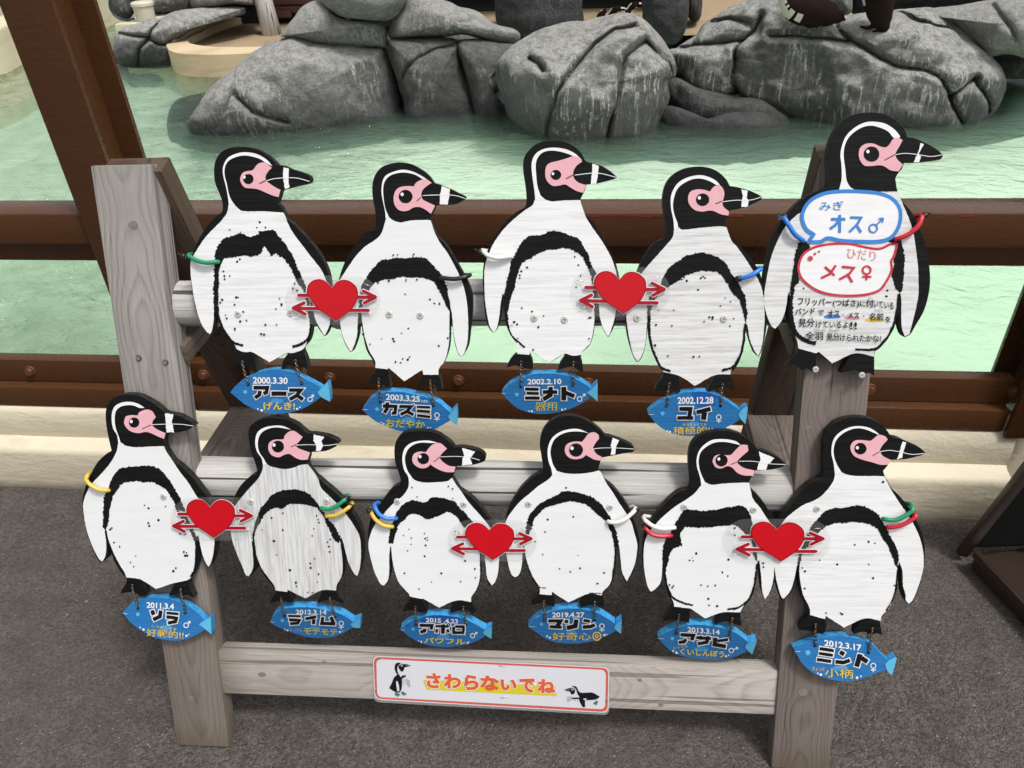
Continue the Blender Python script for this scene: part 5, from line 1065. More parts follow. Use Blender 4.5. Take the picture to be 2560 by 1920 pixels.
PG['B5'] = dict(T=(1560,1030,.4039), mat='white_clean', fish='2013', lab='penguin cutout with white over red wing bands, fifth in the lower row',
 O=[(1002,325),(980,340),(920,355),(850,362),(812,362),(800,385),(775,435),(790,480),(830,520),(870,570),(905,625),(930,700),(945,800),(945,900),(930,1050),(905,1120),(873,1163),(858,1130),(845,1050),(840,980),(833,920),(825,980),(805,1090),(775,1160),(740,1205),(720,1240),(722,1275),(726,1323),(690,1315),(640,1297),(600,1302),(563,1317),(580,1275),(610,1240),(503,1280),(405,1215),(405,1240),(403,1306),(370,1297),(330,1290),(290,1285),(247,1294),(270,1255),(295,1225),(308,1205),(305,1185),(275,1140),(255,1060),(244,990),(239,940),(240,1000),(230,1060),(200,1095),(165,1117),(145,1090),(130,1030),(118,930),(118,830),(130,750),(160,690),(220,610),(280,540),(340,495),(400,480),(410,450),(408,400),(400,320),(403,250),(420,200),(460,155),(520,125),(590,115),(660,120),(730,145),(790,190),(830,235),(860,240),(920,265),(970,295)],
 S=[(480,458),(470,400),(452,340),(450,290),(465,240),(500,200),(550,172),(620,168),(690,180),(725,207),(680,195),(620,185),(560,190),(510,215),(475,250),(462,300),(467,350),(480,390),(500,432)],
 W=[(480,450),(440,500),(380,545),(310,590),(250,640),(200,690),(150,750),(125,830),(122,930),(133,1025),(148,1083),(167,1112),(200,1090),(228,1050),(235,990),(238,930),(250,960),(265,1060),(285,1130),(308,1180),(310,1205),(400,1215),(410,1215),(503,1278),(610,1240),(720,1240),(740,1200),(775,1150),(800,1080),(818,1000),(826,920),(838,920),(848,1000),(855,1100),(872,1160),(900,1120),(922,1050),(930,960),(925,850),(910,700),(880,650),(840,590),(800,540),(785,490),(775,438),(700,438),(600,445),(540,450),(498,432)],
 K=[(700,225),(730,203),(765,205),(770,240),(735,270),(705,300),(705,320),(740,345),(808,362),(800,395),(740,392),(700,375),(670,345),(640,335),(600,350),(565,340),(547,305),(560,275),(590,263),(640,268),(665,262)],
 E=(604,300,38,587,291,9), BW=[(835,245),(930,285),(905,315),(890,320),(880,360),(825,358),(835,315),(845,295)], ML=[(710,305),(800,305),(900,320),(1000,325)], MD=[(660,325),(712,305)],
 B=[(243,950),(238,880),(250,800),(290,740),(330,670),(360,620),(390,600),(460,612),(540,608),(640,590),(730,580),(760,600),(790,660),(805,740),(818,850),(826,930),(805,900),(790,800),(760,770),(720,720),(680,700),(600,705),(520,715),(440,715),(375,710),(350,760),(360,830),(300,850),(280,900),(265,960),(262,1000),(250,990)],
 L=[([(248,970),(268,1080),(300,1145),(350,1175),(425,1198)],12),([(825,940),(803,1090),(765,1170),(700,1213),(640,1222)],12)],
 sp=[(448,876),(423,902),(406,918),(428,921),(647,914),(609,992),(643,1015),(282,1070),(306,1075),(299,1086),(478,1070),(520,1078),(565,1072),(522,1156),(527,1195),(577,1200),(685,717),(686,762),(861,934),(863,958)], sc=[(372,587),(802,604)])
PG['B6'] = dict(T=(1880,1010,.4340), mat='white', fish='2012b', lab='penguin cutout with green over red wing bands, lower right on the front leg',
 O=[(998,280),(985,292),(940,305),(880,318),(800,322),(785,350),(755,385),(765,415),(785,450),(800,480),(850,530),(900,590),(940,660),(975,730),(993,800),(995,890),(985,970),(960,1060),(925,1140),(905,1156),(885,1140),(865,1080),(858,1000),(855,940),(846,905),(838,980),(828,1080),(800,1150),(765,1210),(745,1220),(742,1245),(738,1260),(744,1300),(750,1333),(720,1322),(690,1328),(640,1312),(586,1326),(600,1290),(640,1250),(650,1240),(530,1290),(425,1220),(420,1225),(427,1290),(408,1327),(380,1320),(340,1308),(273,1302),(285,1270),(318,1235),(325,1215),(310,1170),(285,1110),(268,1030),(264,970),(258,930),(250,990),(240,1040),(220,1090),(180,1128),(160,1110),(135,1020),(122,930),(122,850),(130,780),(150,710),(175,650),(220,590),(270,520),(330,460),(385,435),(405,425),(412,400),(412,330),(415,250),(420,190),(440,150),(480,110),(540,85),(610,77),(680,85),(740,115),(780,155),(803,188),(850,200),(900,225),(970,255)],
 S=[(478,408),(470,340),(458,290),(460,240),(475,195),(510,160),(560,135),(610,127),(670,135),(715,160),(738,182),(700,165),(650,145),(600,140),(550,155),(505,185),(480,220),(470,265),(475,310),(490,350),(515,392)],
 W=[(478,400),(470,440),(430,500),(370,550),(300,580),(240,620),(190,665),(150,730),(126,800),(124,880),(132,960),(147,1040),(168,1110),(182,1122),(215,1085),(238,1030),(250,980),(259,925),(270,940),(275,1000),(295,1100),(330,1170),(335,1215),(420,1240),(425,1220),(530,1288),(650,1235),(742,1250),(748,1220),(785,1180),(815,1110),(828,1020),(835,960),(848,905),(866,960),(870,1060),(887,1130),(905,1152),(925,1130),(955,1060),(980,980),(990,890),(975,800),(950,730),(900,640),(850,570),(805,500),(780,450),(762,417),(700,415),(620,415),(570,412),(530,400),(512,388)],
 K=[(700,200),(730,178),(765,185),(782,205),(750,240),(735,270),(755,300),(800,322),(785,350),(740,350),(690,335),(650,325),(620,315),(590,300),(570,270),(570,235),(595,210),(640,208),(680,212)],
 E=(625,257,35,607,252,9), BW=[(870,215),(888,222),(875,265),(865,310),(835,318),(850,280),(858,245)], ML=[(735,275),(790,267),(850,275),(920,290),(990,285)], MD=[(695,298),(735,275)],
 B=[(264,900),(285,830),(310,780),(345,700),(400,640),(450,605),(540,595),(610,583),(670,600),(720,630),(760,690),(790,750),(830,820),(845,870),(840,950),(815,900),(790,830),(750,770),(720,720),(680,695),(600,680),(520,685),(450,695),(410,720),(360,765),(320,820),(285,880),(276,960)],
 L=[([(268,930),(272,1030),(290,1110)],7),([(860,950),(866,1040),(885,1120)],8),([(840,960),(825,1090),(775,1190)],7)],
 sp=[(592,811),(672,794),(708,802),(390,900),(491,924),(673,923),(289,944),(305,964),(698,1003),(821,1045),(304,1062),(427,1203),(511,1203),(520,1210),(755,448)], sc=[(375,603)])

BT = 0.0165
def tf_of(T): return lambda p: (T[0] + p[0] * T[2], T[1] + p[1] * T[2])
for pi_, (key, D) in enumerate(PG.items()):
    rnd = random.Random(pi_ * 13 + 5)
    tf = tf_of(D['T']); k = 1.0
    # local frame: origin at the tail tip
    ty = max(p[1] for p in D['O']); tx = sum(p[0] for p in D['O'] if p[1] > ty - 60) / max(1, len([1 for p in D['O'] if p[1] > ty - 60]))
    u0, v0 = ST.at(*tf((tx, ty)), FRW)
    fr = Frame(ST.world(u0, v0, 0), SX, SU)
    root = empty('penguin_cutout', fr.M, D['lab'], 'penguin cutout', 'painted wooden penguin cutouts on the stand')
    D['root'] = root; D['fr'] = fr
    O = smooth2(D['O'], True, 4, 48)
    slab('board', [fr.at(*tf(p), FRW) for p in O], FRW, FRW + BT, M['black'], root, M['black_edge'])
    w_ = FRW - 0.0007
    s = Sheet(fr, tf, w_); s.add(jitter(resample(smooth2(D['W'], True, 4, 48), 7), 0.8, rnd, False)); s.make('white_body_paint', M[D['mat']], root)
    s = Sheet(fr, tf, w_ - 0.0003); s.add(smooth2(D['S'], True, 4, 60)); s.make('head_stripe', M['stripe'], root)
    s = Sheet(fr, tf, w_ - 0.0006); s.add(smooth2(D['K'], True, 4, 50)); s.make('face_patch', M['pink'], root)
    s = Sheet(fr, tf, w_ - 0.0006)
    if 'B2' in D: s.add(jitter(resample(smooth2(D['B2'], True, 3, 60), 5), 3.0, rnd)); s.make('chest_band', M['black'], root); s = Sheet(fr, tf, w_ - 0.0006)
    s.add(jitter(resample(smooth2(D['B'], True, 3, 60), 4.5), 3.0, rnd))
    s.make('chest_band', M['black'], root)
    if D['L']:
        for pl, wd in D['L']:
            s = Sheet(fr, tf, w_ - 0.0009)
            q = ribbon(smooth2(pl, False, 5, 80), wd); s.add(jitter(resample(q, 4), 1.8, rnd))
            s.make('flank_line', M['black'], root)
    ex, ey, er, hx_, hy_, hr = D['E']
    s = Sheet(fr, tf, w_ - 0.0010); s.add(jitter(disc(ex, ey, er, er * .96, 30), 0.5, rnd, False)); eye = s.make('eye', M['black'], root)
    s = Sheet(fr, tf, w_ - 0.0014); s.add(disc(hx_, hy_, hr, hr * 1.1, 14)); s.make('eye_highlight', M['stripe'], eye)
    s = Sheet(fr, tf, w_ - 0.0004); s.add(jitter(resample(D['BW'], 5), 1.2, rnd)); s.make('beak_band', M['stripe'], root)
    s = Sheet(fr, tf, w_ - 0.0009); s.add(ribbon(smooth2(D['ML'], False, 5, 80), 3.6)); s.make('beak_line', M['stripe'], root)
    if D['MD']:
        s = Sheet(fr, tf, w_ - 0.0012); s.add(ribbon(D['MD'], 4)); s.make('mouth_corner', M['black'], root)
    s = Sheet(fr, tf, w_ - 0.0005)
    for x, y in D['sp']:
        r0 = rnd.uniform(4.0, 7.4) * (1.0 if key[0] == 'B' else .92)
        s.add(jitter(disc(x, y, r0 * rnd.uniform(.75, 1.2), r0 * rnd.uniform(.8, 1.15), 10), 0.7, rnd, False))
    o = s.make('belly_spots', M['black'], root)
    if o: o['kind'] = 'stuff'
    for x, y in D['sc']: screw_at(fr, *tf((x, y)), w_, root, 0.0064 if key != 'P5' else 0.0055)

# speech bubbles and handwriting on the tall one
D = PG['P5']; fr = D['fr']; root = D['root']; tf = tf_of(D['T']); w_ = FRW - 0.0018
rnd = random.Random(77)
bub1 = [(345,690),(340,650),(360,600),(400,560),(470,530),(560,520),(660,522),(760,532),(830,560),(870,610),(876,670),(858,730),(820,775),(760,793),(680,795),(560,790),(480,775),(440,795),(372,796),(405,755),(365,730)]
bub2 = [(858,805),(842,870),(825,905),(828,950),(800,1010),(760,1060),(690,1083),(600,1090),(500,1083),(420,1060),(350,1010),(322,960),(324,910),(350,860),(410,825),(500,808),(600,808),(680,825),(760,835),(820,810)]
s = Sheet(fr, tf, w_); s.add(smooth2(bub1, True, 4, 60)).add(smooth2(bub2, True, 4, 60)); s.make('bubble_fill', M['stripe'], root)
def outline_strip(pts, wd):
    q = smooth2(pts, True, 4, 60); n_ = len(q); inn = []; out = []
    for i in range(n_):
        t = (Vector(q[(i + 1) % n_]) - Vector(q[i - 1])).normalized(); nn = Vector((-t.y, t.x)) * wd * .5
        inn.append(tuple(Vector(q[i]) + nn)); out.append(tuple(Vector(q[i]) - nn))
    return inn, out
def strip_obj(name, pts, wd, w, mat):
    a, b = outline_strip(pts, wd); n_ = len(a); V = []; F = []
    for p in a + b: u, v = fr.at(*tf(p), w); V.append((u, w, v))
    for i in range(n_): F.append((i, (i + 1) % n_, n_ + (i + 1) % n_, n_ + i))
    return mesh_obj(name, V, F, mat, root)
strip_obj('blue_bubble_line', bub1, 20, w_ - 0.0004, M['letter_blue'])
strip_obj('red_bubble_line', bub2, 13, w_ - 0.0005, M['letter_red'])
def strokes(sh, pls, wd, lift=0.0, ext=None):
    for pl in pls: sh.add(ribbon(pl, wd, square=wd * .5 if ext is None else ext), lift)
def ring(sh, cx_, cy_, r, wd, lift=0.0, n_=20):
    b = len(sh.V); ww = sh.w - lift - 0.00006 * sh.k; sh.k += 1
    for rr in (r + wd / 2, r - wd / 2):
        for x, y in disc(cx_, cy_, rr, rr, n_):
            u, v = sh.fr.at(*sh.tf((x, y)), sh.w); sh.V.append((u, ww, v))
    for i in range(n_): sh.F.append((b + i, b + n_ + i, b + n_ + (i + 1) % n_, b + (i + 1) % n_))
def male(sh, cx_, cy_, r, ax, ay, wd):
    ring(sh, cx_, cy_, r, wd); d = Vector((ax - cx_, ay - cy_)).normalized(); st = Vector((cx_, cy_)) + d * r
    strokes(sh, [[tuple(st), (ax, ay)]], wd, 0, 0)
    for a_ in (2.45, -2.45):
        e_ = Vector((ax, ay)) + (Matrix.Rotation(a_, 2) @ d) * r * 1.0
        strokes(sh, [[(ax + d.x * wd * .4, ay + d.y * wd * .4), tuple(e_)]], wd * .95, 0, 0)
def female(sh, cx_, cy_, r, wd):
    ring(sh, cx_, cy_, r, wd); strokes(sh, [[(cx_, cy_ + r), (cx_ - 2, cy_ + r * 2.5)], [(cx_ - r * 1.1, cy_ + r * 1.65), (cx_ + r * 1.15, cy_ + r * 1.65)]], wd, 0, 0)
s = Sheet(fr, tf, w_ - 0.0010)
strokes(s, [[(502,672),(572,672)], [(545,652),(545,742)], [(540,680),(520,705),(496,722)]], 15, 0, 4)
strokes(s, [[(605,662),(662,664),(640,700),(600,740)], [(636,702),(660,742)]], 13, 0, 3)
male(s, 728, 722, 22, 780, 668, 8)
s.make('blue_lettering', M['letter_blue'], root)
s = Sheet(fr, tf, w_ - 0.0010); strokes(s, [[(466,934),(515,978)], [(522,926),(490,972),(446,992)]], 13, 0, 3)
strokes(s, [[(560,932),(622,938),(596,972),(545,1000)], [(586,972),(612,1014)]], 13, 0, 3)
female(s, 692, 950, 22, 10)
for x, y, r0 in ((384,886,14),(409,861,7),(431,849,6)): s.add(disc(x, y, r0, r0, 14))
s.make('red_lettering', M['letter_red'], root)
s = Sheet(fr, tf, w_ - 0.0010); sheet_text(s, 'みぎ', (435, 626), (566, 622), 50, bold=0.002)
s.make('small_blue_lettering', M['letter_blue'], root)
s = Sheet(fr, tf, w_ - 0.0010); sheet_text(s, 'ひだり', (585, 884), (742, 902), 56, bold=0.0)
s.make('small_red_lettering', M['pale_red'], root)
tf2 = tf_of((1920, 720, .16275))
s = Sheet(fr, tf2, w_ + 0.0006)
s.add(jitter(disc(988, 440, 130, 34, None or 28), 4, rnd)); s.make('blue_underline', M['letter_blue'], root)
s = Sheet(fr, tf2, w_ + 0.0006); s.add(jitter(disc(1290, 456, 122, 28, 28, 0.06), 5, rnd)); s.make('pink_underline', M['smear_pink'], root)
s = Sheet(fr, tf2, w_ + 0.0006); s.add(jitter(disc(1632, 490, 146, 32, 28), 4, rnd)); s.make('yellow_underline', M['yellow'], root)
s = Sheet(fr, tf2, w_ - 0.0004)
for args in (('フリッパー', (465,262),(975,280),118),('(つばさ)', (1000,292),(1395,302),120),('に', (1415,278),(1500,284),80),('付', (1510,292),(1620,298),120),('いている', (1625,292),(1930,325),100),('っ',(1545,165),(1585,168),26),
             ('バンド', (420,415),(720,402),100),('で', (765,418),(860,412),75),('オス', (920,445),(1100,440),100),('・',(1140,425),(1160,425),20),('メス', (1232,464),(1400,466),90),('・',(1458,440),(1482,440),20),('名前', (1560,496),(1775,498),112),('を', (1805,522),(1885,522),88),('なまえ',(1628,358),(1765,366),36),
             ('見分', (470,596),(710,594),125),('けているよ', (735,608),(1230,615),100),('!!', (1262,628),(1360,632),105),('み',(508,446),(550,446),26),('わ',(648,474),(690,474),34),
             ('全羽', (575,788),(842,794),120),('見分', (900,806),(1090,806),110),('けられたかな?', (1100,812),(1735,830),105),('ぜんわ',(700,662),(872,672),36),('みわ',(932,674),(1078,682),42)):
    sheet_text(s, args[0], args[1], args[2], args[3], bold=0.016 if args[3] > 60 else 0.0)
s.make('black_handwriting', M['ink'], root)
# ---------------- fish name signs ----------------
FS = .12658
FISH = {}
FISH['2000'] = dict(p='P1', T=(550,900,FS), tilt=14, ch=[((606,903),(555,480)),((739,900),(1615,462))], lab='blue fish name sign reading 2000.3.30 below the penguin with the single green band',
 O=[(205,640),(270,550),(400,430),(560,330),(750,250),(950,195),(1150,190),(1350,220),(1500,260),(1600,330),(1800,430),(2010,545),(1930,630),(2000,715),(1850,840),(1650,950),(1450,1020),(1200,1062),(950,1050),(750,1000),(500,880),(350,760)], tail=[(1930,630),(2130,425),(2165,600),(2175,815),(1990,720)],
 name=[([(660,545),(935,545),(915,640),(860,665)],82),([(790,610),(775,690),(690,745)],82),([(1015,662),(1315,662)],95),([(1365,592),(1600,592),(1500,710),(1375,775)],78),([(1530,700),(1640,780)],80)],
 tx=[('2000.3.30',(655,462),(1330,472),122,'w')], yt=[('げんき!',(862,985),(1475,985),150)], g=('m',1780,775,44,1845,690), dots=[(750,968,18),(825,993,27),(1525,963,24),(1580,930,16)], eye=(500,632,40), fin=(1130,810,130,55), mouth=None)
FISH['2003'] = dict(p='P2', T=(880,940,FS), tilt=5, ch=[((947,946),(560,500)),((1076,950),(1603,580))], lab='blue fish name sign reading 2003.3.25 below the penguin with the black band',
 O=[(205,665),(330,490),(450,390),(600,330),(800,310),(1000,320),(1250,370),(1500,430),(1700,520),(1850,640),(1950,730),(1900,790),(1940,880),(1800,960),(1600,1060),(1300,1090),(1050,1095),(850,1060),(650,980),(400,850)], tail=[(1900,790),(1960,720),(2065,610),(2082,800),(2070,970),(1940,870)],
 name=[([(610,590),(865,600),(850,730),(790,735)],72),([(700,520),(688,650),(640,725)],78),([(935,600),(1165,605),(1080,700),(960,758)],68),([(1090,700),(1215,765)],68),([(1180,572),(1196,592)],20),([(1212,560),(1228,580)],20),([(1280,605),(1550,618)],50),([(1280,685),(1545,702)],56),([(1285,775),(1550,805)],56)],
 tx=[('2003.3.25',(675,470),(1338,512),112,'w'),('うまれ',(1362,520),(1500,524),46,'w')], yt=[('おだやか',(668,1000),(1440,1040),150)], g=('f',1678,775,46), dots=[(578,915,14),(625,942,20),(1500,1028,22),(1550,1016,14)], eye=(495,655,40), fin=(1110,870,140,60), mouth=(215,662,310,662))
FISH['2002b'] = dict(p='P3', T=(1230,900,FS), tilt=5, ch=[((1303,903),(570,518)),((1434,904),(1600,492))], lab='blue fish name sign reading 2002.2.10 below the middle penguin of the upper row',
 O=[(195,650),(330,500),(550,370),(750,300),(950,270),(1200,268),(1400,290),(1600,350),(1800,450),(1960,570),(1870,650),(1960,720),(1750,870),(1450,1000),(1200,1050),(950,1065),(750,1040),(520,960),(350,830)], tail=[(1870,650),(1960,570),(2085,450),(2085,815),(1975,715)],
 name=[([(655,572),(925,578)],66),([(685,655),(925,660)],62),([(655,748),(945,752)],70),([(1005,630),(1290,632)],80),([(1160,530),(1155,690),(1015,775)],95),([(1420,530),(1420,795)],105),([(1450,640),(1630,715)],90)],
 tx=[('2002.2.10',(705,482),(1365,475),102,'w')], yt=[('器用',(850,1005),(1282,1000),165)], g=('m',1730,770,46,1840,675), dots=[(732,1007,14),(786,1010,22),(1386,980,22),(1446,963,16)], eye=(490,680,40), fin=(1090,885,60,50), mouth=(200,655,270,660))
FISH['2002'] = dict(p='P4', T=(1600,960,FS), tilt=9, ch=[((1673,958),(525,432)),((1807,960),(1592,425))], dark=True, lab='blue fish name sign reading 2002.12.28 with a darker repainted patch',
 O=[(150,570),(250,470),(400,370),(600,270),(850,180),(1050,150),(1250,150),(1450,190),(1650,290),(1850,430),(1980,520),(1940,600),(1990,690),(1800,810),(1550,920),(1300,990),(1050,1025),(800,1015),(550,940),(350,810)], tail=[(1940,600),(1990,520),(2100,440),(2125,460),(2108,620),(2080,785),(1990,690)],
 name=[([(780,490),(1000,492),(975,640)],88),([(740,668),(1055,668)],80),([(1120,560),(1395,490)],90),([(1275,560),(1255,705)],115)],
 tx=[('2002.12.28',(748,392),(1446,385),128,'w')], yt=[('積極的!!',(655,1000),(1440,985),150),('せっきょくてき',(840,832),(1305,830),55)], g=('f',1555,655,46), dots=[(540,925,18),(592,942,22)], eye=(445,585,42), fin=(1040,800,130,55), mouth=(170,600,270,602))
FISH['2011'] = dict(p='B1', T=(290,1460,FS), tilt=20, flush=True, ch=[((331,1462),(435,470)),((452,1472),(1370,562))], lab='blue fish name sign reading 2011.3.4 lying against the left front leg',
 O=[(130,560),(250,430),(430,330),(620,280),(820,265),(1000,285),(1250,350),(1450,450),(1650,600),(1750,720),(1640,790),(1770,890),(1600,1000),(1400,1080),(1200,1120),(1000,1105),(750,1050),(500,920),(300,770)], tail=[(1640,790),(1740,720),(1880,640),(1890,985),(1770,890)],
 name=[([(712,520),(742,610)],88),([(885,520),(865,640),(735,705)],85),([(995,570),(1235,590)],56),([(995,645),(1195,675),(1180,740),(1025,770)],72)],
 tx=[('2011.3.4',(610,468),(1140,500),108,'w')], yt=[('好戦的!!',(605,1030),(1335,1090),150),('こうせんてき',(705,850),(1190,920),48)], g=('m',1385,815,46,1465,740), dots=[(480,856,16),(545,898,24),(1393,1020,24),(1440,990,14)], eye=(430,600,40), fin=(985,870,135,65), mouth=(140,575,230,590))
FISH['2012'] = dict(p='B2', T=(660,1480,FS), tilt=0, ch=[((703,1494),(405,468)),((825,1494),(1400,482))], lab='blue fish name sign reading 2012.3.14 below the upright grain penguin',
 O=[(120,590),(180,480),(300,370),(450,320),(700,300),(1000,315),(1250,370),(1450,410),(1600,480),(1770,590),(1710,630),(1750,700),(1600,790),(1400,880),(1150,905),(900,895),(700,850),(450,760),(250,680)], tail=[(1710,630),(1780,580),(1900,540),(1905,700),(1810,700),(1760,690)],
 name=[([(475,472),(725,478)],46),([(495,548),(700,560),(670,615),(515,628)],60),([(820,530),(1030,490)],66),([(985,540),(980,635)],75),([(1165,492),(1140,618),(1410,628)],70),([(1320,492),(1385,630)],75)],
 tx=[('2012.3.14',(630,440),(1230,446),90,'w')], yt=[('モテモテ',(792,830),(1442,860),118),('とっても',(512,774),(750,782),50)], g=('f',1525,620,44), dots=[(413,737,14),(465,756,20),(1500,786,20),(1548,768,10)], eye=(362,560,38), fin=(1000,720,120,50), mouth=(125,590,210,592))
FISH['2015'] = dict(p='B3', T=(980,1500,FS), tilt=0, dark2=True, ch=[((1039,1516),(475,482)),((1158,1516),(1465,468))], lab='blue fish name sign reading 2015.4.23 below the penguin with blue and yellow bands',
 O=[(170,570),(330,450),(500,370),(700,310),(900,300),(1100,310),(1350,350),(1550,430),(1700,510),(1850,590),(1790,640),(1850,700),(1650,820),(1400,890),(1100,925),(850,910),(600,860),(400,760),(250,650)], tail=[(1790,640),(1850,590),(1965,550),(1965,760),(1870,700)],
 name=[([(545,500),(790,502),(775,585)],66),([(650,565),(645,610),(560,635)],70),([(860,515),(1110,522)],48),([(1010,480),(1005,665)],82),([(890,575),(880,645)],56),([(1095,575),(1120,640)],56),([(1218,528),(1218,640),(1430,644)],62),([(1250,522),(1412,524),(1415,614)],58)], rings=[(1118,490,26,20)],
 tx=[('2015 .4.23',(672,436),(1300,466),84,'w')], yt=[('パワフル',(640,850),(1440,878),108)], g=('m',1592,705,42,1680,640), dots=[(524,802,12),(578,822,20),(1494,843,20),(1522,822,12)], eye=(415,573,32), fin=(1010,730,125,50), mouth=(175,585,250,592))
FISH['2019'] = dict(p='B4', T=(1300,1490,FS), tilt=0, ch=[((1360,1501),(485,470)),((1487,1504),(1475,462))], lab='blue fish name sign reading 2019.4.27 below the fourth penguin of the lower row',
 O=[(165,600),(300,460),(500,350),(750,270),(1000,245),(1250,265),(1500,320),(1700,430),(1880,550),(1855,610),(1900,680),(1700,790),(1450,890),(1200,930),(950,940),(700,910),(480,830),(300,700)], tail=[(1855,610),(1890,560),(2010,480),(1995,735),(1900,670)],
 name=[([(560,492),(810,492),(760,580)],70),([(585,605),(825,618)],66),([(765,520),(725,590)],60),([(920,470),(920,535)],80),([(1115,462),(1095,595),(925,628)],95),([(1255,475),(1385,502)],62),([(1240,612),(1395,602),(1480,565)],76)],
 tx=[('2019.4.27',(640,422),(1266,420),96,'w')], yt=[('好奇心',(642,872),(1400,875),150)], g=('f',1618,595,46), dots=[(534,793,20),(588,820,22),(1668,768,24),(1716,755,12)], eye=(423,555,34), fin=(1010,720,100,40), mouth=(180,603,300,603))
FISH['2013'] = dict(p='B5', T=(1630,1530,FS), tilt=0, ch=[((1698,1536),(482,415)),((1831,1545),(1530,505))], lab='blue fish name sign reading 2013.3.14 just above the bottom plank',
 O=[(120,510),(250,420),(450,330),(650,270),(900,250),(1150,270),(1400,320),(1600,390),(1750,480),(1900,600),(1830,680),(1880,760),(1700,860),(1400,930),(1150,940),(900,920),(650,880),(400,790),(250,660)], tail=[(1830,680),(1900,600),(2062,562),(2060,590),(1975,830),(1880,740)],
 name=[([(565,450),(820,462),(785,560)],76),([(675,535),(635,590),(530,600)],72),([(875,505),(1165,525)],66),([(965,470),(972,550)],60),([(1110,475),(1085,595),(905,628)],72),([(1255,505),(1235,640),(1460,680)],85),([(1290,570),(1500,542)],62)],
 tx=[('2013.3.14',(705,392),(1332,450),96,'w')], yt=[('くいしんぼう',(560,838),(1420,895),118),('とっても',(420,738),(702,692),48)], g=('m',1565,760,44,1695,705), dots=[(416,768,20),(485,803,26),(1462,868,22),(1515,847,14)], eye=(400,525,40), fin=(960,735,150,50), mouth=(125,520,240,524))
FISH['2012b'] = dict(p='B6', T=(1960,1560,.13562), tilt=20, flush=True, ch=[((2039,1560),(575,398)),((2181,1571),(1562,520))], lab='blue fish name sign reading 2012.3.17 lying against the right front leg',
 O=[(170,440),(350,370),(550,290),(750,240),(1000,215),(1250,250),(1500,320),(1650,400),(1800,560),(1920,670),(1860,740),(1890,830),(1750,890),(1500,990),(1250,1050),(1000,1045),(750,990),(550,910),(350,740),(240,570)], tail=[(1860,740),(1920,670),(2060,600),(2075,625),(1985,945),(1895,850)],
 name=[([(660,452),(920,492)],66),([(645,540),(905,578)],60),([(610,652),(870,690)],68),([(1035,512),(1110,562)],85),([(950,692),(1100,710),(1215,665)],78),([(1405,555),(1340,785)],100),([(1430,625),(1540,695)],95)],
 tx=[('2012.3.17',(748,400),(1420,492),106,'w')], yt=[('小柄',(752,972),(1272,1010),165),('ちょっと',(520,856),(748,866),66),('こがら',(935,800),(1155,822),32)], g=('f',1645,770,46), dots=[(622,910,16),(678,933,26),(1345,988,26),(1416,962,16)], eye=(442,528,48), fin=(1040,820,150,55), mouth=(200,505,300,505))
def chain_mesh(name, a, b, mat, parent, r=0.0030, wire=0.00085):
    a, b = Vector(a), Vector(b); Ln = (b - a).length; d = (b - a).normalized(); n_ = max(3, int(Ln / (r * 1.55)))
    V = []; F = []; s1 = d.orthogonal().normalized(); s2 = d.cross(s1)
    for k in range(n_):
        c = a + d * (Ln * (k + .5) / n_); c = c + s1 * 0.0008 * math.sin(k * .6)
        ang = math.pi / 4 + (k % 2) * math.pi / 2 + 0.25 * math.sin(k * 1.3); e = s1 * math.cos(ang) + s2 * math.sin(ang); f_ = d.cross(e)
        b0 = len(V); N1, N2 = 10, 4
        for i in range(N1):
            t = 2 * math.pi * i / N1; cc = d * math.cos(t) * r * 1.15 + e * math.sin(t) * r * .72; rad = cc.normalized()
            for j in range(N2):
                u = 2 * math.pi * j / N2; V.append(c + cc + rad * wire * math.cos(u) + f_ * wire * math.sin(u))
        for i in range(N1):
            for j in range(N2): F.append((b0 + i * N2 + j, b0 + ((i + 1) % N1) * N2 + j, b0 + ((i + 1) % N1) * N2 + (j + 1) % N2, b0 + i * N2 + (j + 1) % N2))
    return mesh_obj(name, V, F, mat, parent, smooth=True)
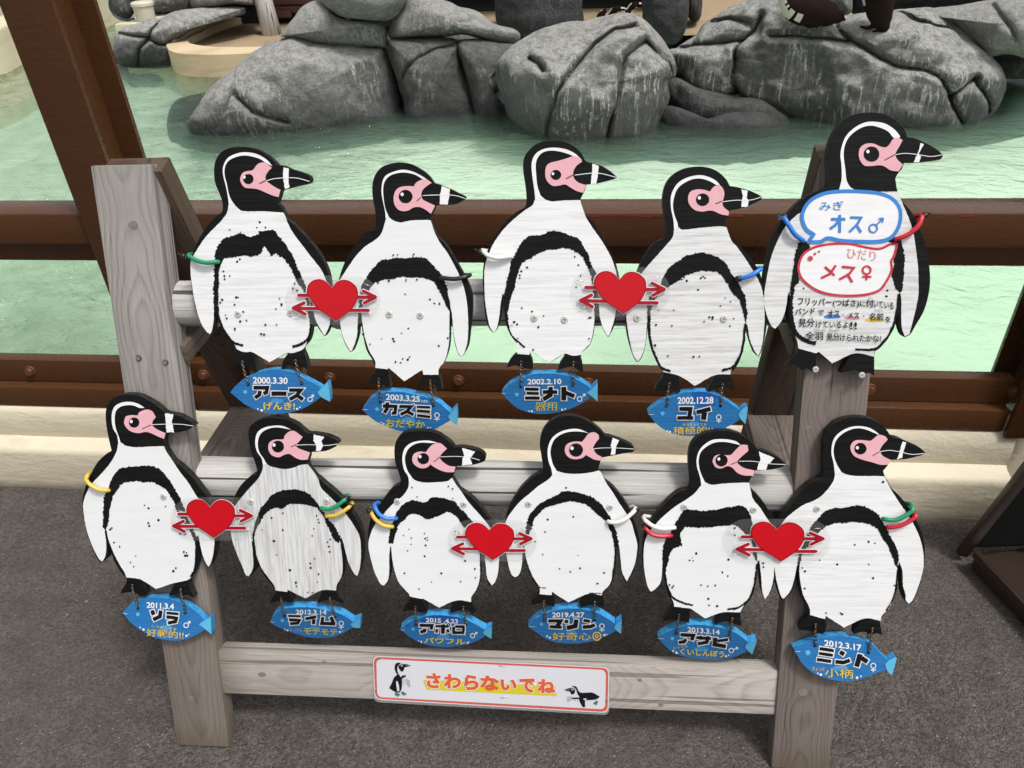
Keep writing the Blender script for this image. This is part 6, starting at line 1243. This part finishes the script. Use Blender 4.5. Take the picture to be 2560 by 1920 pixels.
for fi_, (key, D) in enumerate(FISH.items()):
    rnd = random.Random(fi_ * 7 + 3); tf = tf_of(D['T'])
    tops = [ST.world(*ST.at(*c[0], FRW - 0.004), FRW - 0.004) for c in D['ch']]
    t_ = R(D['tilt']); Z = Vector((0, 0, math.cos(t_))) + BK * math.sin(t_)
    anchor = (tops[0] + tops[1]) / 2
    fr0 = Frame(anchor, SX, Z)
    if D.get('flush'): fr0 = Frame(ST.world(0, 0, -0.021), SX, SU)
    ctr = fr0.at(*tf((1080, 1000)), 0)
    fr = Frame(fr0.world(ctr[0], ctr[1], 0), SX, Z if not D.get('flush') else SU)
    root = empty('fish_sign', fr.M, D['lab'], 'name sign', 'fish shaped name signs hanging under the penguins')
    out = jitter(resample(smooth2(D['O'], True, 4, 50), 25), 2.5, rnd, False)
    slab('fish_board', [fr.at(*tf(p), 0) for p in out], 0, 0.0155, M['fish'], root, M['fish_edge'])
    slab('tail_fin', [fr.at(*tf(p), 0.0) for p in smooth2(D['tail'], True, 3, 45)], -0.0012, 0.0149, M['fish_light'], root, M['fish_edge'])
    s = Sheet(fr, tf, -0.0005); s.add(jitter(disc(*D['eye'][:2], D['eye'][2], D['eye'][2] * .95, 16), 2, rnd)); s.make('eye', M['fish_light'], root)
    s = Sheet(fr, tf, -0.0005); s.add(jitter(disc(*D['fin'][:4], 24), 5, rnd)); s.make('side_fin', M['fish_fin'], root)
    if D.get('dark'):
        s = Sheet(fr, tf, -0.0004); s.add(jitter(resample([(1020,170),(1250,155),(1440,195),(1560,260),(1490,300),(1500,410),(1300,430),(1240,450),(1160,450),(1140,390),(1060,330),(1080,250),(1010,210)], 18), 8, rnd)); s.make('repaint_patch', M['fish_dark'], root)
    if D.get('dark2'):
        s = Sheet(fr, tf, -0.0004); s.add(jitter(resample([(540,390),(700,325),(900,312),(1100,318),(1350,360),(1330,400),(1320,460),(1000,450),(680,440),(560,410)], 18), 5, rnd)).add([(280,520),(350,455),(340,500),(310,540)]); s.make('repaint_patch', M['fish_dark'], root)
    s = Sheet(fr, tf, -0.0010)
    for pl, wd in D['name']: s.add(ribbon(pl, wd * .9 + 38, square=19))
    for rg in D.get('rings', []): s.add(disc(rg[0], rg[1], rg[2] + rg[3] / 2 + 18, None, 20))
    s.make('name_outline', M['stripe'], root)
    s = Sheet(fr, tf, -0.0020)
    for pl, wd in D['name']: s.add(jitter(resample(ribbon(pl, wd * .9), 14), 1.6, rnd, False))
    for rg in D.get('rings', []): ring(s, rg[0], rg[1], rg[2], rg[3])
    s.make('name_lettering', M['ink'], root)
    s = Sheet(fr, tf, -0.0010)
    for tt in D['tx']: sheet_text(s, tt[0], tt[1], tt[2], tt[3], bold=0.030)
    g = D['g']
    if g[0] == 'm': male(s, g[1], g[2], g[3], g[4], g[5], 17)
    else: female(s, g[1], g[2], g[3], 17)
    for x, y, r0 in D['dots']: s.add(disc(x, y, r0, r0 * .95, 12))
    if D['mouth']: s.add(ribbon([D['mouth'][:2], D['mouth'][2:]], 8))
    s.make('white_lettering', M['stripe'], root)
    s = Sheet(fr, tf, -0.0012)
    for tt in D['yt']: sheet_text(s, tt[0], tt[1], tt[2], tt[3], bold=(0.006 if tt[0][0] in '積好小器' else 0.028) if tt[3] > 90 else 0.010)
    if key == '2019': ring(s, 1518, 795, 78, 26); ring(s, 1518, 795, 28, 22)
    s.make('yellow_lettering', M['yellow' if key not in ('2003', '2012', '2002b') else 'yellow_dull'], root)
    inv = fr.M.inverted()
    for c, tp in zip(D['ch'], tops):
        bx = fr.at(*tf(c[1]), -0.001)
        s = Sheet(fr, tf, -0.0004); s.add(disc(c[1][0], c[1][1] + 12, 30, 26, 14)); s.make('chain_hole', M['ink'], root)
        chain_mesh('chain', inv @ (tp + Vector((0, -0.001, 0))), (bx[0], -0.0018, bx[1]), M['chain'], root)
        chain_mesh('chain', inv @ (tp + Vector((0.0015, 0.022, -0.012))), (bx[0] + 0.004, 0.017, bx[1] + 0.004), M['chain'], root)

# ---------------- rubber wing bands ----------------
BANDS = [('P1','green',[(300,735),(240,740),(190,728),(148,703)],(130,704),'green wing band on the uppermost left penguin'),
 ('P2','black',[(655,772),(735,780),(805,765)],None,'black wing band on the second penguin of the upper row'),
 ('P3','white',[(268,682),(200,690),(150,678),(125,656)],(108,657),'white wing band on the middle penguin of the upper row'),
 ('P4','blue',[(760,692),(820,674),(876,640)],(750,690),'light blue wing band on the penguin beside the speech bubble one'),
 ('P5','blue',[(345,790),(300,755),(268,708),(241,664)],(238,656),'blue band on the left wing of the speech bubble penguin'),
 ('P5','red',[(852,782),(920,755),(970,710),(995,658)],(1000,650),'red band on the right wing of the speech bubble penguin'),
 ('B1','yellow',[(215,655),(160,650),(110,622),(84,590),(92,566)],None,'single yellow wing band on the lower left penguin'),
 ('B2','green',[(672,690),(720,697),(770,675),(825,634)],(838,618),'green wing band above a yellow one on the upright grain penguin'),
 ('B2','yellow',[(706,742),(760,737),(805,715),(852,682)],(862,672),'yellow wing band below a green one on the upright grain penguin'),
 ('B3','blue',[(295,712),(230,712),(180,682),(152,635)],(120,652),'blue wing band above a yellow one on the third lower penguin'),
 ('B3','yellow',[(268,768),(210,758),(160,722),(132,680)],None,'yellow wing band below a blue one on the third lower penguin'),
 ('B4','white',[(780,763),(830,768),(890,745),(948,694)],(957,686),'white wing band on the fourth lower penguin'),
 ('B5','white',[(312,716),(240,722),(180,706),(132,672)],(126,692),'white wing band above a red one on the fifth lower penguin'),
 ('B5','red',[(290,765),(230,770),(170,756),(131,716)],None,'red wing band below a white one on the fifth lower penguin'),
 ('B6','green',[(760,662),(820,668),(880,645),(925,612),(920,596)],None,'green wing band above a red one on the lower right penguin'),
 ('B6','red',[(782,712),(840,704),(900,680),(942,648),(935,636)],None,'red wing band below a green one on the lower right penguin')]
for key, colr, pl, cap, lb in BANDS:
    fr = PG[key]['fr']; tf = tf_of(PG[key]['T']); q = smooth2(pl, False, 6, 100); n_ = len(q); P = []
    for i, p in enumerate(q):
        t = i / (n_ - 1); w = FRW - 0.0052 - 0.0055 * math.sin(math.pi * t) ** .7
        if i == 0: u, v = fr.at(*tf(p), FRW); P.append(fr.world(u, v, FRW + 0.004))
        u, v = fr.at(*tf(p), w); P.append(fr.world(u, v, w))
    # wraps round the wing edge and back behind it to the slit
    u, v = fr.at(*tf(q[-1]), FRW); d0 = fr.at(*tf(q[0]), FRW)
    P.append(fr.world(u + (0.003 if u > d0[0] else -0.003), v + .001, FRW + 0.010)); P.append(fr.world(u, v - .001, FRW + BT + 0.006))
    P.append(fr.world((u + d0[0]) / 2, (v + d0[1]) / 2, FRW + BT + 0.008))
    c0 = P[len(P) // 2]
    root = empty('wing_band', Matrix.Translation(c0), lb, 'wing band', 'coloured rubber bands round the penguin wings')
    # smooth path
    tube('rubber_tube', [p - c0 for p in P], 0.0039, M['tube_' + colr], root, 12)
    if cap:
        u, v = fr.at(*tf(cap), FRW + .004); a = fr.world(u, v, FRW - 0.002); 
        d_ = Vector((0.0035 if u > d0[0] else -0.0035, 0, 0.001))
        if key == 'P4':
            tube('black_sleeve', [fr.world(*fr.at(*tf((744, 694)), FRW - .006), FRW - .006) - c0, fr.world(*fr.at(*tf((770, 688)), FRW - .010), FRW - .0105) - c0], 0.0052, M['tube_black'], root, 12)
        else:
            tube('cable_tie', [a - d_ - c0, a + d_ - c0], 0.0050, M['tube_black'], root, 8)
            tube('tie_tail', [a + d_ - c0, a + d_ * 2.6 + Vector((0, 0, .003)) - c0], 0.0014, M['tube_black'], root, 6)

# ---------------- hearts ----------------
HS = [((767,697.8,895,803), 'red heart plaque joining the green band and black band penguins', (713,688,951,811)),
      ((1485,677.5,1616,785), 'red heart plaque joining the middle and the blue band penguins of the upper row', (1427,668,1676,791)),
      ((465.5,1248,587.5,1345), 'red heart plaque joining the first and second penguins of the lower row', (426,1243,649,1351)),
      ((1163,1307,1286,1400), 'red heart plaque joining the third and fourth penguins of the lower row', (1120,1299,1344,1403)),
      ((1877,1304,2011.5,1404), 'red heart plaque joining the fifth and sixth penguins of the lower row', (1807,1297,2078,1407))]
HT = [(783,625),(700,530),(600,465),(480,445),(360,480),(270,560),(235,680),(245,760),(300,850),(400,990),(530,1110),(700,1220),(865,1335),(1000,1250),(1150,1140),(1260,1030),(1340,880),(1360,760),(1340,640),(1270,550),(1160,480),(1020,460),(900,500),(830,570)]
def scale_about(pts, k, c): return [(c[0] + (x - c[0]) * k, c[1] + (y - c[1]) * k) for x, y in pts]
for bb, lb, pl in HS:
    x0, y0, x1, y1 = bb
    tf = lambda p, a=bb: (a[0] + (p[0] - 235) / 1125 * (a[2] - a[0]), a[1] + (p[1] - 445) / 890 * (a[3] - a[1]))
    u0, v0 = ST.at((x0 + x1) / 2, y1, FRW); fr = Frame(ST.world(u0, v0, 0), SX, SU)
    root = empty('heart_plaque', fr.M, lb, 'heart plaque', 'red heart and arrow plaques on clear laminate')
    px0, py0, px1, py1 = pl; hh = (py1 - py0) / 2
    arc = []
    for k in range(13): a = math.pi / 2 + math.pi * k / 12; arc.append((px0 + hh * 1.1 + math.cos(a) * hh * 1.1, (py0 + py1) / 2 + math.sin(a) * hh))
    for k in range(13): a = -math.pi / 2 + math.pi * k / 12; arc.append((px1 - hh * 1.1 + math.cos(a) * hh * 1.1, (py0 + py1) / 2 + math.sin(a) * hh))
    wv_ = FRW - 0.0040
    slab('clear_plate', [fr.at(x, y, wv_) for x, y in arc], wv_ - 0.0009, wv_, M['acrylic'], root)
    heart = smooth2(HT, True, 5, 60)
    arrows = [[(60,785),(420,785)], [(1100,825),(1690,825)], [(1480,697),(1745,822)], [(1500,945),(1745,822)], [(700,1068),(20,1060)], [(180,942),(-55,1052)], [(200,1180),(-55,1052)], [(1000,1100),(1590,1100)]]
    w1 = wv_ - 0.0014
    s = Sheet(fr, tf, w1)
    s.add(scale_about(heart, 1.035, (800, 850)))
    for a in arrows:
        s.add(ribbon(a, 104)); 
        for e in a: s.add(disc(e[0], e[1], 51, 51, 14))
    s.make('white_edge', M['print_white'], root)
    s = Sheet(fr, tf, w1 - 0.0012)
    for a in arrows:
        s.add(ribbon(a, 68));
        for e in a: s.add(disc(e[0], e[1], 34, 34, 12))
    s.add([(1600,745),(1790,822),(1600,900)]); s.add([(80,985),(-100,1052),(80,1125)])
    s.make('arrow', M['arrow'], root)
    s = Sheet(fr, tf, w1 - 0.0024); s.add(heart); s.make('heart_rim', M['heart_rim'], root)
    s = Sheet(fr, tf, w1 - 0.0029); s.add(scale_about(heart, 0.955, (800, 850))); s.make('heart', M['heart'], root)
    rnd = random.Random(int(x0))
    for sx_, sy_ in ((px0 + 24, py0 + 34), (px0 + 30, py1 - 22), (px1 - 34, py0 + 24), (px1 - 30, py1 - 28)):
        a = rnd.uniform(-.5, .3); u, v = fr.at(sx_, sy_, wv_ - .0015); l_ = 0.0055
        tube('staple', [(u - l_ * math.cos(a), wv_ - .0008, v - l_ * math.sin(a)), (u - l_ * .9 * math.cos(a), wv_ - .0018, v - l_ * .9 * math.sin(a)), (u + l_ * .9 * math.cos(a), wv_ - .0018, v + l_ * .9 * math.sin(a)), (u + l_ * math.cos(a), wv_ - .0008, v + l_ * math.sin(a))], 0.0005, M['steel'], root, 6)

# ---------------- laminated notice on the bottom plank ----------------
tf = tf_of((920, 1630, .28028)); RWF = 0.006
u0, v0 = ST.at(*tf((1100, 520)), RWF); fr = Frame(ST.world(u0, v0, 0), SX, SU)
root = empty('notice', fr.M, 'laminated white notice with orange Japanese lettering stapled on the bottom plank', 'notice')
w_ = RWF - 0.0015
def rrect(x0, y0, x1, y1, x2, y2, x3, y3, r):
    """rounded four-corner outline: TL, TR, BR, BL"""
    C_ = [Vector((x0, y0)), Vector((x1, y1)), Vector((x2, y2)), Vector((x3, y3))]; out = []
    for i in range(4):
        p = C_[i]; a = (C_[i - 1] - p).normalized(); b = (C_[(i + 1) % 4] - p).normalized()
        s_, e_ = p + a * r, p + b * r
        for k in range(7):
            t = k / 6; out.append(tuple((1 - t) ** 2 * s_ + 2 * t * (1 - t) * p + t * t * e_))
    return out
slab('laminate', [fr.at(*tf(p), w_) for p in rrect(38, 28, 2158, 130, 2152, 562, 52, 445, 60)], w_ - 0.0006, w_, M['laminate'], root)
s = Sheet(fr, tf, w_ - 0.0010); s.add(rrect(42, 34, 2152, 136, 2146, 545, 58, 425, 62)); s.make('paper', M['paper'], root)
s = Sheet(fr, tf, w_ - 0.0014); s.add(rrect(50, 42, 2144, 144, 2138, 536, 66, 416, 58)); s.make('coral_border', M['coral'], root)
s = Sheet(fr, tf, w_ - 0.0018); s.add(rrect(74, 62, 2122, 160, 2116, 512, 82, 402, 50)); s.make('paper_field', M['paper'], root)
s = Sheet(fr, tf, w_ - 0.0022); s.add([(490,248),(1080,275),(1668,305),(1686,395),(1100,365),(520,335)]); s.make('yellow_strip', M['yellow_print'], root)
s = Sheet(fr, tf, w_ - 0.0026)
LET = [('さ',(528,312),(640,318),120),('わ',(685,316),(822,324),115),('ら',(865,330),(980,334),122),('な',(1012,334),(1160,342),120),('い',(1190,336),(1320,334),86),('で',(1358,350),(1486,356),112),('ね',(1522,356),(1664,366),112)]
for tt in LET: sheet_text(s, *tt, bold=0.085)
s.make('lettering_edge', M['print_white'], root)
s = Sheet(fr, tf, w_ - 0.0030)
for tt in LET: sheet_text(s, *tt, bold=0.05)
s.make('orange_lettering', M['orange'], root)
# pictograms: standing and lying penguin
s = Sheet(fr, tf, w_ - 0.0022)
s.add(smooth2([(335,238),(372,250),(378,300),(370,320),(345,290)], True, 3)); s.add(smooth2([(1778,398),(1815,395),(1822,420),(1800,440),(1772,445)], True, 3)); s.make('pictogram_grey', M['print_grey'], root)['kind'] = 'stuff'
s = Sheet(fr, tf, w_ - 0.0024)
s.add(smooth2([(295,98),(262,96),(242,112),(238,150),(250,185),(262,200),(232,228),(215,270),(190,320),(200,330),(240,355),(280,362),(300,330),(305,250),(290,255),(300,240),(286,215),(270,190),(262,160),(264,130),(280,112)], True, 3, 60))
s.add(smooth2([(300,105),(270,125),(278,150),(300,178),(318,165),(325,130),(320,108)], True, 3, 60))
s.add(smooth2([(318,108),(345,108),(382,122),(350,132),(322,138)], True, 3, 60)); s.add(smooth2([(300,215),(335,205),(338,222),(312,232),(296,262),(290,250)], True, 3, 60))
s.add(smooth2([(1865,318),(1890,360),(1960,362),(2005,362),(2068,398),(2040,420),(1990,428),(1940,428),(1935,440),(1938,490),(1915,488),(1888,440),(1885,420),(1820,418),(1818,406),(1890,405),(1868,370),(1858,335),(1830,310),(1812,308),(1840,302)], True, 3, 60))
s.add(smooth2([(1808,318),(1835,322),(1848,345),(1838,375),(1815,378),(1802,350)], True, 3, 60)); s.add(smooth2([(1808,322),(1780,324),(1752,338),(1785,350),(1806,348)], True, 3, 60))
s.make('pictogram_black', M['ink'], root)['kind'] = 'stuff'
s = Sheet(fr, tf, w_ - 0.0028); s.add(smooth2([(250,262),(262,258),(276,300),(280,345),(262,352),(254,310)], True, 3)); s.add(smooth2([(1918,418),(1945,412),(1950,424),(1932,430)], True, 3)); ring(s, 302, 120, 8, 4); ring(s, 1825, 332, 9, 4)
s.make('pictogram_white', M['paper'], root)
s = Sheet(fr, tf, w_ - 0.0028)
s.add([(240,362),(262,362),(284,378),(288,390),(272,386),(268,404),(256,392),(240,385)]); s.add([(298,352),(318,356),(342,372),(344,384),(326,378),(325,392),(308,382),(297,368)]); s.add([(2015,450),(2045,430),(2050,450),(2040,474),(2026,468),(2012,464)])
s.add(smooth2([(330,118),(352,112),(375,122),(350,128)], True, 2, 60)); s.add(smooth2([(1762,338),(1785,328),(1800,336),(1786,344)], True, 2, 60))
s.make('pictogram_teal', M['print_teal'], root)
s = Sheet(fr, tf, w_ - 0.0028)
for x, y in ((318,240),(328,255),(316,268),(330,280),(320,292),(312,258),(1835,425),(1850,430),(1868,436)): s.add(disc(x, y, 3.2, 3.2, 6))
s.make('pictogram_dots', M['ink'], root)
for sx_, sy_, l_, a in ((1195,114,.006,0),(1215,396,.007,.2),(72,330,.005,1.5),(2128,420,.006,1.55),(120,52,.006,-.05)):
    u, v = fr.at(*tf((sx_, sy_)), w_)
    tube('staple', [(u - l_ * math.cos(a), w_ - .0034, v - l_ * math.sin(a)), (u + l_ * math.cos(a), w_ - .0034, v + l_ * math.sin(a))], 0.0005, M['steel'], root, 6)

# ---------------- dark folding sign lying at the right edge ----------------
g0 = hz(2416, 1388, 0.0)
root = empty('folded_sign', Matrix.Translation(g0), 'dark brown folding sign panel with a black face standing at the right edge', 'sign')
ri = Matrix.Translation(-g0)
gA = hz(2440, 1372, 0.03); gB = hz(2700, 1700, 0.03)
tp = hy(2600, 1105, 1.50)
def bar(name, a, b, wd, th, mat, upv=(0, 0, 1)):
    a, b = Vector(a), Vector(b); Z = (b - a); L_ = Z.length; Z.normalize(); X = Vector(upv); X = (X - Z * X.dot(Z)).normalized(); Y = Z.cross(X)
    mm = Matrix(((X.x, Y.x, Z.x, a.x), (X.y, Y.y, Z.y, a.y), (X.z, Y.z, Z.z, a.z), (0, 0, 0, 1)))
    bm = box_bm(-wd / 2, wd / 2, -th / 2, th / 2, 0, L_, 0.004); return auto_smooth(bm_obj(name, bm, mat, root, M=ri @ mm), 30)
# standing frame side rises to the right; base tray lies on the path
pA = hz(2403, 1385, 0.012); pB = hy(2660, 1058, 1.46)
bar('frame_bar', pA, pB, 0.026, 0.020, M['dark_brown'], (1, 0, 0))
q1 = hz(2436, 1388, 0.045); q2 = hz(2700, 1670, 0.045)
dirq = (q2 - q1).normalized(); nrq = Vector((-dirq.y, dirq.x, 0))
if nrq.x < 0: nrq = -nrq
base_pts = [q1, q2, q2 + nrq * 0.9, q1 + nrq * 0.9]
V = [(p.x, p.y, z) for z in (0.004, 0.040) for p in base_pts]
bm = bmesh.new(); vv_ = [bm.verts.new(v) for v in V]
for f in ((3, 2, 1, 0), (4, 5, 6, 7), (0, 1, 5, 4), (1, 2, 6, 5), (2, 3, 7, 6), (3, 0, 4, 7)): bm.faces.new([vv_[i] for i in f])
bmesh.ops.bevel(bm, geom=bm.edges[:], offset=0.004, segments=2, affect='EDGES')
auto_smooth(bm_obj('base_board', bm, M['dark_brown'], root, M=ri), 30)
bar('edge_strip', q1 + Vector((0, 0, 0.006)), q2 + Vector((0, 0, 0.006)), 0.022, 0.014, M['dark_brown'])
n1 = q1 + nrq * 0.03
pv = [Vector((pA.x + .012, pA.y + .006, 0.03)), Vector((pB.x, pB.y + .01, pB.z)), Vector((pB.x + 0.9, pB.y - 0.2, pB.z)), Vector((pA.x + 0.9, pA.y + 0.10, 0.03))]
o = mesh_obj('panel', [p - g0 for p in pv] + [p - g0 + Vector((0, .02, 0)) for p in pv], [(0, 1, 2, 3), (7, 6, 5, 4), (0, 4, 5, 1), (1, 5, 6, 2), (2, 6, 7, 3), (3, 7, 4, 0)], M['blackish'], root)

# ---------------- live penguins ----------------
bpy.context.view_layer.update()
def blob(name, px, dist, radii, parent_label, mats, white_test, squash=1.0):
    """one continuous body along a spine; px points stand on a vertical plane `dist` away"""
    pts = smooth2(px, False, 4, 120); n_ = len(pts); rs = []
    for i in range(len(radii) - 1):
        for k in range(4): t = k / 4; t = t * t * (3 - 2 * t); rs.append(radii[i] * (1 - t) + radii[i + 1] * t)
    rs.append(radii[-1])
    base = hy(*pts[0], dist); S_ = (base - CAM).length / F_PX
    W = [hy(x, y, dist) for x, y in pts]; org = Vector((W[0].x, W[0].y, min(w.z for w in W)))
    sg = 18; V = []; F = []; up = None
    for i in range(n_):
        t = (W[min(i + 1, n_ - 1)] - W[max(i - 1, 0)]).normalized()
        side = Vector((0, 1, 0)); side = (side - t * side.dot(t)).normalized(); u_ = t.cross(side)
        for k in range(sg):
            a = 2 * math.pi * k / sg; V.append(W[i] - org + (u_ * math.cos(a) + side * math.sin(a) * squash) * rs[i] * S_)
    for i in range(n_ - 1):
        for k in range(sg): F.append((i * sg + k, i * sg + (k + 1) % sg, (i + 1) * sg + (k + 1) % sg, (i + 1) * sg + k))
    F.append(tuple(range(sg))[::-1]); F.append(tuple((n_ - 1) * sg + k for k in range(sg)))
    me = bpy.data.meshes.new(name); me.from_pydata(V, [], F)
    for m in mats: me.materials.append(m)
    bm = bmesh.new(); bm.from_mesh(me); bmesh.ops.recalc_face_normals(bm, faces=bm.faces); bm.to_mesh(me); bm.free()
    for p in me.polygons:
        p.use_smooth = True; c = p.center + org
        # image position of the face centre
        p.material_index = 1 if white_test(p.center, p.normal, S_) else 0
    bm = bmesh.new(); bm.from_mesh(me); bmesh.ops.recalc_face_normals(bm, faces=bm.faces); bm.to_mesh(me); bm.free()
    o = bpy.data.objects.new(name, me); col.objects.link(o); o.location = org
    return o, org, S_
PGN = 'live penguins in the enclosure'
def surf_y(px, py, default=4.6):
    h, p, n_, f_ = ISL.ray_cast(CAM - ISL.location, ray(px, py).normalized())
    return (p + ISL.location).y if h else default
mats = [M['feather_dark'], M['feather_white'], M['feather_pink']]
YD = 4.95
def live(name, label, parts):
    first = None; root = None
    for nm, px, rad, sq, test in parts:
        o, org, S_ = blob(nm, px, YD if True else 0, rad, label, mats, test, sq)
        if root is None:
            root = empty(name, Matrix.Translation(org), label, 'penguin', PGN); root_org = org.copy()
        loc = o.location.copy(); o.parent = root; o.location = loc - root_org
    return root
no = lambda c, n, s: False
YD = surf_y(2060, 62) - 0.03
live('penguin', 'brown and white penguin lying on its belly on the pale rock at the top right', [
    ('body', [(2113,50),(2098,44),(2070,36),(2040,28),(2010,24),(1985,18),(1970,4),(1962,-12),(1952,-22)], [2, 12, 24, 30, 31, 26, 18, 16, 12], 1.1, lambda c, n, s: n.x < -0.35 and -0.75 < n.z < 0.1),
    ('flipper', [(2003,24),(2012,40),(2022,56),(2045,66)], [5, 12, 11, 3], 0.5, lambda c, n, s: n.x < -0.8),
    ('beak', [(1950,-24),(1940,-20),(1930,-16)], [8, 5, 2], 1.0, no),
    ])
YD = surf_y(2200, 80) + 0.01
live('penguin', 'dark penguin standing on the rock at the top edge, head out of view', [
    ('body', [(2190,-120),(2192,-60),(2196,-10),(2200,25),(2204,50),(2210,70),(2215,84)], [22, 31, 31, 27, 21, 12, 3], 1.0, lambda c, n, s: n.x < -0.9),
    ('head', [(2188,-118),(2178,-140),(2160,-142)], [20, 19, 6], 1.0, no),
    ('foot', [(2184,56),(2180,66),(2168,70),(2150,66)], [6, 5, 4, 2], 0.8, no),
    ('foot', [(2204,64),(2200,75),(2192,79),(2182,78)], [6, 5, 3, 2], 0.8, no),
    ('flipper', [(2220,-90),(2230,-30),(2226,10)], [10, 10, 3], 0.4, no)])
YD = 7.0
for lb, ox, oy, sc in (('penguin looking right out of the dark shelter, left of the pair', 0, 0, 1), ('penguin with raised head in the dark shelter, right of the pair', 48, -12, .92)):
    f = lambda L_: [(1520 + ox + (x - 1520) * sc, 30 + oy + (y - 30) * sc) for x, y in L_]
    live('penguin', lb, [
        ('body', f([(1512,110),(1514,80),(1520,55),(1528,36),(1540,24),(1552,22)]), [16, 17, 14, 8, 8, 5], 1.0, lambda c, n, s: n.x > 0.5 or (n.x < -0.55 and n.z > 0.2)),
        ('beak', f([(1552,22),(1560,22),(1568,24)]), [4, 3, 1], 1.0, lambda c, n, s: n.z > 0.2),
        ])
live('penguin', 'third darker penguin deep in the shelter behind the other two', [('body', [(1494,110),(1495,75),(1500,48),(1507,32),(1516,26)], [13, 14, 10, 7, 4], 1.0, lambda c, n, s: n.z > .7 and n.x < -.3)])
